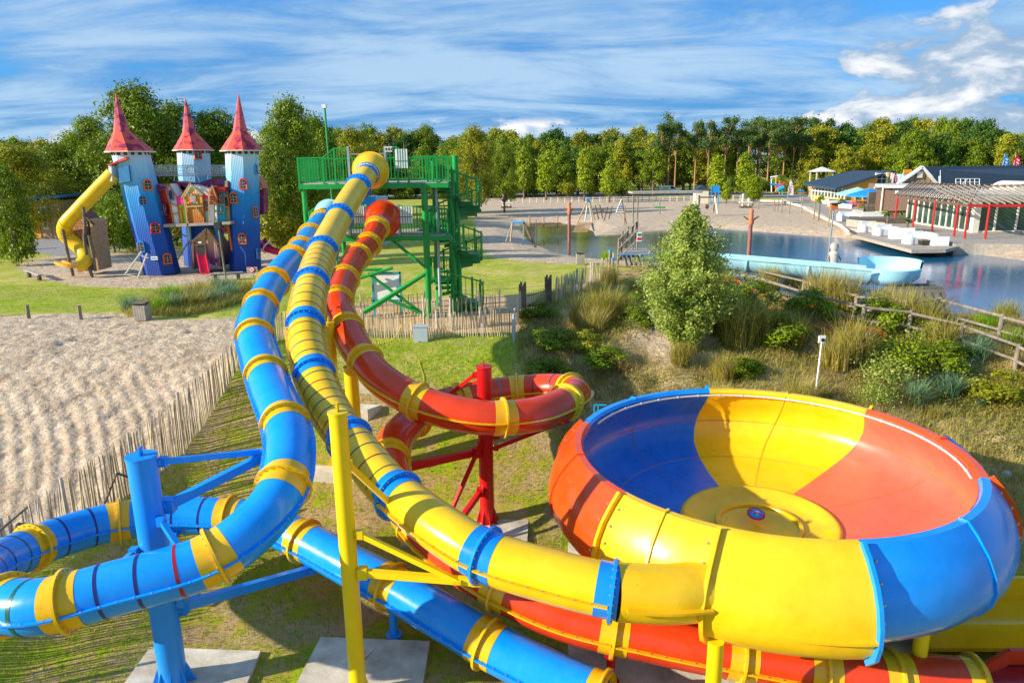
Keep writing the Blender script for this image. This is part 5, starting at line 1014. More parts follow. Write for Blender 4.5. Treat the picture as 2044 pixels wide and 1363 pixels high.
# orange chute and rail fences on the dune crest
def rails(posts, label, zt=(1.0, .5), r=.055, h=1.1):
    ps = [GG(a, b) for a, b in posts]; t = T('rail_fence', label, 'fence', ps[0])
    for p in ps: MB().tube(p-np.array([0, 0, .3]), p+np.array([.03, 0, h]), .085, .08, 8).build('post', 'post', t, auto=50)
    for a, b in zip(ps[:-1], ps[1:]):
        for z in zt: MB().tube(a+np.array([0, -.08, z]), b+np.array([0, -.08, z+.03]), r, r*.9, 7).build('rail', 'post', t, auto=50)
    return ps
rails([(1425, 582), (1507, 596), (1604, 638), (1718, 668), (1810, 680), (1912, 706), (2022, 752), (2120, 800)], 'nearer weathered rail fence running along the dune crest')
rails([(1470, 560), (1600, 606), (1704, 640), (1800, 655), (1868, 650), (1990, 690), (2100, 720)], 'farther weathered rail fence beyond the orange chute')
oc = T('orange_chute', 'orange open chute running downhill between the two rail fences', 'slide', GG(1520, 600)); cps = [GG(a, b)+np.array([0, 0, h]) for a, b, h in ((1425, 562, .5), (1500, 590, .35), (1590, 620, .3), (1690, 655, .25), (1760, 672, .2))]
ocp = Path(cps); flume(ocp, .26, 'orange', oc, 'chute', n=8); ocp2 = Path([c+np.array([-1.0, -1.2, -.1]) for c in cps[:4]]); flume(ocp2, .18, 'orangewood', oc, 'chute', n=8)
tag(MB().beam(GG(1870, 728)+np.array([0, 0, .15]), GG(1935, 745)+np.array([0, 0, .15]), .4, .1).build('orange_board', 'orange'), 'orange board end showing under the near rail fence', 'board')
g = GG(1628, 786); t = T('marker_post', 'thin white post with a square camera plate behind the bowl', 'marker post', g); tp = AY(1640, 684, g[1]); MB().tube(g, tp, .035, .03, 8).build('post', 'white', t, auto=50); MB().box(tp+np.array([0, 0, .12]), (.22, .05, .24)).build('plate', 'white', t); disc(MB(), V(tp)+Vector((.02, -.04, .1)), .06, .02, R9).build('lens', 'black', t)
def stone(px, py, s, label): c = GG(px, py); tag(MB().lathe(c, [(s*1.1, -.1), (s, s*.5), (s*.5, s*.9), (0, s)], 7).build('stone', 'greybox', auto=30), label, 'stone')
stone(1141, 638, .14, 'pale blue stone under the reeds near the gate'); stone(2008, 950, .14, 'pale stone on the shaded lawn right of the bowl')
t = T('blue_bracket', 'small blue rectangular bracket left of the bowl rim', 'bracket', AY(1200, 825, 17.5)); 
for a, b in (((1186, 808), (1210, 808)), ((1186, 808), (1186, 824)), ((1186, 824), (1200, 826)), ((1194, 808), (1194, 822))): MB().beam(AY(*a, 17.7), AY(*b, 17.7), .03).build('bar', 'turquoise', t)
b0 = AY(1186, 824, 17.7); MB().beam(b0, (b0[0], b0[1], gzs(b0[0], b0[1])), .04).build('leg', 'turquoise', t)
q = AY(1908, 895, 14.9); t = T('blue_bracket', 'long blue steel bracket fixed to the right rear rim of the bowl', 'bracket', q); MB().beam(AY(1884, 875, 15.6), AY(1930, 912, 14.9), .12, .16).build('bar', 'paintblue', t)
b0 = AY(1930, 912, 14.9); MB().beam(b0, (b0[0], b0[1], gzs(b0[0], b0[1])-.1), .1).build('leg', 'paintblue', t)
fence([(16.8, 17.0), (15.6, 13.6), (15.2, 10)], .1, 1.3, 'shaded stake fence at the far right edge behind the bowl')

# ---------------------------------------------------------------- lakeside buildings
def HB(pts, m, name, root, ex): return MB().prism(pts, ex).build(name, m, root)
og = T('ochre_building', 'ochre yellow building with a dark sloping roof and white window wall', 'building', at(1684, 403, 112)); 
C1, C2, C3, C4, C5 = AY(1603, 366, 121), AY(1668, 375.5, 112), AY(1754, 348, 112), AY(1788, 340.5, 119), AY(1698, 341, 128)
q = MB(); vs = [C1, C2, C3, C4, C5]; q.add([tuple(v) for v in vs]+[tuple(v-np.array([0, 0, .35])) for v in vs], [(1, 2, 3), (1, 3, 4), (1, 4, 0), (8, 7, 6), (9, 8, 6), (5, 9, 6)]+[(i, i+5, (i+1) % 5+5, (i+1) % 5) for i in range(5)]); q.build('roof', 'slate', og)
f0, f1 = AY(1684, 404, 112.6), AY(1763, 404, 112.6); zb = 0.3
HB([(f0[0], 112.6, zb), (f1[0], 112.6, zb), (f1[0], 112.6, AY(1763, 380, 112.6)[2]), (AY(1750, 380, 112.6)[0], 112.6, AY(1750, 380, 112.6)[2]), (AY(1750, 351, 112.6)[0], 112.6, AY(1750, 351, 112.6)[2]), (f0[0], 112.6, AY(1684, 374, 112.6)[2])], 'ochre', 'gable_wall', og, (0, .4, 0))
l0 = AY(1620, 399, 120.4); ww = HB([(f0[0]-.02, 112.4, zb), (l0[0], 120.4, zb), (l0[0], 120.4, 1.25), (f0[0]-.02, 112.4, .95)], 'ochre', 'low_wall', og, (1.2, .5, 0))
for i in range(11):
    f = i/10; x, y = f0[0]+(l0[0]-f0[0])*f-.05, 112.35+(120.35-112.35)*f; MB().box((x, y, 1.35+.2*f), (.14, .14, 2.0+.3*f)).build('mullion', 'white', og)
    if i < 10:
        x2, y2 = f0[0]+(l0[0]-f0[0])*(f+.05), 112.45+(8)*(f+.05); MB().box((x2, y2, 1.7+.2*f), (1.25, .05, 1.1), rz=math.atan2(8, l0[0]-f0[0])).build('pane', 'glass', og)
MB().beam((f0[0]-.06, 112.3, 1.75), (l0[0]-.06, 120.3, 1.95), .1, .12).build('transom', 'white', og)
for px in (1711, 1726, 1757): o, c, w, h = board(px-4, 389, px+4, 399, 112.5, 'cream', og, 'window'); MB().box((c[0], 112.45, c[2]), (w*.7, .03, h*.75)).build('pane', 'black', o)
for px in (1748, 1770, 1779): MB().box(at(px, 358, 113.5)-np.array([0, 0, .8]), (.25, .2, 3.6)).build('post', 'cream', og)
o, c, w, h = board(1751, 346, 1769, 368, 114, 'white', og, 'window'); 
for i in range(2):
    for j in range(2): MB().box((c[0]+(i-.5)*w*.46, 113.95, c[2]+(j-.5)*h*.44), (w*.38, .04, h*.36)).build('pane', 'glass', o)
o, c, w, h = board(1769, 344, 1774, 368, 113.9, 'ochre', og, 'door_panel')
gb = T('gabled_hall', 'long hall with a dark blue roof and a brown plank gable edged in white', 'building', at(1838, 366, 95)); Y = 95
ap, le, re = AY(1838, 335, Y), AY(1790, 369, Y), AY(1869, 369, Y)
HB([tuple(ap), tuple(le), tuple(re)], 'greyboard', 'gable', gb, (0, .5, 0))
n = 22
for i in range(n):
    f0_, f1_ = i/n+.003, (i+1)/n-.003; x0, x1 = le[0]+(re[0]-le[0])*f0_, le[0]+(re[0]-le[0])*f1_
    def hz_(x): return le[2]+(ap[2]-le[2])*((x-le[0])/(ap[0]-le[0])) if x < ap[0] else re[2]+(ap[2]-re[2])*((re[0]-x)/(re[0]-ap[0]))
    HB([(x0, Y-.05, le[2]), (x1, Y-.05, le[2]), (x1, Y-.05, hz_(x1)-.05), (x0, Y-.05, hz_(x0)-.05)], 'wood' if i % 3 else 'post', 'plank', gb, (0, .05, 0))
for a, b in ((le, ap), (ap, re)): MB().beam(a+np.array([0, -.2, .1]), b+np.array([0, -.2, .1]), .3, .5, (0, 1, 0)).build('bargeboard', 'white', gb)
rx = AY(2300, 335, Y)[0]; q = MB(); v_ = [ap+np.array([0, -.4, .15]), np.array([rx, Y+3, ap[2]+.15]), np.array([rx, Y-9, re[2]-.3]), re+np.array([.3, -.5, 0])]
v_[2] = np.array([rx, Y-1, re[2]-.1]); q.add([tuple(v) for v in v_]+[tuple(v-np.array([0, -.2, .25])) for v in v_], [(3, 2, 1, 0), (4, 5, 6, 7)]+[(i, (i+1) % 4, (i+1) % 4+4, i+4) for i in range(4)]); q.build('roof', 'slate', gb)
MB().box(((le[0]+rx)/2, Y+4, le[2]/2), (rx-le[0], 7, le[2])).build('wall', 'plankdark', gb)
MB().box(at(1836, 349, Y-.2), (.7, .1, .8)).build('vent', 'cream', gb)
fr = T('flat_roof_wing', 'flat dark roof with white edge, safety rails and ventilation in front of the hall', 'building', at(1950, 380, 82)); z1 = AY(1960, 382, 78)[2]
a, b = AY(1862, 384, 78), AY(2300, 384, 78); z1 = a[2]; MB().box(((a[0]+b[0])/2, 84, z1/2), (b[0]-a[0], 12, z1)).build('wall', 'darkwood', fr); MB().box(((a[0]+b[0])/2, 84, z1+.06), (b[0]-a[0]+.4, 12.4, .12)).build('roof', 'slate', fr)
for yy in (78-.25, 90.2): MB().box(((a[0]+b[0])/2, yy, z1+.12), (b[0]-a[0]+.5, .14, .22)).build('roof_edge', 'white', fr)
rl = MB()
for x in np.linspace(1908, 1955, 6): rl.tube(at(x, 357, 84), at(x, 371, 84), .04, .04, 5)
for y in (357, 364): rl.tube(at(1908, y, 84), at(1955, y, 84), .035, .035, 5)
rl.tube(at(1918, 371, 84), at(1932, 357, 84), .03, .03, 4); rl.build('safety_rail', 'white', fr)
for x in (1887, 1903, 1950, 1960, 1983): MB().tube(at(x, 376, 78.6), at(x, 384, 78.6), .05, .05, 5).build('chain_post', 'white', fr)
MB().poly([at(1950+i*5.5, 377+3*sin(pi*(i % 6)/6.), 78.6) for i in range(13)], .03, 4).build('chain', 'white', fr)
for x in (1876, 1877): MB().tube(at(x, 352 if x == 1876 else 340, 80), at(x, 372, 80), .12 if x == 1876 else .03, .1 if x == 1876 else .03, 8).build('vent_pipe', 'white', fr)
dm = AY(2040, 384, 76); q = MB(); vs = []
for yy in (75, 79): vs += [(dm[0]+1.6*cos(pi*i/14), yy, dm[2]-.1+1.25*sin(pi*i/14)) for i in range(15)]
q.add(vs, [(i, i+1, i+16, i+15) for i in range(14)]+[tuple(range(14, -1, -1)), tuple(range(15, 30))]); q.build('skylight', 'pale_roof', fr, auto=30)
cn = T('pale_canopy', 'pale flat canopy roof between the ochre building and the pavilion', 'canopy', at(1800, 376, 92)); z_ = AY(1800, 373, 90)[2]; q = MB(); q.prism([AY(1747, 370, 93)*[1, 1, 0]+[0, 0, z_], AY(1772, 379, 86)*[1, 1, 0]+[0, 0, z_], AY(1880, 370, 84)*[1, 1, 0]+[0, 0, z_], AY(1868, 368, 93)*[1, 1, 0]+[0, 0, z_]], (0, 0, .3)); q.build('roof', 'pale_roof', cn)
for x in (1760, 1786, 1815): p = at(x, 400, 88); MB().tube((p[0], 88, 0), (p[0], 88, z_), .1, .1, 7).build('post', 'cream', cn)
MB().box((at(1800, 390, 92)[0], 93.5, 1.4), (7, .3, 2.6)).build('back_wall', 'plankdark', cn)
# glass pavilion with slatted sunshade
pv = T('glass_pavilion', 'glass walled lakeside pavilion with white frames', 'pavilion', (41.3, 63.7, 0)); WL = np.array([41.9, 76.]); WC = np.array([41.2, 63.9]); WR = np.array([58., 63.4]); ZE = 3.1
flr = .3
def wall(a, b, n, base=.3):
    for i in range(n+1):
        p = a+(b-a)*i/n; MB().box((p[0], p[1], (ZE+base)/2), (.16, .16, ZE-base)).build('mullion', 'cream', pv)
        if i < n: 
            c = a+(b-a)*(i+.5)/n; L_ = np.hypot(*(b-a))/n; ang = math.atan2(*(b-a)[::-1]); MB().box((c[0], c[1], (ZE+base)/2), (L_-.2, .03, ZE-base-.2), rz=ang).build('pane', 'glass', pv)
    for z in (base+.05, ZE-.05): MB().beam((*a, z), (*b, z), .14, .16).build('frame_rail', 'cream', pv)
wall(WC, WL, 11); wall(WC, WR, 9); MB().box((WC[0]+.1, WC[1]-.02, 1.7), (.55, .5, 2.9)).build('corner_pier', 'cream', pv)
MB().prism([(WL[0]-.5, 78, ZE), (WC[0]-.6, WC[1]-.6, ZE), (WR[0], WR[1]-.6, ZE), (WR[0], 78, ZE)], (0, 0, .35)).build('roof', 'pale_roof', pv)
MB().box((49, 73, 1.6), (14, .3, 2.9)).build('back_wall', 'wood', pv); MB().box((49.5, 69, .32), (15, 11, .06)).build('floor', 'greyboard', pv)
MB().box((49, 71, 1.4), (9, .4, 1.8)).build('counter', 'green', pv)
for i in range(5): 
    x = 44.5+i*2.2; t = T('dining_table', 'red-topped table seen through the pavilion glass, number %s from its corner' % ['first', 'second', 'third', 'fourth', 'fifth'][i] if False else ['red-topped table seen through the glass nearest the pavilion corner', 'red-topped table behind the glass, second from the pavilion corner', 'red-topped table behind the glass in the middle of the right wing', 'red-topped table behind the glass, fourth from the pavilion corner', 'red-topped table behind the glass at the right edge of the view'][i], 'table', (x, 66, .3)); MB().tube((x, 66, 1.02), (x, 66, 1.07), .6, .6, 14).build('table_top', 'flagred', t); MB().tube((x, 66, .3), (x, 66, 1.02), .05, .05, 6).build('leg', 'steel', t)
pg = T('slatted_sunshade', 'sloping sunshade of many brown slats on red posts round the pavilion', 'pergola', (38.5, 63, 0)); 
pl = [G(a, b, .3) for a, b in ((1786, 445), (1822, 453), (1860, 462), (1904, 472), (1925, 476), (1966, 477), (2100, 478))]
for p in pl: MB().tube((p[0], p[1], .3), (p[0], p[1], 3.0), .09, .09, 8).build('post', 'redpost', pg, auto=50)
cor = pl[4]; lft = pl[0]; dv = (cor-lft)/np.linalg.norm(cor-lft); 
Zo, Zi = 2.95, 4.25
MB().beam((lft[0]-dv[0]*1.0, lft[1]-dv[1]*1.0, Zo), (cor[0], cor[1], Zo), .12, .22).build('outer_beam', 'darkwood', pg); MB().beam((cor[0], cor[1], Zo), (pl[6][0], pl[6][1], Zo), .12, .22).build('outer_beam', 'darkred', pg)
I0, I1 = np.array([WL[0]+.9, 77.5]), np.array([WC[0]+1.6, WC[1]+2.2]); MB().beam((*I0, Zi), (*I1, Zi), .1, .2).build('inner_beam', 'darkwood', pg); MB().beam((*I1, Zi), (60, I1[1]-.3, Zi), .1, .2).build('inner_beam', 'darkwood', pg)
o0 = np.array([lft[0]-dv[0]*1.0, lft[1]-dv[1]*1.0])
for i in range(34): f = i/33; a = o0+(cor[:2]-o0)*f; b = I0+(I1-I0)*f; MB().beam((a[0], a[1], Zo+.14), (b[0], b[1], Zi+.1), .04, .11).build('slat', 'greyboard' if i % 2 else 'darkwood', pg)
for i in range(26): x = cor[0]+.3+i*.62; MB().beam((x-.5+.0, cor[1]-.1, Zo+.14), (x+.4, I1[1], Zi+.1), .045, .12).build('slat', 'post', pg)
# terrace, jetty and quay
def slab(pts, z, th, m, name, kind=None, label=None, cat=None):
    o = MB().prism([tuple(G(a, b, z)[:2])+(z-th,) for a, b in pts], (0, 0, th)).build(name, m, kind=kind)
    if label: tag(o, label, cat)
    return o
slab([(1560, 396), (1640, 394), (1800, 396), (2300, 396), (2400, 490), (2044, 488), (1945, 486), (1905, 486), (1850, 473), (1770, 462), (1688, 455), (1620, 415), (1585, 405)], .28, 1.2, 'greyboard', 'terrace', 'structure')
slab([(1700, 468), (1722, 462), (1800, 470), (1925, 489), (1888, 498), (1820, 499)], .05, .25, 'greyboard', 'jetty', None, 'low wooden jetty with yellow edge carrying the white sofas', 'jetty')
tag(MB().poly([tuple(G(a, b, -.03)) for a, b in ((1698, 469), (1819, 500), (1888, 499), (1926, 490))], .09, 4).build('jetty_edge', 'wood'), 'yellowish timber edge of the jetty under the sofas', 'edging')
tag(MB().poly([tuple(G(a, b, .36)) for a, b in ((1500, 401), (1560, 402), (1600, 413), (1640, 434), (1680, 452), (1692, 462))], .17, 4).build('quay_edge', 'cream'), 'pale timber edge along the beach terrace', 'edging')
tag(MB().prism([G(1690, 452, .3), G(1765, 460, .3), G(1765, 460, .3)+[0, .2, 0], G(1690, 452, .3)+[0, .2, 0]], (0, 0, .7)).build('retaining_wall', 'greyboard'), 'grey plank retaining wall at the end of the beach', 'wall')
slab([(1700, 427), (1815, 425), (1812, 436), (1690, 438)], .8, .5, 'plankdark', 'raised_terrace', 'structure')
def sofa(px, py, rz, label, L_=1.5, z=.05):
    g = G(px, py, z); t = T('sofa', label, 'outdoor sofa', (g[0], g[1], z), 'white outdoor sofas on the jetty and terrace', rz)
    def b(name, c, d, p=t): return MB().box(c, d).build(name, 'white', p, local=True)
    b('seat', (0, 0, .28), (L_, .9, .5)); b('backrest', (0, .5, .5), (L_, .2, .95)); b('armrest', (-L_/2-.1, .05, .38), (.2, 1.1, .72)); b('armrest', (L_/2+.1, .05, .38), (.2, 1.1, .72))
for a in ((1737, 463, .1, 'white boxy sofa at the left end of the jetty'), (1768, 470, .1, 'white boxy sofa second from the left on the jetty, behind the palm foot'), (1800, 477, 3.0, 'white boxy sofa in the middle of the jetty facing the pavilion'), (1831, 487, .1, 'white boxy sofa near the right end of the jetty, next to the dark table'), (1868, 489, 1.5, 'white and blue sofa at the right tip of the jetty')): sofa(*a)
for a in ((1696, 441, .1, 'white bench sofa left of the low planter on the upper terrace'), (1735, 441, 3.1, 'white bench sofa with a railing behind it on the upper terrace')): sofa(*a, L_=2.0, z=.3)
g = G(1850, 489, .05); t = T('low_table', 'low dark table between the white sofas at the jetty tip', 'table', g); MB().box(g+np.array([0, 0, .4]), (1.3, .8, .08)).build('table_top', 'plankdark', t); MB().box(g+np.array([0, 0, .2]), (1.1, .6, .3)).build('base', 'black', t)
def parasol(px, py, Y, w, m, label):
    c = AY(px, py, Y); t = T('parasol', label, 'parasol', (c[0], Y, .3)); n = 8; vs = [(c[0], Y, c[2])]+[(c[0]+w*cos(2*pi*(i+.5)/n), Y+w*sin(2*pi*(i+.5)/n), c[2]-.85) for i in range(n)]+[(c[0]+w*cos(2*pi*(i+.5)/n), Y+w*sin(2*pi*(i+.5)/n), c[2]-1.1) for i in range(n)]
    MB().add(vs, [(0, i+1, (i+1) % n+1) for i in range(n)]+[(i+1, i+9, (i+1) % n+9, (i+1) % n+1) for i in range(n)]).build('canopy', m, t); MB().tube((c[0], Y, .3), (c[0], Y, c[2]), .06, .06, 7).build('pole', 'cream', t)
parasol(1735, 376, 97, 2.7, 'awning', 'bright blue parasol on the terrace before the ochre building'); parasol(1712, 373.5, 101, 2.7, 'awningpale', 'pale turquoise parasol behind the bright blue one')
def crate(px, py, Y, s, m, name, label, cat):
    c = AY(px, py, Y); z0 = .3; t = T(name, label, cat, (c[0], Y, z0)); MB().box((c[0], Y, z0+s*.62), (s, s, .07)).build('top', m, t)
    for a, b in ((-1, -1), (1, -1), (1, 1), (-1, 1)): MB().box((c[0]+a*s*.42, Y+b*s*.42, z0+s*.3), (.09, .09, s*.6)).build('leg', m, t)
    for k in range(3): MB().box((c[0], Y-s*.43, z0+s*(.15+.16*k)), (s*.9, .04, s*.08)).build('slat', m, t)
for px, m, lb in ((1762, 'lime', 'lime green slatted stool at the left end of the colourful row'), (1776, 'pink', 'pink slatted stool beside the lime one on the terrace'), (1788, 'lime', 'lime green slatted bar table beside the red post'), (1800, 'lime', 'lime green slatted stool right of the bar table'), (1812, 'awning', 'blue slatted chair at the right end of the colourful row')): crate(px, 436, 80, 1.3, m, 'slatted_stool', lb, 'stool')
for px, py, Y, m, lb in ((1690, 402, 101, 'awning', 'blue picnic table at the left of the restaurant terrace'), (1708, 404, 99, 'pink', 'pink picnic table below the pale parasol'), (1722, 402, 101, 'pink', 'second pink table under the parasol edge'), (1738, 402, 99, 'awning', 'blue table under the bright blue parasol'), (1758, 402, 98, 'lime', 'green table right of the bright blue parasol')): crate(px, py, Y, 1.2, m, 'terrace_table', lb, 'table')
t = T('blue_hut', 'turquoise slatted kiosk at the right of the ochre building', 'kiosk', at(1775, 404, 93)); 
for i in range(5): MB().box(at(1768+i*3, 402, 93)*[1, 1, 0]+[0, 0, 1.5], (.35, .3, 2.4)).build('board', 'signblue', t)
MB().prism([at(1766, 396, 93), at(1783, 396, 93), at(1774, 392, 93)], (0, .5, 0)).build('gable', 'signblue', t)
for i, x in enumerate(np.linspace(1716, 1765, 8)): pass
rf = T('terrace_railing', 'grey balustrade in front of the restaurant tables', 'railing', at(1740, 412, 93)); a, b = at(1713, 406, 93), at(1766, 406, 93)
for z in (.75, 1.25): MB().beam((a[0], 93, z), (b[0], 93, z), .06).build('rail', 'post', rf)
for x in np.linspace(a[0], b[0], 26): MB().box((x, 93, .8), (.06, .06, 1.0)).build('baluster', 'post', rf)
def planter(pts, z, label, m='cream'): o = MB().prism([tuple(G(a, b, z)[:2])+(z,) for a, b in pts], (0, 0, .55)).build('planter', m); tag(o, label, 'planter')
planter([(1632, 406), (1684, 408), (1680, 402), (1634, 400)], .3, 'long pale planter under the window wall'); planter([(1652, 412), (1700, 417), (1700, 409), (1655, 405)], .3, 'pale planter with a low hedge on the terrace corner'); planter([(1700, 427), (1722, 430), (1724, 424), (1702, 422)], .4, 'grey planter with a round shrub beside the sofas', 'greyboard')
# gazebo
gz_ = T('gazebo', 'small wooden gazebo with a pale pyramid roof at the edge of the wood', 'gazebo', at(1641, 366, 140)); c = AY(1641, 333, 140); w = 2.0; ze = AY(1641, 343, 140)[2]
MB().add([(c[0], 140, c[2])]+[(c[0]+a*w, 140+b*w, ze) for a, b in ((-1, -1), (1, -1), (1, 1), (-1, 1))], [(0, 1, 2), (0, 2, 3), (0, 3, 4), (0, 4, 1), (4, 3, 2, 1)]).build('roof', 'pale_roof', gz_)
for a, b in ((-1, -1), (1, -1), (1, 1), (-1, 1)): MB().box((c[0]+a*w*.75, 140+b*w*.75, ze/2), (.22, .22, ze)).build('post', 'stake_pale', gz_)
for i in range(8): MB().box((c[0]-w*.7+w*1.4*i/7, 140-w*.75, 2.9), (.1, .1, 1.0)).build('baluster', 'stake_pale', gz_)
MB().box((c[0], 140-w*.75, 3.4), (w*1.5, .1, .12)).build('rail', 'stake_pale', gz_); MB().box((c[0], 140, 1.2), (w*1.7, w*1.7, 2.4)).build('base', 'wood', gz_)
def flag(px0, py0, px1, py1, Y, m, label):
    t = T('beach_flag', label, 'flag', at(px0, py1, Y)); a, b = AY(px0, py0, Y), AY(px0, py1, Y); w = AY(px1, py1, Y)[0]-a[0]
    q = MB(); n = 9; vs = []
    for i in range(n): f = i/(n-1); z = b[2]+(a[2]-b[2])*f; ww_ = w*(1-f**2.2)*.95+.05; off = w*.35*(f**2); vs += [(a[0]+off*.6, Y+.1*sin(f*5), z), (a[0]+off*.6+ww_, Y+.1*sin(f*5+1), z)]
    q.add(vs+[(x, y+.03, z) for x, y, z in vs], [(2*i, 2*i+1, 2*i+3, 2*i+2) for i in range(n-1)]+[(2*n+2*i, 2*n+2*i+2, 2*n+2*i+3, 2*n+2*i+1) for i in range(n-1)]); o = q.build('cloth', m, t, smooth=True)
    MB().tube((a[0]-.05, Y, 0), (a[0]+w*.2, Y, a[2]), .06, .04, 6).build('pole', 'steel', t)
    for k in range(4): f = .2+.16*k; z = b[2]+(a[2]-b[2])*f; MB().box((a[0]+w*.45, Y-.13, z), (w*.3, .02, abs(a[2]-b[2])*.06), mt=Matrix.Rotation(Rd(35), 3, 'Y')).build('print', 'white' if m != 'white' else 'flagred', o)
flag(2003, 306, 2014, 345, 110, 'awning', 'blue feather flag above the hall roof'); flag(2024, 308, 2038, 345, 110, 'flagred', 'red feather flag above the hall roof'); flag(1784, 345, 1792, 366, 104, 'flagred', 'small red feather flag beside the gabled hall'); flag(1575, 358, 1584, 390, 112, 'white', 'white feather flag with red print on the beach terrace')
t = T('beach_kiosk', 'small kiosk painted turquoise, white and orange behind the gable', 'kiosk', at(1804, 362, 106)); 
for (a, b, c_, d, m) in ((1794, 348, 1815, 366, 'awningpale'), (1797, 350, 1810, 357, 'white'), (1798, 338.5, 1813, 347, 'ochre'), (1796, 346, 1812, 349, 'cream')):
    x0, x1 = AY(a, b, 106), AY(c_, d, 106); MB().box(((x0[0]+x1[0])/2, 106.5 if m == 'awningpale' else 105.2, (x0[2]+x1[2])/2), (x1[0]-x0[0], 2.4 if m == 'awningpale' else .2, x0[2]-x1[2])).build('panel', m, t)
# play things by the beach terrace
sticks('playground', 'small playground frame with red, blue and turquoise panels near the wood edge', 'play equipment', [('post', at(a, b, 120), at(a, c, 120), .1, m) for a, b, c, m in ((1540, 357, 384, 'cream'), (1549, 352, 384, 'ochre'), (1556, 360, 388, 'terracotta'), (1562, 365, 390, 'turquoise'))]+[('bar', at(1538, 354, 120), at(1552, 352, 120), .12, 'white'), ('bar', at(1548, 376, 120), at(1566, 366, 120), .25, 'flagred'), ('bar', at(1552, 380, 119), at(1565, 374, 119), .4, 'turquoise'), ('bar', at(1538, 368, 120), at(1560, 370, 120), .2, 'signblue')])
tt = T('direction_sign', 'post with orange, blue and turquoise arrow boards on the terrace', 'signpost', at(1598, 400, 105)); MB().tube(at(1598, 378, 105), at(1598, 401, 105), .09, .09, 7).build('post', 'wood', tt)
for i, (y, m) in enumerate(((381, 'awning'), (386, 'terracotta'), (390, 'turquoise'))): MB().prism([at(1592, y-1.5, 104.8), at(1604, y-1.5, 104.8), at(1606, y, 104.8), at(1604, y+1.5, 104.8), at(1592, y+1.5, 104.8)], (0, -.06, 0)).build('arrow_board', m, tt)
for k_, (px, py, Y, h) in enumerate(((1515, 402, 104, 1.2), (1547, 415, 98, 1.7), (1552, 413, 99, 1.6), (1560, 418, 96, 1.8), (1576, 417, 95, 1.9), (1600, 416, 95, 2.2), (1544, 404, 102, 1.2), (1624, 440, 84, 2.4), (1632, 442, 82, 2.0), (1635, 435, 83, 2.0), (1653, 449, 76, 1.9), (1658, 446, 77, 1.9))):
    c = at(px, py, Y); c[2] = gzs(c[0], c[1]); tag(MB().tube(c-np.array([0, 0, .3]), c+np.array([random.uniform(-.15, .15), 0, h]), .09, .07, 6).build('wooden_pole', 'post'), 'weathered upright pole in the sand by the terrace, %s of them' % nth(k_+1), 'pole', 'upright poles in the sand by the terrace')
def rp_i(c): return 1+min(range(len(rp_)), key=lambda i: abs(rp_[i][0]-c[0]))
rp_ = [at(x, 391, 130) for x in range(1002, 1500, 14)]
for c in rp_: c[2] = gzs(c[0], c[1]); tag(MB().tube(c, c+np.array([0, 0, .9]), .09, .08, 6).build('road_bollard', 'stake_pale'), 'small pale road bollard behind the beach, %s from the left of its row' % nth(rp_i(c)), 'bollard', 'bollards along the road behind the beach')
# vehicles
def vehicle(px, pyb, Y, L_, label, van=True):
    c = at(px, pyb, Y); x, z = c[0], gzs(c[0], Y); t = T('parked_van' if van else 'service_cart', label, 'van' if van else 'cart', (x, Y, z)); h = 1.9 if van else 1.3
    if van:
        pr = [(-L_/2, .35), (L_/2, .35), (L_/2, .95), (L_/2-.25, 1.08), (L_/2-1.0, 1.2), (L_/2-1.75, h), (-L_/2+.1, h), (-L_/2, h-.15)]
        MB().prism([(x+a, Y-.85, z+b) for a, b in pr], (0, 1.7, 0)).build('body', 'white', t); MB().prism([(x+a, Y-.87, z+b) for a, b in ((-L_/2+.1, .5), (L_/2-.1, .55), (L_/2-.1, .9), (-L_/2+.1, .95))], (0, .03, 0)).build('side_stripe', 'turquoise', t)
        MB().prism([(x+a, Y-.88, z+b) for a, b in ((L_/2-1.1, 1.22), (L_/2-1.8, 1.78), (L_/2-2.3, 1.78), (L_/2-2.3, 1.22))], (0, .04, 0)).build('side_window', 'black', t); MB().box((x-.9, Y-.88, z+1.35), (1.3, .03, .5)).build('print', 'lime', t)
    else:
        MB().prism([(x+a, Y-.6, z+b) for a, b in ((-L_/2, .3), (L_/2, .3), (L_/2, .7), (L_/2-.7, .8), (-L_/2, .8))], (0, 1.2, 0)).build('body', 'white', t); MB().box((x+.2, Y, z+1.75), (1.4, 1.2, .08)).build('roof', 'turquoise', t)
        for a in (-.4, .8): MB().box((x+a, Y-.5, z+1.25), (.06, .06, 1.0)).build('roof_post', 'black', t)
    for a in (-L_/2+.75, L_/2-.75):
        w = MB().tube((x+a, Y-.92, z+.33), (x+a, Y-.7, z+.33), .33, .33, 14).build('wheel', 'black', t); MB().tube((x+a, Y-.94, z+.33), (x+a, Y-.92, z+.33), .18, .18, 10).build('rim', 'steel', w)
vehicle(1336, 384, 158, 4.7, 'white and turquoise van parked behind the beach'); vehicle(1398, 384, 158, 2.8, 'small white service cart with a turquoise roof parked behind the beach', False)
q = at(1392, 392, 118); t = T('beach_shed', 'small cream hut at the back of the beach', 'hut', q); MB().box((q[0]+1.6, 122, 1.1), (2.2, 1.5, 2.2)).build('wall', 'cream', t); MB().prism([(q[0]+.4, 121.1, 2.2), (q[0]+2.9, 121.1, 2.2), (q[0]+1.6, 121.1, 3.0)], (0, 2, 0)).build('roof', 'slate', t)
q = AY(660, 407, 62); p2 = AY(760, 407, 62); t = T('blue_container', 'blue container with a pale right half behind the lower deck', 'container', (q[0], 62, 0)); zt_ = AY(740, 393, 62)[2]; x0, x1, x2 = AY(719, 400, 62)[0], AY(750, 400, 62)[0], AY(766, 400, 62)[0]
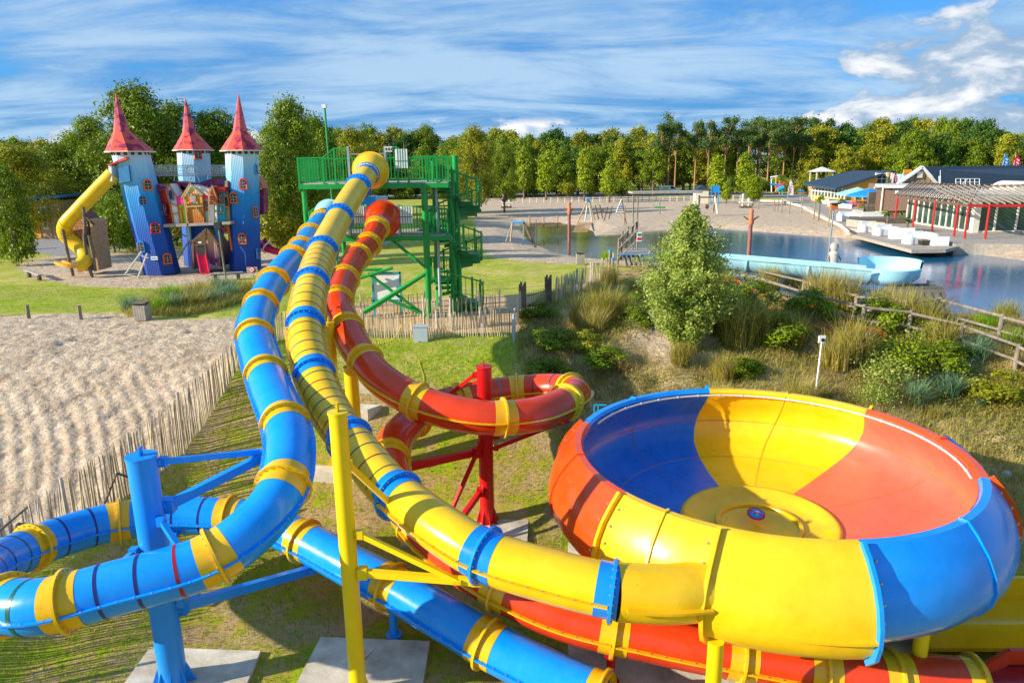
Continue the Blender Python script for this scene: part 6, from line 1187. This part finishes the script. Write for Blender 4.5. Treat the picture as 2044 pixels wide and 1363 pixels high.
MB().box(((x0+x1)/2, 63, zt_/2), (x1-x0, 2, zt_)).build('body', 'signblue', t); MB().box(((x1+x2)/2, 63, zt_/2), (x2-x1, 2, zt_)).build('end', 'greybox', t)
# ---------------------------------------------------------------- vegetation
def leaves(pts, nrm, size, flat=.6, quad=True):
    """small leaf-shaped faces at pts, loosely facing nrm"""
    n = len(pts); d = nrm+rng.normal(0, flat, (n, 3)); d /= np.linalg.norm(d, axis=1)[:, None]+1e-9
    a = np.cross(d, rng.normal(0, 1, (n, 3))); a /= np.linalg.norm(a, axis=1)[:, None]+1e-9; b = np.cross(d, a); s = (size*(.6+.8*rng.random(n)))[:, None]
    v = np.stack([pts-a*s, pts-b*s*.55, pts+a*s, pts+b*s*.55], 1).reshape(-1, 3); return v, np.arange(n*4).reshape(n, 4)
def crown(n, blobs, size, clump=.35, dark=.35, seed=0):
    """leaf clumps spread over many small lobes; blobs: (x, y, z, rx, rz)"""
    bl = np.array(blobs); vol = bl[:, 3]**2; pk = rng.choice(len(bl), n//14+1, p=vol/vol.sum()); P_ = []; Nn = []; Tt = []
    d = rng.normal(0, 1, (len(pk), 3)); d /= np.linalg.norm(d, axis=1)[:, None]; d[:, 2] = np.where(d[:, 2] < -.5, -d[:, 2], d[:, 2])
    rad = (.72+.36*rng.random(len(pk))); c = bl[pk, :3]+d*np.stack([bl[pk, 3], bl[pk, 3], bl[pk, 4]], 1)*rad[:, None]
    cr_ = clump*(.5+rng.random(len(pk))); ct = rng.random(len(pk))
    off = rng.normal(0, .5, (len(pk), 14, 3)); pts = (c[:, None]+off*cr_[:, None, None]).reshape(-1, 3); nn = (d[:, None]+off*.5).reshape(-1, 3)
    bt_ = rng.random(len(bl)); tint = np.repeat(ct*.35+bt_[pk]*.35, 14)+rng.random(len(pts))*.3; v, f = leaves(pts, nn, size); return v, f, tint
def blobset(kind, h, w, k=18, base=.2):
    out = []
    for i in range(k):
        a = rng.random()*2*pi; t = rng.random()
        if kind == 'round': z = base*h+(1-base)*h*(.12+.8*t); r = w*(sin(pi*min(1, (.15+.85*t)))**.6); rr_ = r*.85*math.sqrt(rng.random()); s = w*(.17+.17*rng.random())
        elif kind == 'oval': z = base*h+(1-base)*h*(.08+.84*t); r = w*(sin(pi*(.12+.8*t))**.8)*(1-.3*t); rr_ = r*.5*math.sqrt(rng.random()); s = w*(.25+.2*rng.random())*(1.15-.6*t)
        elif kind == 'cone': z = base*h+(1-base)*h*t; r = w*(1-t)*.95+.1; rr_ = r*.7; s = w*.22*(1.2-t)
        else: z = h*(.66+.3*t); rr_ = w*.75*math.sqrt(rng.random()); s = w*(.2+.18*rng.random())
        out.append((rr_*cos(a), rr_*sin(a), z, s, s*(.75 if kind != 'pine' else .45)))
    return out
def tree_proto(name, kind, h, w, n, size, lm, bark, clump, k=18, base=.2, trunk=.028, label=None):
    """prototype at the origin: thing > trunk, crown"""
    bl = blobset(kind, h, w, k, base); v, f, t = crown(n, bl, size, clump)
    r = T(name, label or name, 'tree'); obj('crown', npmesh('crown', v, f, lm, t), r, local=True)
    q = MB(); lean = (rng.random(2)-.5)*.06*h; tp = (lean[0], lean[1], h*(.75 if kind != 'pine' else .9)); q.tube((0, 0, -.3), tp, h*trunk, h*trunk*.3, 8)
    for b in bl[::2]:
        z0 = max(h*.15, b[2]-.22*h) if kind != 'pine' else max(h*.5, b[2]-.2*h); f_ = z0/tp[2]; q.tube((tp[0]*f_, tp[1]*f_, z0), (b[0]*.8, b[1]*.8, b[2]), h*trunk*.4, h*trunk*.1, 5, False)
    q.build('trunk', bark, r, local=True, auto=60); return r
protos = {}
def prot(key, *a, **k): protos.setdefault(key, []).append(tree_proto(*a, **k))
for i in range(3): prot('oak', 'deciduous_tree', 'round', 16, 5.6, 9000, .26, 'leaf_green', 'bark', .9, k=46, base=.12)
for i in range(2): prot('dark', 'deciduous_tree', 'round', 16, 5.0, 9000, .26, 'leaf_dark', 'bark', .9, k=44, base=.12)
for i in range(2): prot('yellow', 'deciduous_tree', 'round', 16, 5.2, 9000, .26, 'leaf_yellow', 'bark', .9, k=44, base=.15)
for i in range(2): prot('pine', 'pine_tree', 'pine', 17, 3.4, 4200, .20, 'leaf_pine', 'pinebark', .8, k=15, trunk=.016)
for i in range(2): prot('conifer', 'conifer_tree', 'cone', 16, 3.4, 6500, .22, 'leaf_dark', 'bark', .7, k=34, base=.08)
for i in range(2): prot('hornbeam', 'small_tree', 'oval', 8, 2.5, 7000, .16, 'leaf_lime', 'bark', .5, k=26, base=.16)
prot('bush', 'bush', 'round', 4, 2.6, 5000, .13, 'leaf_green', 'bark', .5, k=16, base=.0); prot('bush', 'bush', 'round', 4, 2.6, 5000, .13, 'leaf_yellow', 'bark', .5, k=16, base=.0)
for i in range(2): prot('mid', 'broadleaf_tree', 'round', 13, 5.0, 26000, .13, 'leaf_green', 'bark', .6, k=80, base=.05)
prot('midy', 'broadleaf_tree', 'round', 13, 5.0, 26000, .13, 'leaf_yellow', 'bark', .6, k=80, base=.05)
for i, l_ in enumerate(protos.values()):
    for j, o in enumerate(l_): o.location = (0, -50-i*3, -500)          # replaced below: every prototype is itself planted first
H0 = dict(oak=16, dark=16, yellow=16, pine=17, conifer=16, hornbeam=8, bush=4, mid=13, midy=13); W0 = dict(oak=5.6, dark=5, yellow=5.2, pine=3.4, conifer=3.4, hornbeam=2.5, bush=2.6, mid=5, midy=5)
used_p = set()
def plant(key, x, y, h, w, label, group=None, name=None):
    l_ = protos[key]; o = l_[random.randrange(len(l_))]; sc_ = (w/W0[key], w/W0[key], h/H0[key]); rz = random.random()*6.28; z = gzs(x, y)-.05
    if o.name in used_p: o = copy_tree(o)
    else: used_p.add(o.name)
    o.location = (x, y, z); o.rotation_euler = (0, 0, rz); o.scale = sc_; o['label'] = label; o['category'] = 'bush' if key == 'bush' else 'tree'
    if group: o['group'] = group
    elif 'group' in o: del o['group']
    return o
def plant_px(key, px, top, d, hw, label, group=None, sink=0):
    p = P(px, top, d); x, y = p[0], p[1]; z = gzs(x, y); return plant(key, x, y, max(1.5, p[2]-z)*1.02, hw*d/FPX*1.08, label, group)
# big trees behind the castle and tower
for a in (('midy', 22, 288, 70, 95, 'yellowing tree at the far left edge behind the cabins'), ('mid', 120, 288, 78, 85, 'bright green tree left of the castle above the cabins'), ('mid', 175, 235, 82, 70, 'green tree behind the yellow castle slide'), ('mid', 262, 172, 72, 105, 'tallest loose-crowned tree behind the left castle tower'), ('mid', 345, 208, 78, 85, 'tree filling the gap between the left and middle castle towers'), ('mid', 425, 222, 80, 80, 'tree behind the middle castle tower and net tunnel'), ('mid', 572, 198, 60, 72, 'large dense tree between the castle and the green tower'), ('mid', 545, 290, 57, 52, 'low leafy tree just right of the right castle tower'), ('mid', 625, 235, 74, 60, 'dark tree behind the left end of the green tower'),
          ('midy', 700, 255, 95, 52, 'autumn-tinted tree above the top deck of the green tower'), ('midy', 945, 252, 92, 46, 'golden tree right behind the spiral staircase'), ('mid', 1005, 290, 100, 32, 'bright yellow-green small tree right of the golden tree'), ('mid', 898, 285, 100, 45, 'green tree left of the golden tree behind the staircase'), ('mid', 0, 330, 52, 50, 'dark tree at the left edge in front of the cabins'), ('mid', 222, 385, 62, 62, 'leafy tree low behind the castle slide house')): plant_px(*a[:5], a[5])
for px, top, d, hw, lb in ((215, 400, 58, 48, 'dense hedge-like bush behind the slide house'), (265, 412, 57, 42, 'dense bush behind the foot of the left castle tower'), (545, 400, 56, 45, 'bush right of the right castle tower'), (600, 390, 58, 45, 'bush left of the green tower leg'), (640, 420, 60, 30, 'bush under the left end of the top deck'), (14, 420, 50, 38, 'dark bush under the left edge tree'), (345, 420, 62, 40, 'bush seen between the castle towers'), (420, 430, 62, 40, 'bush behind the castle platform legs')): plant_px('bush', px, top, d, hw, lb)
for i, px in enumerate((1322, 1338, 1352, 1392, 1418, 1452, 1478, 1500, 1522, 1540, 1558, 1572, 1590, 1604)): plant_px('pine', px, 240+random.uniform(-6, 10), 158+random.uniform(-5, 5), 23, 'tall pine with a pale orange trunk before the wood, %s from the left' % nth(i+1), 'pines in front of the wood')
# row of small trees at the back of the beach
for px, top, hw, d, lb in ((1168, 292, 24, 128, 'upright narrow oval tree, first of the row behind the beach'), (1218, 316, 25, 124, 'rounder small tree, second of the row behind the beach'), (1325, 306, 22, 172, 'oval tree above the parked van'), (1380, 309, 22, 172, 'oval tree above the service cart'), (1434, 306, 26, 134, 'wide oval tree behind the blue panel'), (1490, 302, 28, 134, 'largest oval tree at the right of the row'), (1506, 346, 24, 110, 'low bushy tree right beside the pale sculpture'), (1345, 338, 26, 176, 'low spreading tree over the van'), (1412, 334, 26, 172, 'low tree between the cart and the blue panel'), (1452, 360, 14, 116, 'thin young tree beside the blue panel'), (1090, 300, 26, 135, 'dark green tree on the lawn left of the row'), (1045, 290, 26, 140, 'green tree beside the golden one at the back of the lawn')): plant_px('hornbeam', px, top, d, hw, lb)
# the wood behind
prof_x = [-120, 0, 140, 640, 680, 760, 800, 900, 940, 1000, 1080, 1160, 1250, 1330, 1400, 1500, 1600, 1700, 1780, 1900, 2044, 2200]; prof_y = [278, 282, 275, 262, 256, 262, 250, 268, 262, 252, 268, 262, 262, 246, 248, 240, 246, 244, 240, 238, 254, 250]
gl = 'trees of the wood behind the beach'; cnt = 0
for row, (d0, dx, lift) in enumerate(((150, 34, 20), (172, 31, 8), (196, 28, 0))):
    px = -110+row*9; cnt = 0
    while px < 2180:
        px += dx*(.75+.5*random.random())
        if px < 560 and row == 0: continue
        if 1560 < px < 1790 and row == 0: d = 160
        else: d = d0
        d += random.uniform(-6, 6); top = np.interp(px, prof_x, prof_y)+lift+random.uniform(-10, 34 if row == 0 else 20)
        if 1320 < px < 1600 and random.random() < .55 and row > 0: key, lb, top = 'pine', 'tall pine with a bare orange-brown trunk in the wood behind the beach', top-6
        elif 740 < px < 810 and row < 2: key, lb = 'conifer', 'spiky dark conifer rising behind the green tower'
        else:
            key = random.choices(['oak', 'dark', 'yellow'], [5, 3, 2])[0]
            if 1590 < px < 1760 and row == 0: key = 'yellow'
            lb = {'oak': 'mid green broadleaf tree in the wood behind the beach', 'dark': 'dark green tree in the wood behind the beach', 'yellow': 'yellowing autumn tree in the wood behind the beach'}[key]
        if 1310 < px < 1610 and row == 0: continue
        if 1310 < px < 1610 and key != 'pine': top += 14
        cnt += 1; plant_px(key, px, top, d, (31 if key != 'pine' else 24)*random.uniform(.85, 1.25), '%s, %s row, %s from the left' % (lb.replace(' in the wood behind the beach', ' of the wood'), ('front', 'middle', 'back')[row], nth(cnt)), gl)
for i in range(44):
    px = 600+i*34+random.uniform(-10, 10)
    if 1285 < px < 1425: continue
    plant_px('bush', px, 356+random.uniform(-10, 6), 150+random.uniform(-5, 8), 26, 'undergrowth bush at the foot of the wood, %s from the left' % nth(i+1), 'undergrowth along the wood')
for i in range(26): plant_px('dark', -160+i*30+random.uniform(-8, 8), 284+random.uniform(-6, 6), 250, 26, 'distant dark tree of the far wood, %s from the left' % nth(i+1), 'far trees at left')
for px, top, d, hw, lb in ((1860, 405, 73, 17, 'rounded green bush behind the red pavilion post'), (1716, 414, 88, 12, 'round shrub in the grey planter'), (1680, 405, 100, 10, 'low green hedge plants in the cream planter'), (1640, 398, 110, 9, 'low plants under the window wall')): 
    o = plant_px('bush', px, top, d, hw, lb)
def palm(px, pyt, Y, z0, label):
    b = AY(px, pyt, Y); t = T('palm', label, 'palm', (b[0], Y, z0)); MB().tube((b[0], Y, z0), b, .14, .1, 8).build('trunk', 'bark', t)
    for i in range(9):
        a = 2*pi*i/9+.2; pts = [b+np.array([cos(a)*r, sin(a)*r, .45*sin(r*1.4)-.25*r*r]) for r in (0, .4, .8, 1.15)]; q = MB()
        for p0, p1, w in zip(pts[:-1], pts[1:], (.1, .14, .06)): s_ = np.array([-sin(a), cos(a), 0])*w; q.add([p0-s_, p1-s_*.8, p1+s_*.8, p0+s_], [(0, 1, 2, 3)])
        q.build('frond', 'leaf_lime', t)
palm(1773, 430, 66, .05, 'small palm with spiky fronds between the sofas, left one'); palm(1812, 442, 65, .05, 'small yellowish palm in front of the pavilion, right one')

for px, py, h, w, lb in ((1462, 668, 1.5, 1.3, 'dark green rounded bush right behind the birch foot'), (1500, 640, 1.6, 1.4, 'dark green rounded bush between birch and near rail fence'), (1555, 690, 1.1, 1.1, 'low rounded bush under the near rail fence'), (1290, 650, .9, .9, 'small rounded bush left of the birch foot'), (1075, 640, .8, 1.0, 'low dark bush at the corner below the gate'), (1110, 690, .7, 1.1, 'low dark bush on the shaded bank, upper one'), (1100, 755, .7, 1.0, 'low dark bush on the shaded bank above the red loop'), (1210, 730, .7, 1.0, 'low dark bush on the shaded bank near the bowl'), (1170, 700, .8, 1.0, 'dark bush below the brown plumed clumps'), (1615, 640, 1.2, 1.1, 'rounded bush between the two rail fences, left'), (1745, 660, 1.2, 1.1, 'rounded bush between the two rail fences, right'), (1560, 560, 1.3, 1.3, 'green bush beyond the chute under the flume'), (1720, 610, 1.3, 1.2, 'green bush at the shore left of the dock'), (1880, 740, 1.0, 1.1, 'rounded bush just below the near rail fence at right'), (1985, 800, 1.0, 1.2, 'rounded bush at the right edge of the dune'), (1480, 750, .6, .9, 'low bush behind the bowl, right of the sandy scarp')):
    g = GG(px, py); plant('bush', g[0], g[1], h, w, lb)
# birch on the dune
bx0, by0 = [float(q_) for q_ in GG(1366, 704)[:2]]; bz = gzs(bx0, by0); bt = T('birch_tree', 'young loose-leaved birch on the dune crest in front of the lake', 'tree', (bx0, by0, bz)); BH = 5.15
q = MB(); q.poly([(bx0, by0, bz-.2), (bx0-.03, by0, bz+1.5), (bx0+.05, by0, bz+3.4), (bx0-.05, by0, bz+BH*.97)], .035, 7); q.tube((bx0, by0, bz-.2), (bx0-.03, by0, bz+1.5), .065, .05, 8); q.build('trunk', 'birchbark', bt, auto=60)
pts = []; nn = []; tt = []; brm = MB()
for i in range(640):
    t = (i/640)**.95; z = bz+.15+BH*.93*t; a = rng.random()*2*pi; env = 1.85*(sin(pi*min(1, .12+.87*t**.7))**.8)*(1-.25*t); ln = env*(.45+.62*rng.random())*(1+.16*sin(a*3+z*2.2)); upk = .9-.3*t
    tip = np.array([bx0+ln*cos(a), by0+ln*sin(a), z+ln*upk*.75]); st = np.array([bx0, by0, z]); brm.tube(st, tip, .007, .003, 3, False)
    m_ = int(26+62*ln); f = rng.random(m_)**.75; c = st+(tip-st)*f[:, None]+rng.normal(0, .10, (m_, 3)); c[:, 2] -= .10*rng.random(m_)*f; pts.append(c); nn.append(np.tile([cos(a), sin(a), .5], (m_, 1))); tt.append(rng.random()*.35+rng.random(m_)*.65)
pts = np.vstack(pts); v, f = leaves(pts, np.vstack(nn), .050, .9); brm.build('twigs', 'birchbark', bt, kind='stuff'); obj('crown', npmesh('crown', v, f, 'leaf_birch', np.concatenate(tt)), bt)

# grasses
def blades(x, y, z, h, w, lean, tint=None, seg=2):
    """arching blades: arrays of roots"""
    n = len(x); a = rng.random(n)*2*pi; l = lean*(.3+rng.random(n)); hh = h*(.5+.7*rng.random(n)); dx, dy = np.cos(a), np.sin(a); px, py = -dy, dx
    rows = []
    for k, (f, wf) in enumerate(((0, 1), (.55, .8), (1, .12))):
        cx = x+dx*l*hh*f*f; cy = y+dy*l*hh*f*f; cz = z+hh*f*(1-.18*l*f)
        rows.append(np.stack([np.stack([cx-px*w*wf, cy-py*w*wf, cz], 1), np.stack([cx+px*w*wf, cy+py*w*wf, cz], 1)], 1))
    v = np.stack(rows, 1).reshape(-1, 3); b = (np.arange(n)*6)[:, None]; f = np.concatenate([b+[0, 1, 3, 2], b+[2, 3, 5, 4]]); t = rng.random(n) if tint is None else tint; return v, f, np.concatenate([t, t])
def tuft_proto(name, n, r, h, w, lean, m):
    rr_ = r*np.sqrt(rng.random(n)); a = rng.random(n)*2*pi; x, y = rr_*np.cos(a), rr_*np.sin(a)
    k = max(6, n//3); v, f, t = blades(x, y, np.full(n, -.05), h, w, lean)
    # leaning outward from the middle
    me = npmesh(name, v*1.0, f, m, t); return me
TM = {'plume': [tuft_proto('reed_tuft', 650, .42, 1.25, .009, .55, 'grass_plume') for _ in range(2)], 'green': [tuft_proto('reed_tuft', 420, .4, .75, .009, .6, 'grass_green') for _ in range(2)], 'blue': [tuft_proto('grass_tuft', 420, .25, .75, .008, .8, 'grass_blue')], 'dry': [tuft_proto('grass_tuft', 420, .4, .55, .008, .9, 'grass_dry') for _ in range(2)], 'marram': [tuft_proto('marram_tuft', 420, .4, .7, .010, .9, m_) for m_ in ('grass_green', 'grass_plume', 'grass_blue')], 'dune': [tuft_proto('grass_tuft', 480, .45, .6, .008, .8, 'grass_dune') for _ in range(2)]}
def tuft(kind, x, y, s, label, group=None, name='grass_clump'):
    me = random.choice(TM[kind]); o = bpy.data.objects.new(name, me); col.objects.link(o); o.location = (x, y, gzs(x, y)); o.rotation_euler = (0, 0, random.random()*6.28); o.scale = (s, s, s*random.uniform(.9, 1.1)); return tag(o, label, 'grass clump', group)
for px, py, k, s, lb in ((1165, 655, 'plume', 1.25, 'large brown plumed grass clump right of the gate, left one'), (1205, 645, 'plume', 1.2, 'large brown plumed grass clump, second from the gate'), (1185, 668, 'plume', 1.0, 'brown grass clump in front of the two by the gate'), (1235, 640, 'plume', 1.0, 'brown grass clump left of the birch'), (1262, 604, 'green', .95, 'single bright green grass clump left of the birch'), (1212, 520, 'green', 1.1, 'bright green reeds at the pond by the capped posts'), (1470, 690, 'plume', 1.35, 'dark plumed grass right of the birch, nearest to it'), (1520, 680, 'plume', 1.3, 'dark plumed grass clump between the birch and the chute'), (1580, 690, 'plume', 1.0, 'low plumed clump under the orange chute'), (1535, 585, 'plume', 1.3, 'plumed grass clump beyond the chute, leftmost'), (1585, 590, 'plume', 1.5, 'plumed grass clump under the blue flume'), (1640, 625, 'plume', 1.6, 'biggest plumed grass clump below the flume basin'), (1680, 628, 'plume', 1.5, 'plumed grass clump between the flume basin and the dock'), (1760, 640, 'plume', 1.2, 'plumed clump at the left corner of the dock'), (1800, 655, 'plume', 1.2, 'plumed clump in front of the dock'), (1840, 665, 'plume', 1.1, 'plumed clump at the right of the dock'), (1700, 720, 'plume', 1.25, 'golden plumed clump beside the white marker post'), (1665, 735, 'plume', 1.1, 'golden clump just right of the white marker post'), (1945, 720, 'blue', 1.4, 'blue-green upright grass clump beside a fence post'), (1890, 790, 'blue', 1.3, 'blue-green drooping grass clump on the right of the dune'), (1825, 805, 'blue', 1.2, 'pale drooping grass clump behind the bowl rim'), (1912, 760, 'blue', 1.1, 'small blue-green clump right of the leafy shrub'), (1965, 655, 'green', .9, 'fresh green clump at the lake shore, left'), (2020, 690, 'green', .9, 'fresh green clump at the lake shore, right'), (1870, 700, 'plume', 1.1, 'brown plumed clump behind the near rail fence'), (1460, 545, 'green', 1.3, 'green rushes in front of the blue flume'), (1430, 560, 'green', 1.2, 'green rushes at the upper end of the flume')):
    g = GG(px, py); tuft(k, g[0], g[1], s, lb)
for px, py, s, lb in ((268, 622, 1.2, 'marram grass clump left of the litter bin'), (318, 622, 1.3, 'marram grass clump right behind the litter bin'), (350, 618, 1.4, 'marram grass clump, second right of the bin'), (385, 615, 1.4, 'marram grass clump in the middle of the strip'), (420, 606, 1.3, 'marram grass clump left of the lone bollard'), (455, 596, 1.3, 'marram grass clump behind the lone bollard'), (490, 585, 1.2, 'marram grass clump at the right end of the strip'), (400, 592, 1.4, 'marram grass clump at the back of the strip'), (340, 598, 1.3, 'marram grass clump at the back near the bin'), (440, 580, 1.3, 'marram grass clump at the back under the lamp post')):
    g = GG(px, py); tuft('marram', g[0], g[1], s, lb, name='marram_clump')
# leafy shrubs on the dune
shp = None
for px, py, s, lb in ((1800, 735, 1.0, 'leafy green shrub behind the right rear rim of the bowl'), (1765, 760, .75, 'low leafy shrub beside the golden clump'), (1850, 690, .6, 'small leafy shrub on the fence line'), (1745, 800, .6, 'shrub low behind the bowl rim')):
    g = GG(px, py); n = 2600; c = rng.normal(0, .42, (n, 3)); c[:, 2] = np.abs(c[:, 2])*.9; v, f = leaves(c+np.array([0, 0, .1]), c, .035, .8); t = T('leafy_shrub', lb, 'shrub', g); t.scale = (s*1.3,)*3; obj('foliage', npmesh('foliage', v, f, 'leaf_birch' if s < .8 else 'leaf_lime', rng.random(n)), t, local=True)
    q = MB(); 
    for i in range(7): a = i*.9; q.tube((0, 0, -.1), (.4*cos(a), .4*sin(a), .5), .012, .005, 4)
    q.build('stems', 'bark', t, local=True)
# ground cover: lawn, dune grass, marram strip
def cover(name, label, n, region, h, w, lean, m, dens=None):
    x0, x1, y0, y1 = region; x = rng.uniform(x0, x1, n); y = rng.uniform(y0, y1, n); k = dens(x, y) > rng.random(n); x, y = x[k], y[k]
    v, f, t = blades(x, y, gz(x, y)-.01, h, w, lean); o = obj(name, npmesh(name, v, f, m, np.clip(t*.6+np.concatenate([fb(x, y, 2.5, 1)]*2)*.5+.2, 0, 1))); tag(o, label, 'grass'); o['kind'] = 'stuff'; return o
PADS = [o for o in bpy.data.objects if o.name.startswith('concrete_pad')]
def free(x, y):
    r = np.ones(x.shape)
    for o in PADS:
        vs = [tuple(v.co)[:2] for v in o.data.vertices][:len(o.data.vertices)//2]; r *= sdist(x, y, vs) < .03
    return r
cover('lawn_grass', 'short patchy grass of the sunken lawn', 210000, (-11.6, 14, 9.5, 28), .085, .0075, .9, 'grass_green', lambda x, y: free(x, y)*(sdist(x, y, SANDL) < .1)*(sdist(x, y, DUNE) < .2)*np.clip(.42+1.1*fb(x, y, 1.7, 0)+.5*ss((y-19)/7), .04, 1))
cover('dry_grass', 'dry brown grass between the green patches of the sunken lawn', 90000, (-11.6, 14, 9.5, 27), .075, .007, 1.1, 'grass_dry', lambda x, y: free(x, y)*(sdist(x, y, SANDL) < .1)*(sdist(x, y, DUNE) < .2)*np.clip(.45-1.0*fb(x, y, 1.7, 0)-.4*ss((y-21)/5), .0, 1))
cover('dune_grass', 'mixed wild dune grass and herbs on the bank and crest', 300000, (.2, 26, 15, 42), .30, .008, .9, 'grass_dune', lambda x, y: (sdist(x, y, DUNE) > -.2)*(sdist(x, y, CLIFF) < .1)*(sdist(x, y, POND) < -.8)*np.clip(.40+1.5*fb(x, y, 2.6, 2), .0, 1))
cover('dry_dune_grass', 'tall straw-coloured grass on the sandy bank behind the bowl', 100000, (1, 26, 15, 33), .42, .007, .9, 'grass_dry', lambda x, y: (sdist(x, y, DUNE) > -.2)*(sdist(x, y, CLIFF) < .1)*np.clip(.18+1.5*fb(x+50, y, 3.1, 1)+.35*ss((x-8)/6), .0, 1))
hx, hy = rng.uniform(.2, 24, 260000), rng.uniform(16, 41, 260000); hk = (sdist(hx, hy, DUNE) > -.1)*(sdist(hx, hy, POND) < -1)*np.clip(-.05+1.9*fb(hx+20, hy, 1.9, 3)+.25*ss((6-hx)/3), 0, 1) > rng.random(260000); hx, hy = hx[hk], hy[hk]
hz_ = gz(hx, hy)+rng.random(len(hx))*(.12+.5*np.clip(fb(hx, hy, .8, 0)+.3, 0, 1)); v, f = leaves(np.stack([hx, hy, hz_], 1), np.tile([-.3, -.3, .8], (len(hx), 1)), .035, .8)
o = obj('bank_herbs', npmesh('bank_herbs', v, f, 'leaf_herb', np.clip(rng.random(len(hx))*.6+.5*fb(hx, hy, 1.2, 1)+.2, 0, 1))); tag(o, 'low dark leafy herbs and heather covering the bank', 'herbs'); o['kind'] = 'stuff'
kk = 0
for i in range(400):
    x, y = rng.uniform(1.0, 22), rng.uniform(17.5, 40)
    if kk >= 80 or sdist([x], [y], DUNE)[0] < .3 or sdist([x], [y], POND)[0] > -1.2: continue
    kk += 1; kd = random.choices(['plume', 'dry', 'dune', 'green', 'blue'], [4, 3, 4, 1, 1])[0]
    tuft(kd, x, y, random.uniform(.5, 1.05), '%s grass clump scattered on the dune, %s of the scattered clumps' % ({'plume': 'brown plumed', 'dry': 'straw coloured', 'dune': 'mixed olive', 'green': 'fresh green', 'blue': 'blue-green'}[kd], nth(kk)), 'wild grass clumps on the dune')
cover('marram_grass', 'marram grass strip between the sand field and the castle lawn', 26000, (-20, -9.5, 32.2, 41), .5, .010, .9, 'grass_dune', lambda x, y: (sdist(x, y, wpoly([(252, 632), (300, 640), (430, 622), (478, 606), (515, 575), (490, 560), (420, 572), (330, 590), (270, 605)])) > -.1)*.9)
cover('castle_lawn_grass', 'short grass between the sand field and the castle', 60000, (-32, -9, 31.5, 42), .05, .010, .9, 'grass_green', lambda x, y: (sdist(x, y, SANDL) < -.5)*(sdist(x, y, PLAY) < -.3)*.8)

for l_ in protos.values():
    for o in l_:
        if o.name not in used_p:
            for ch in list(o.children): bpy.data.objects.remove(ch)
            bpy.data.objects.remove(o)
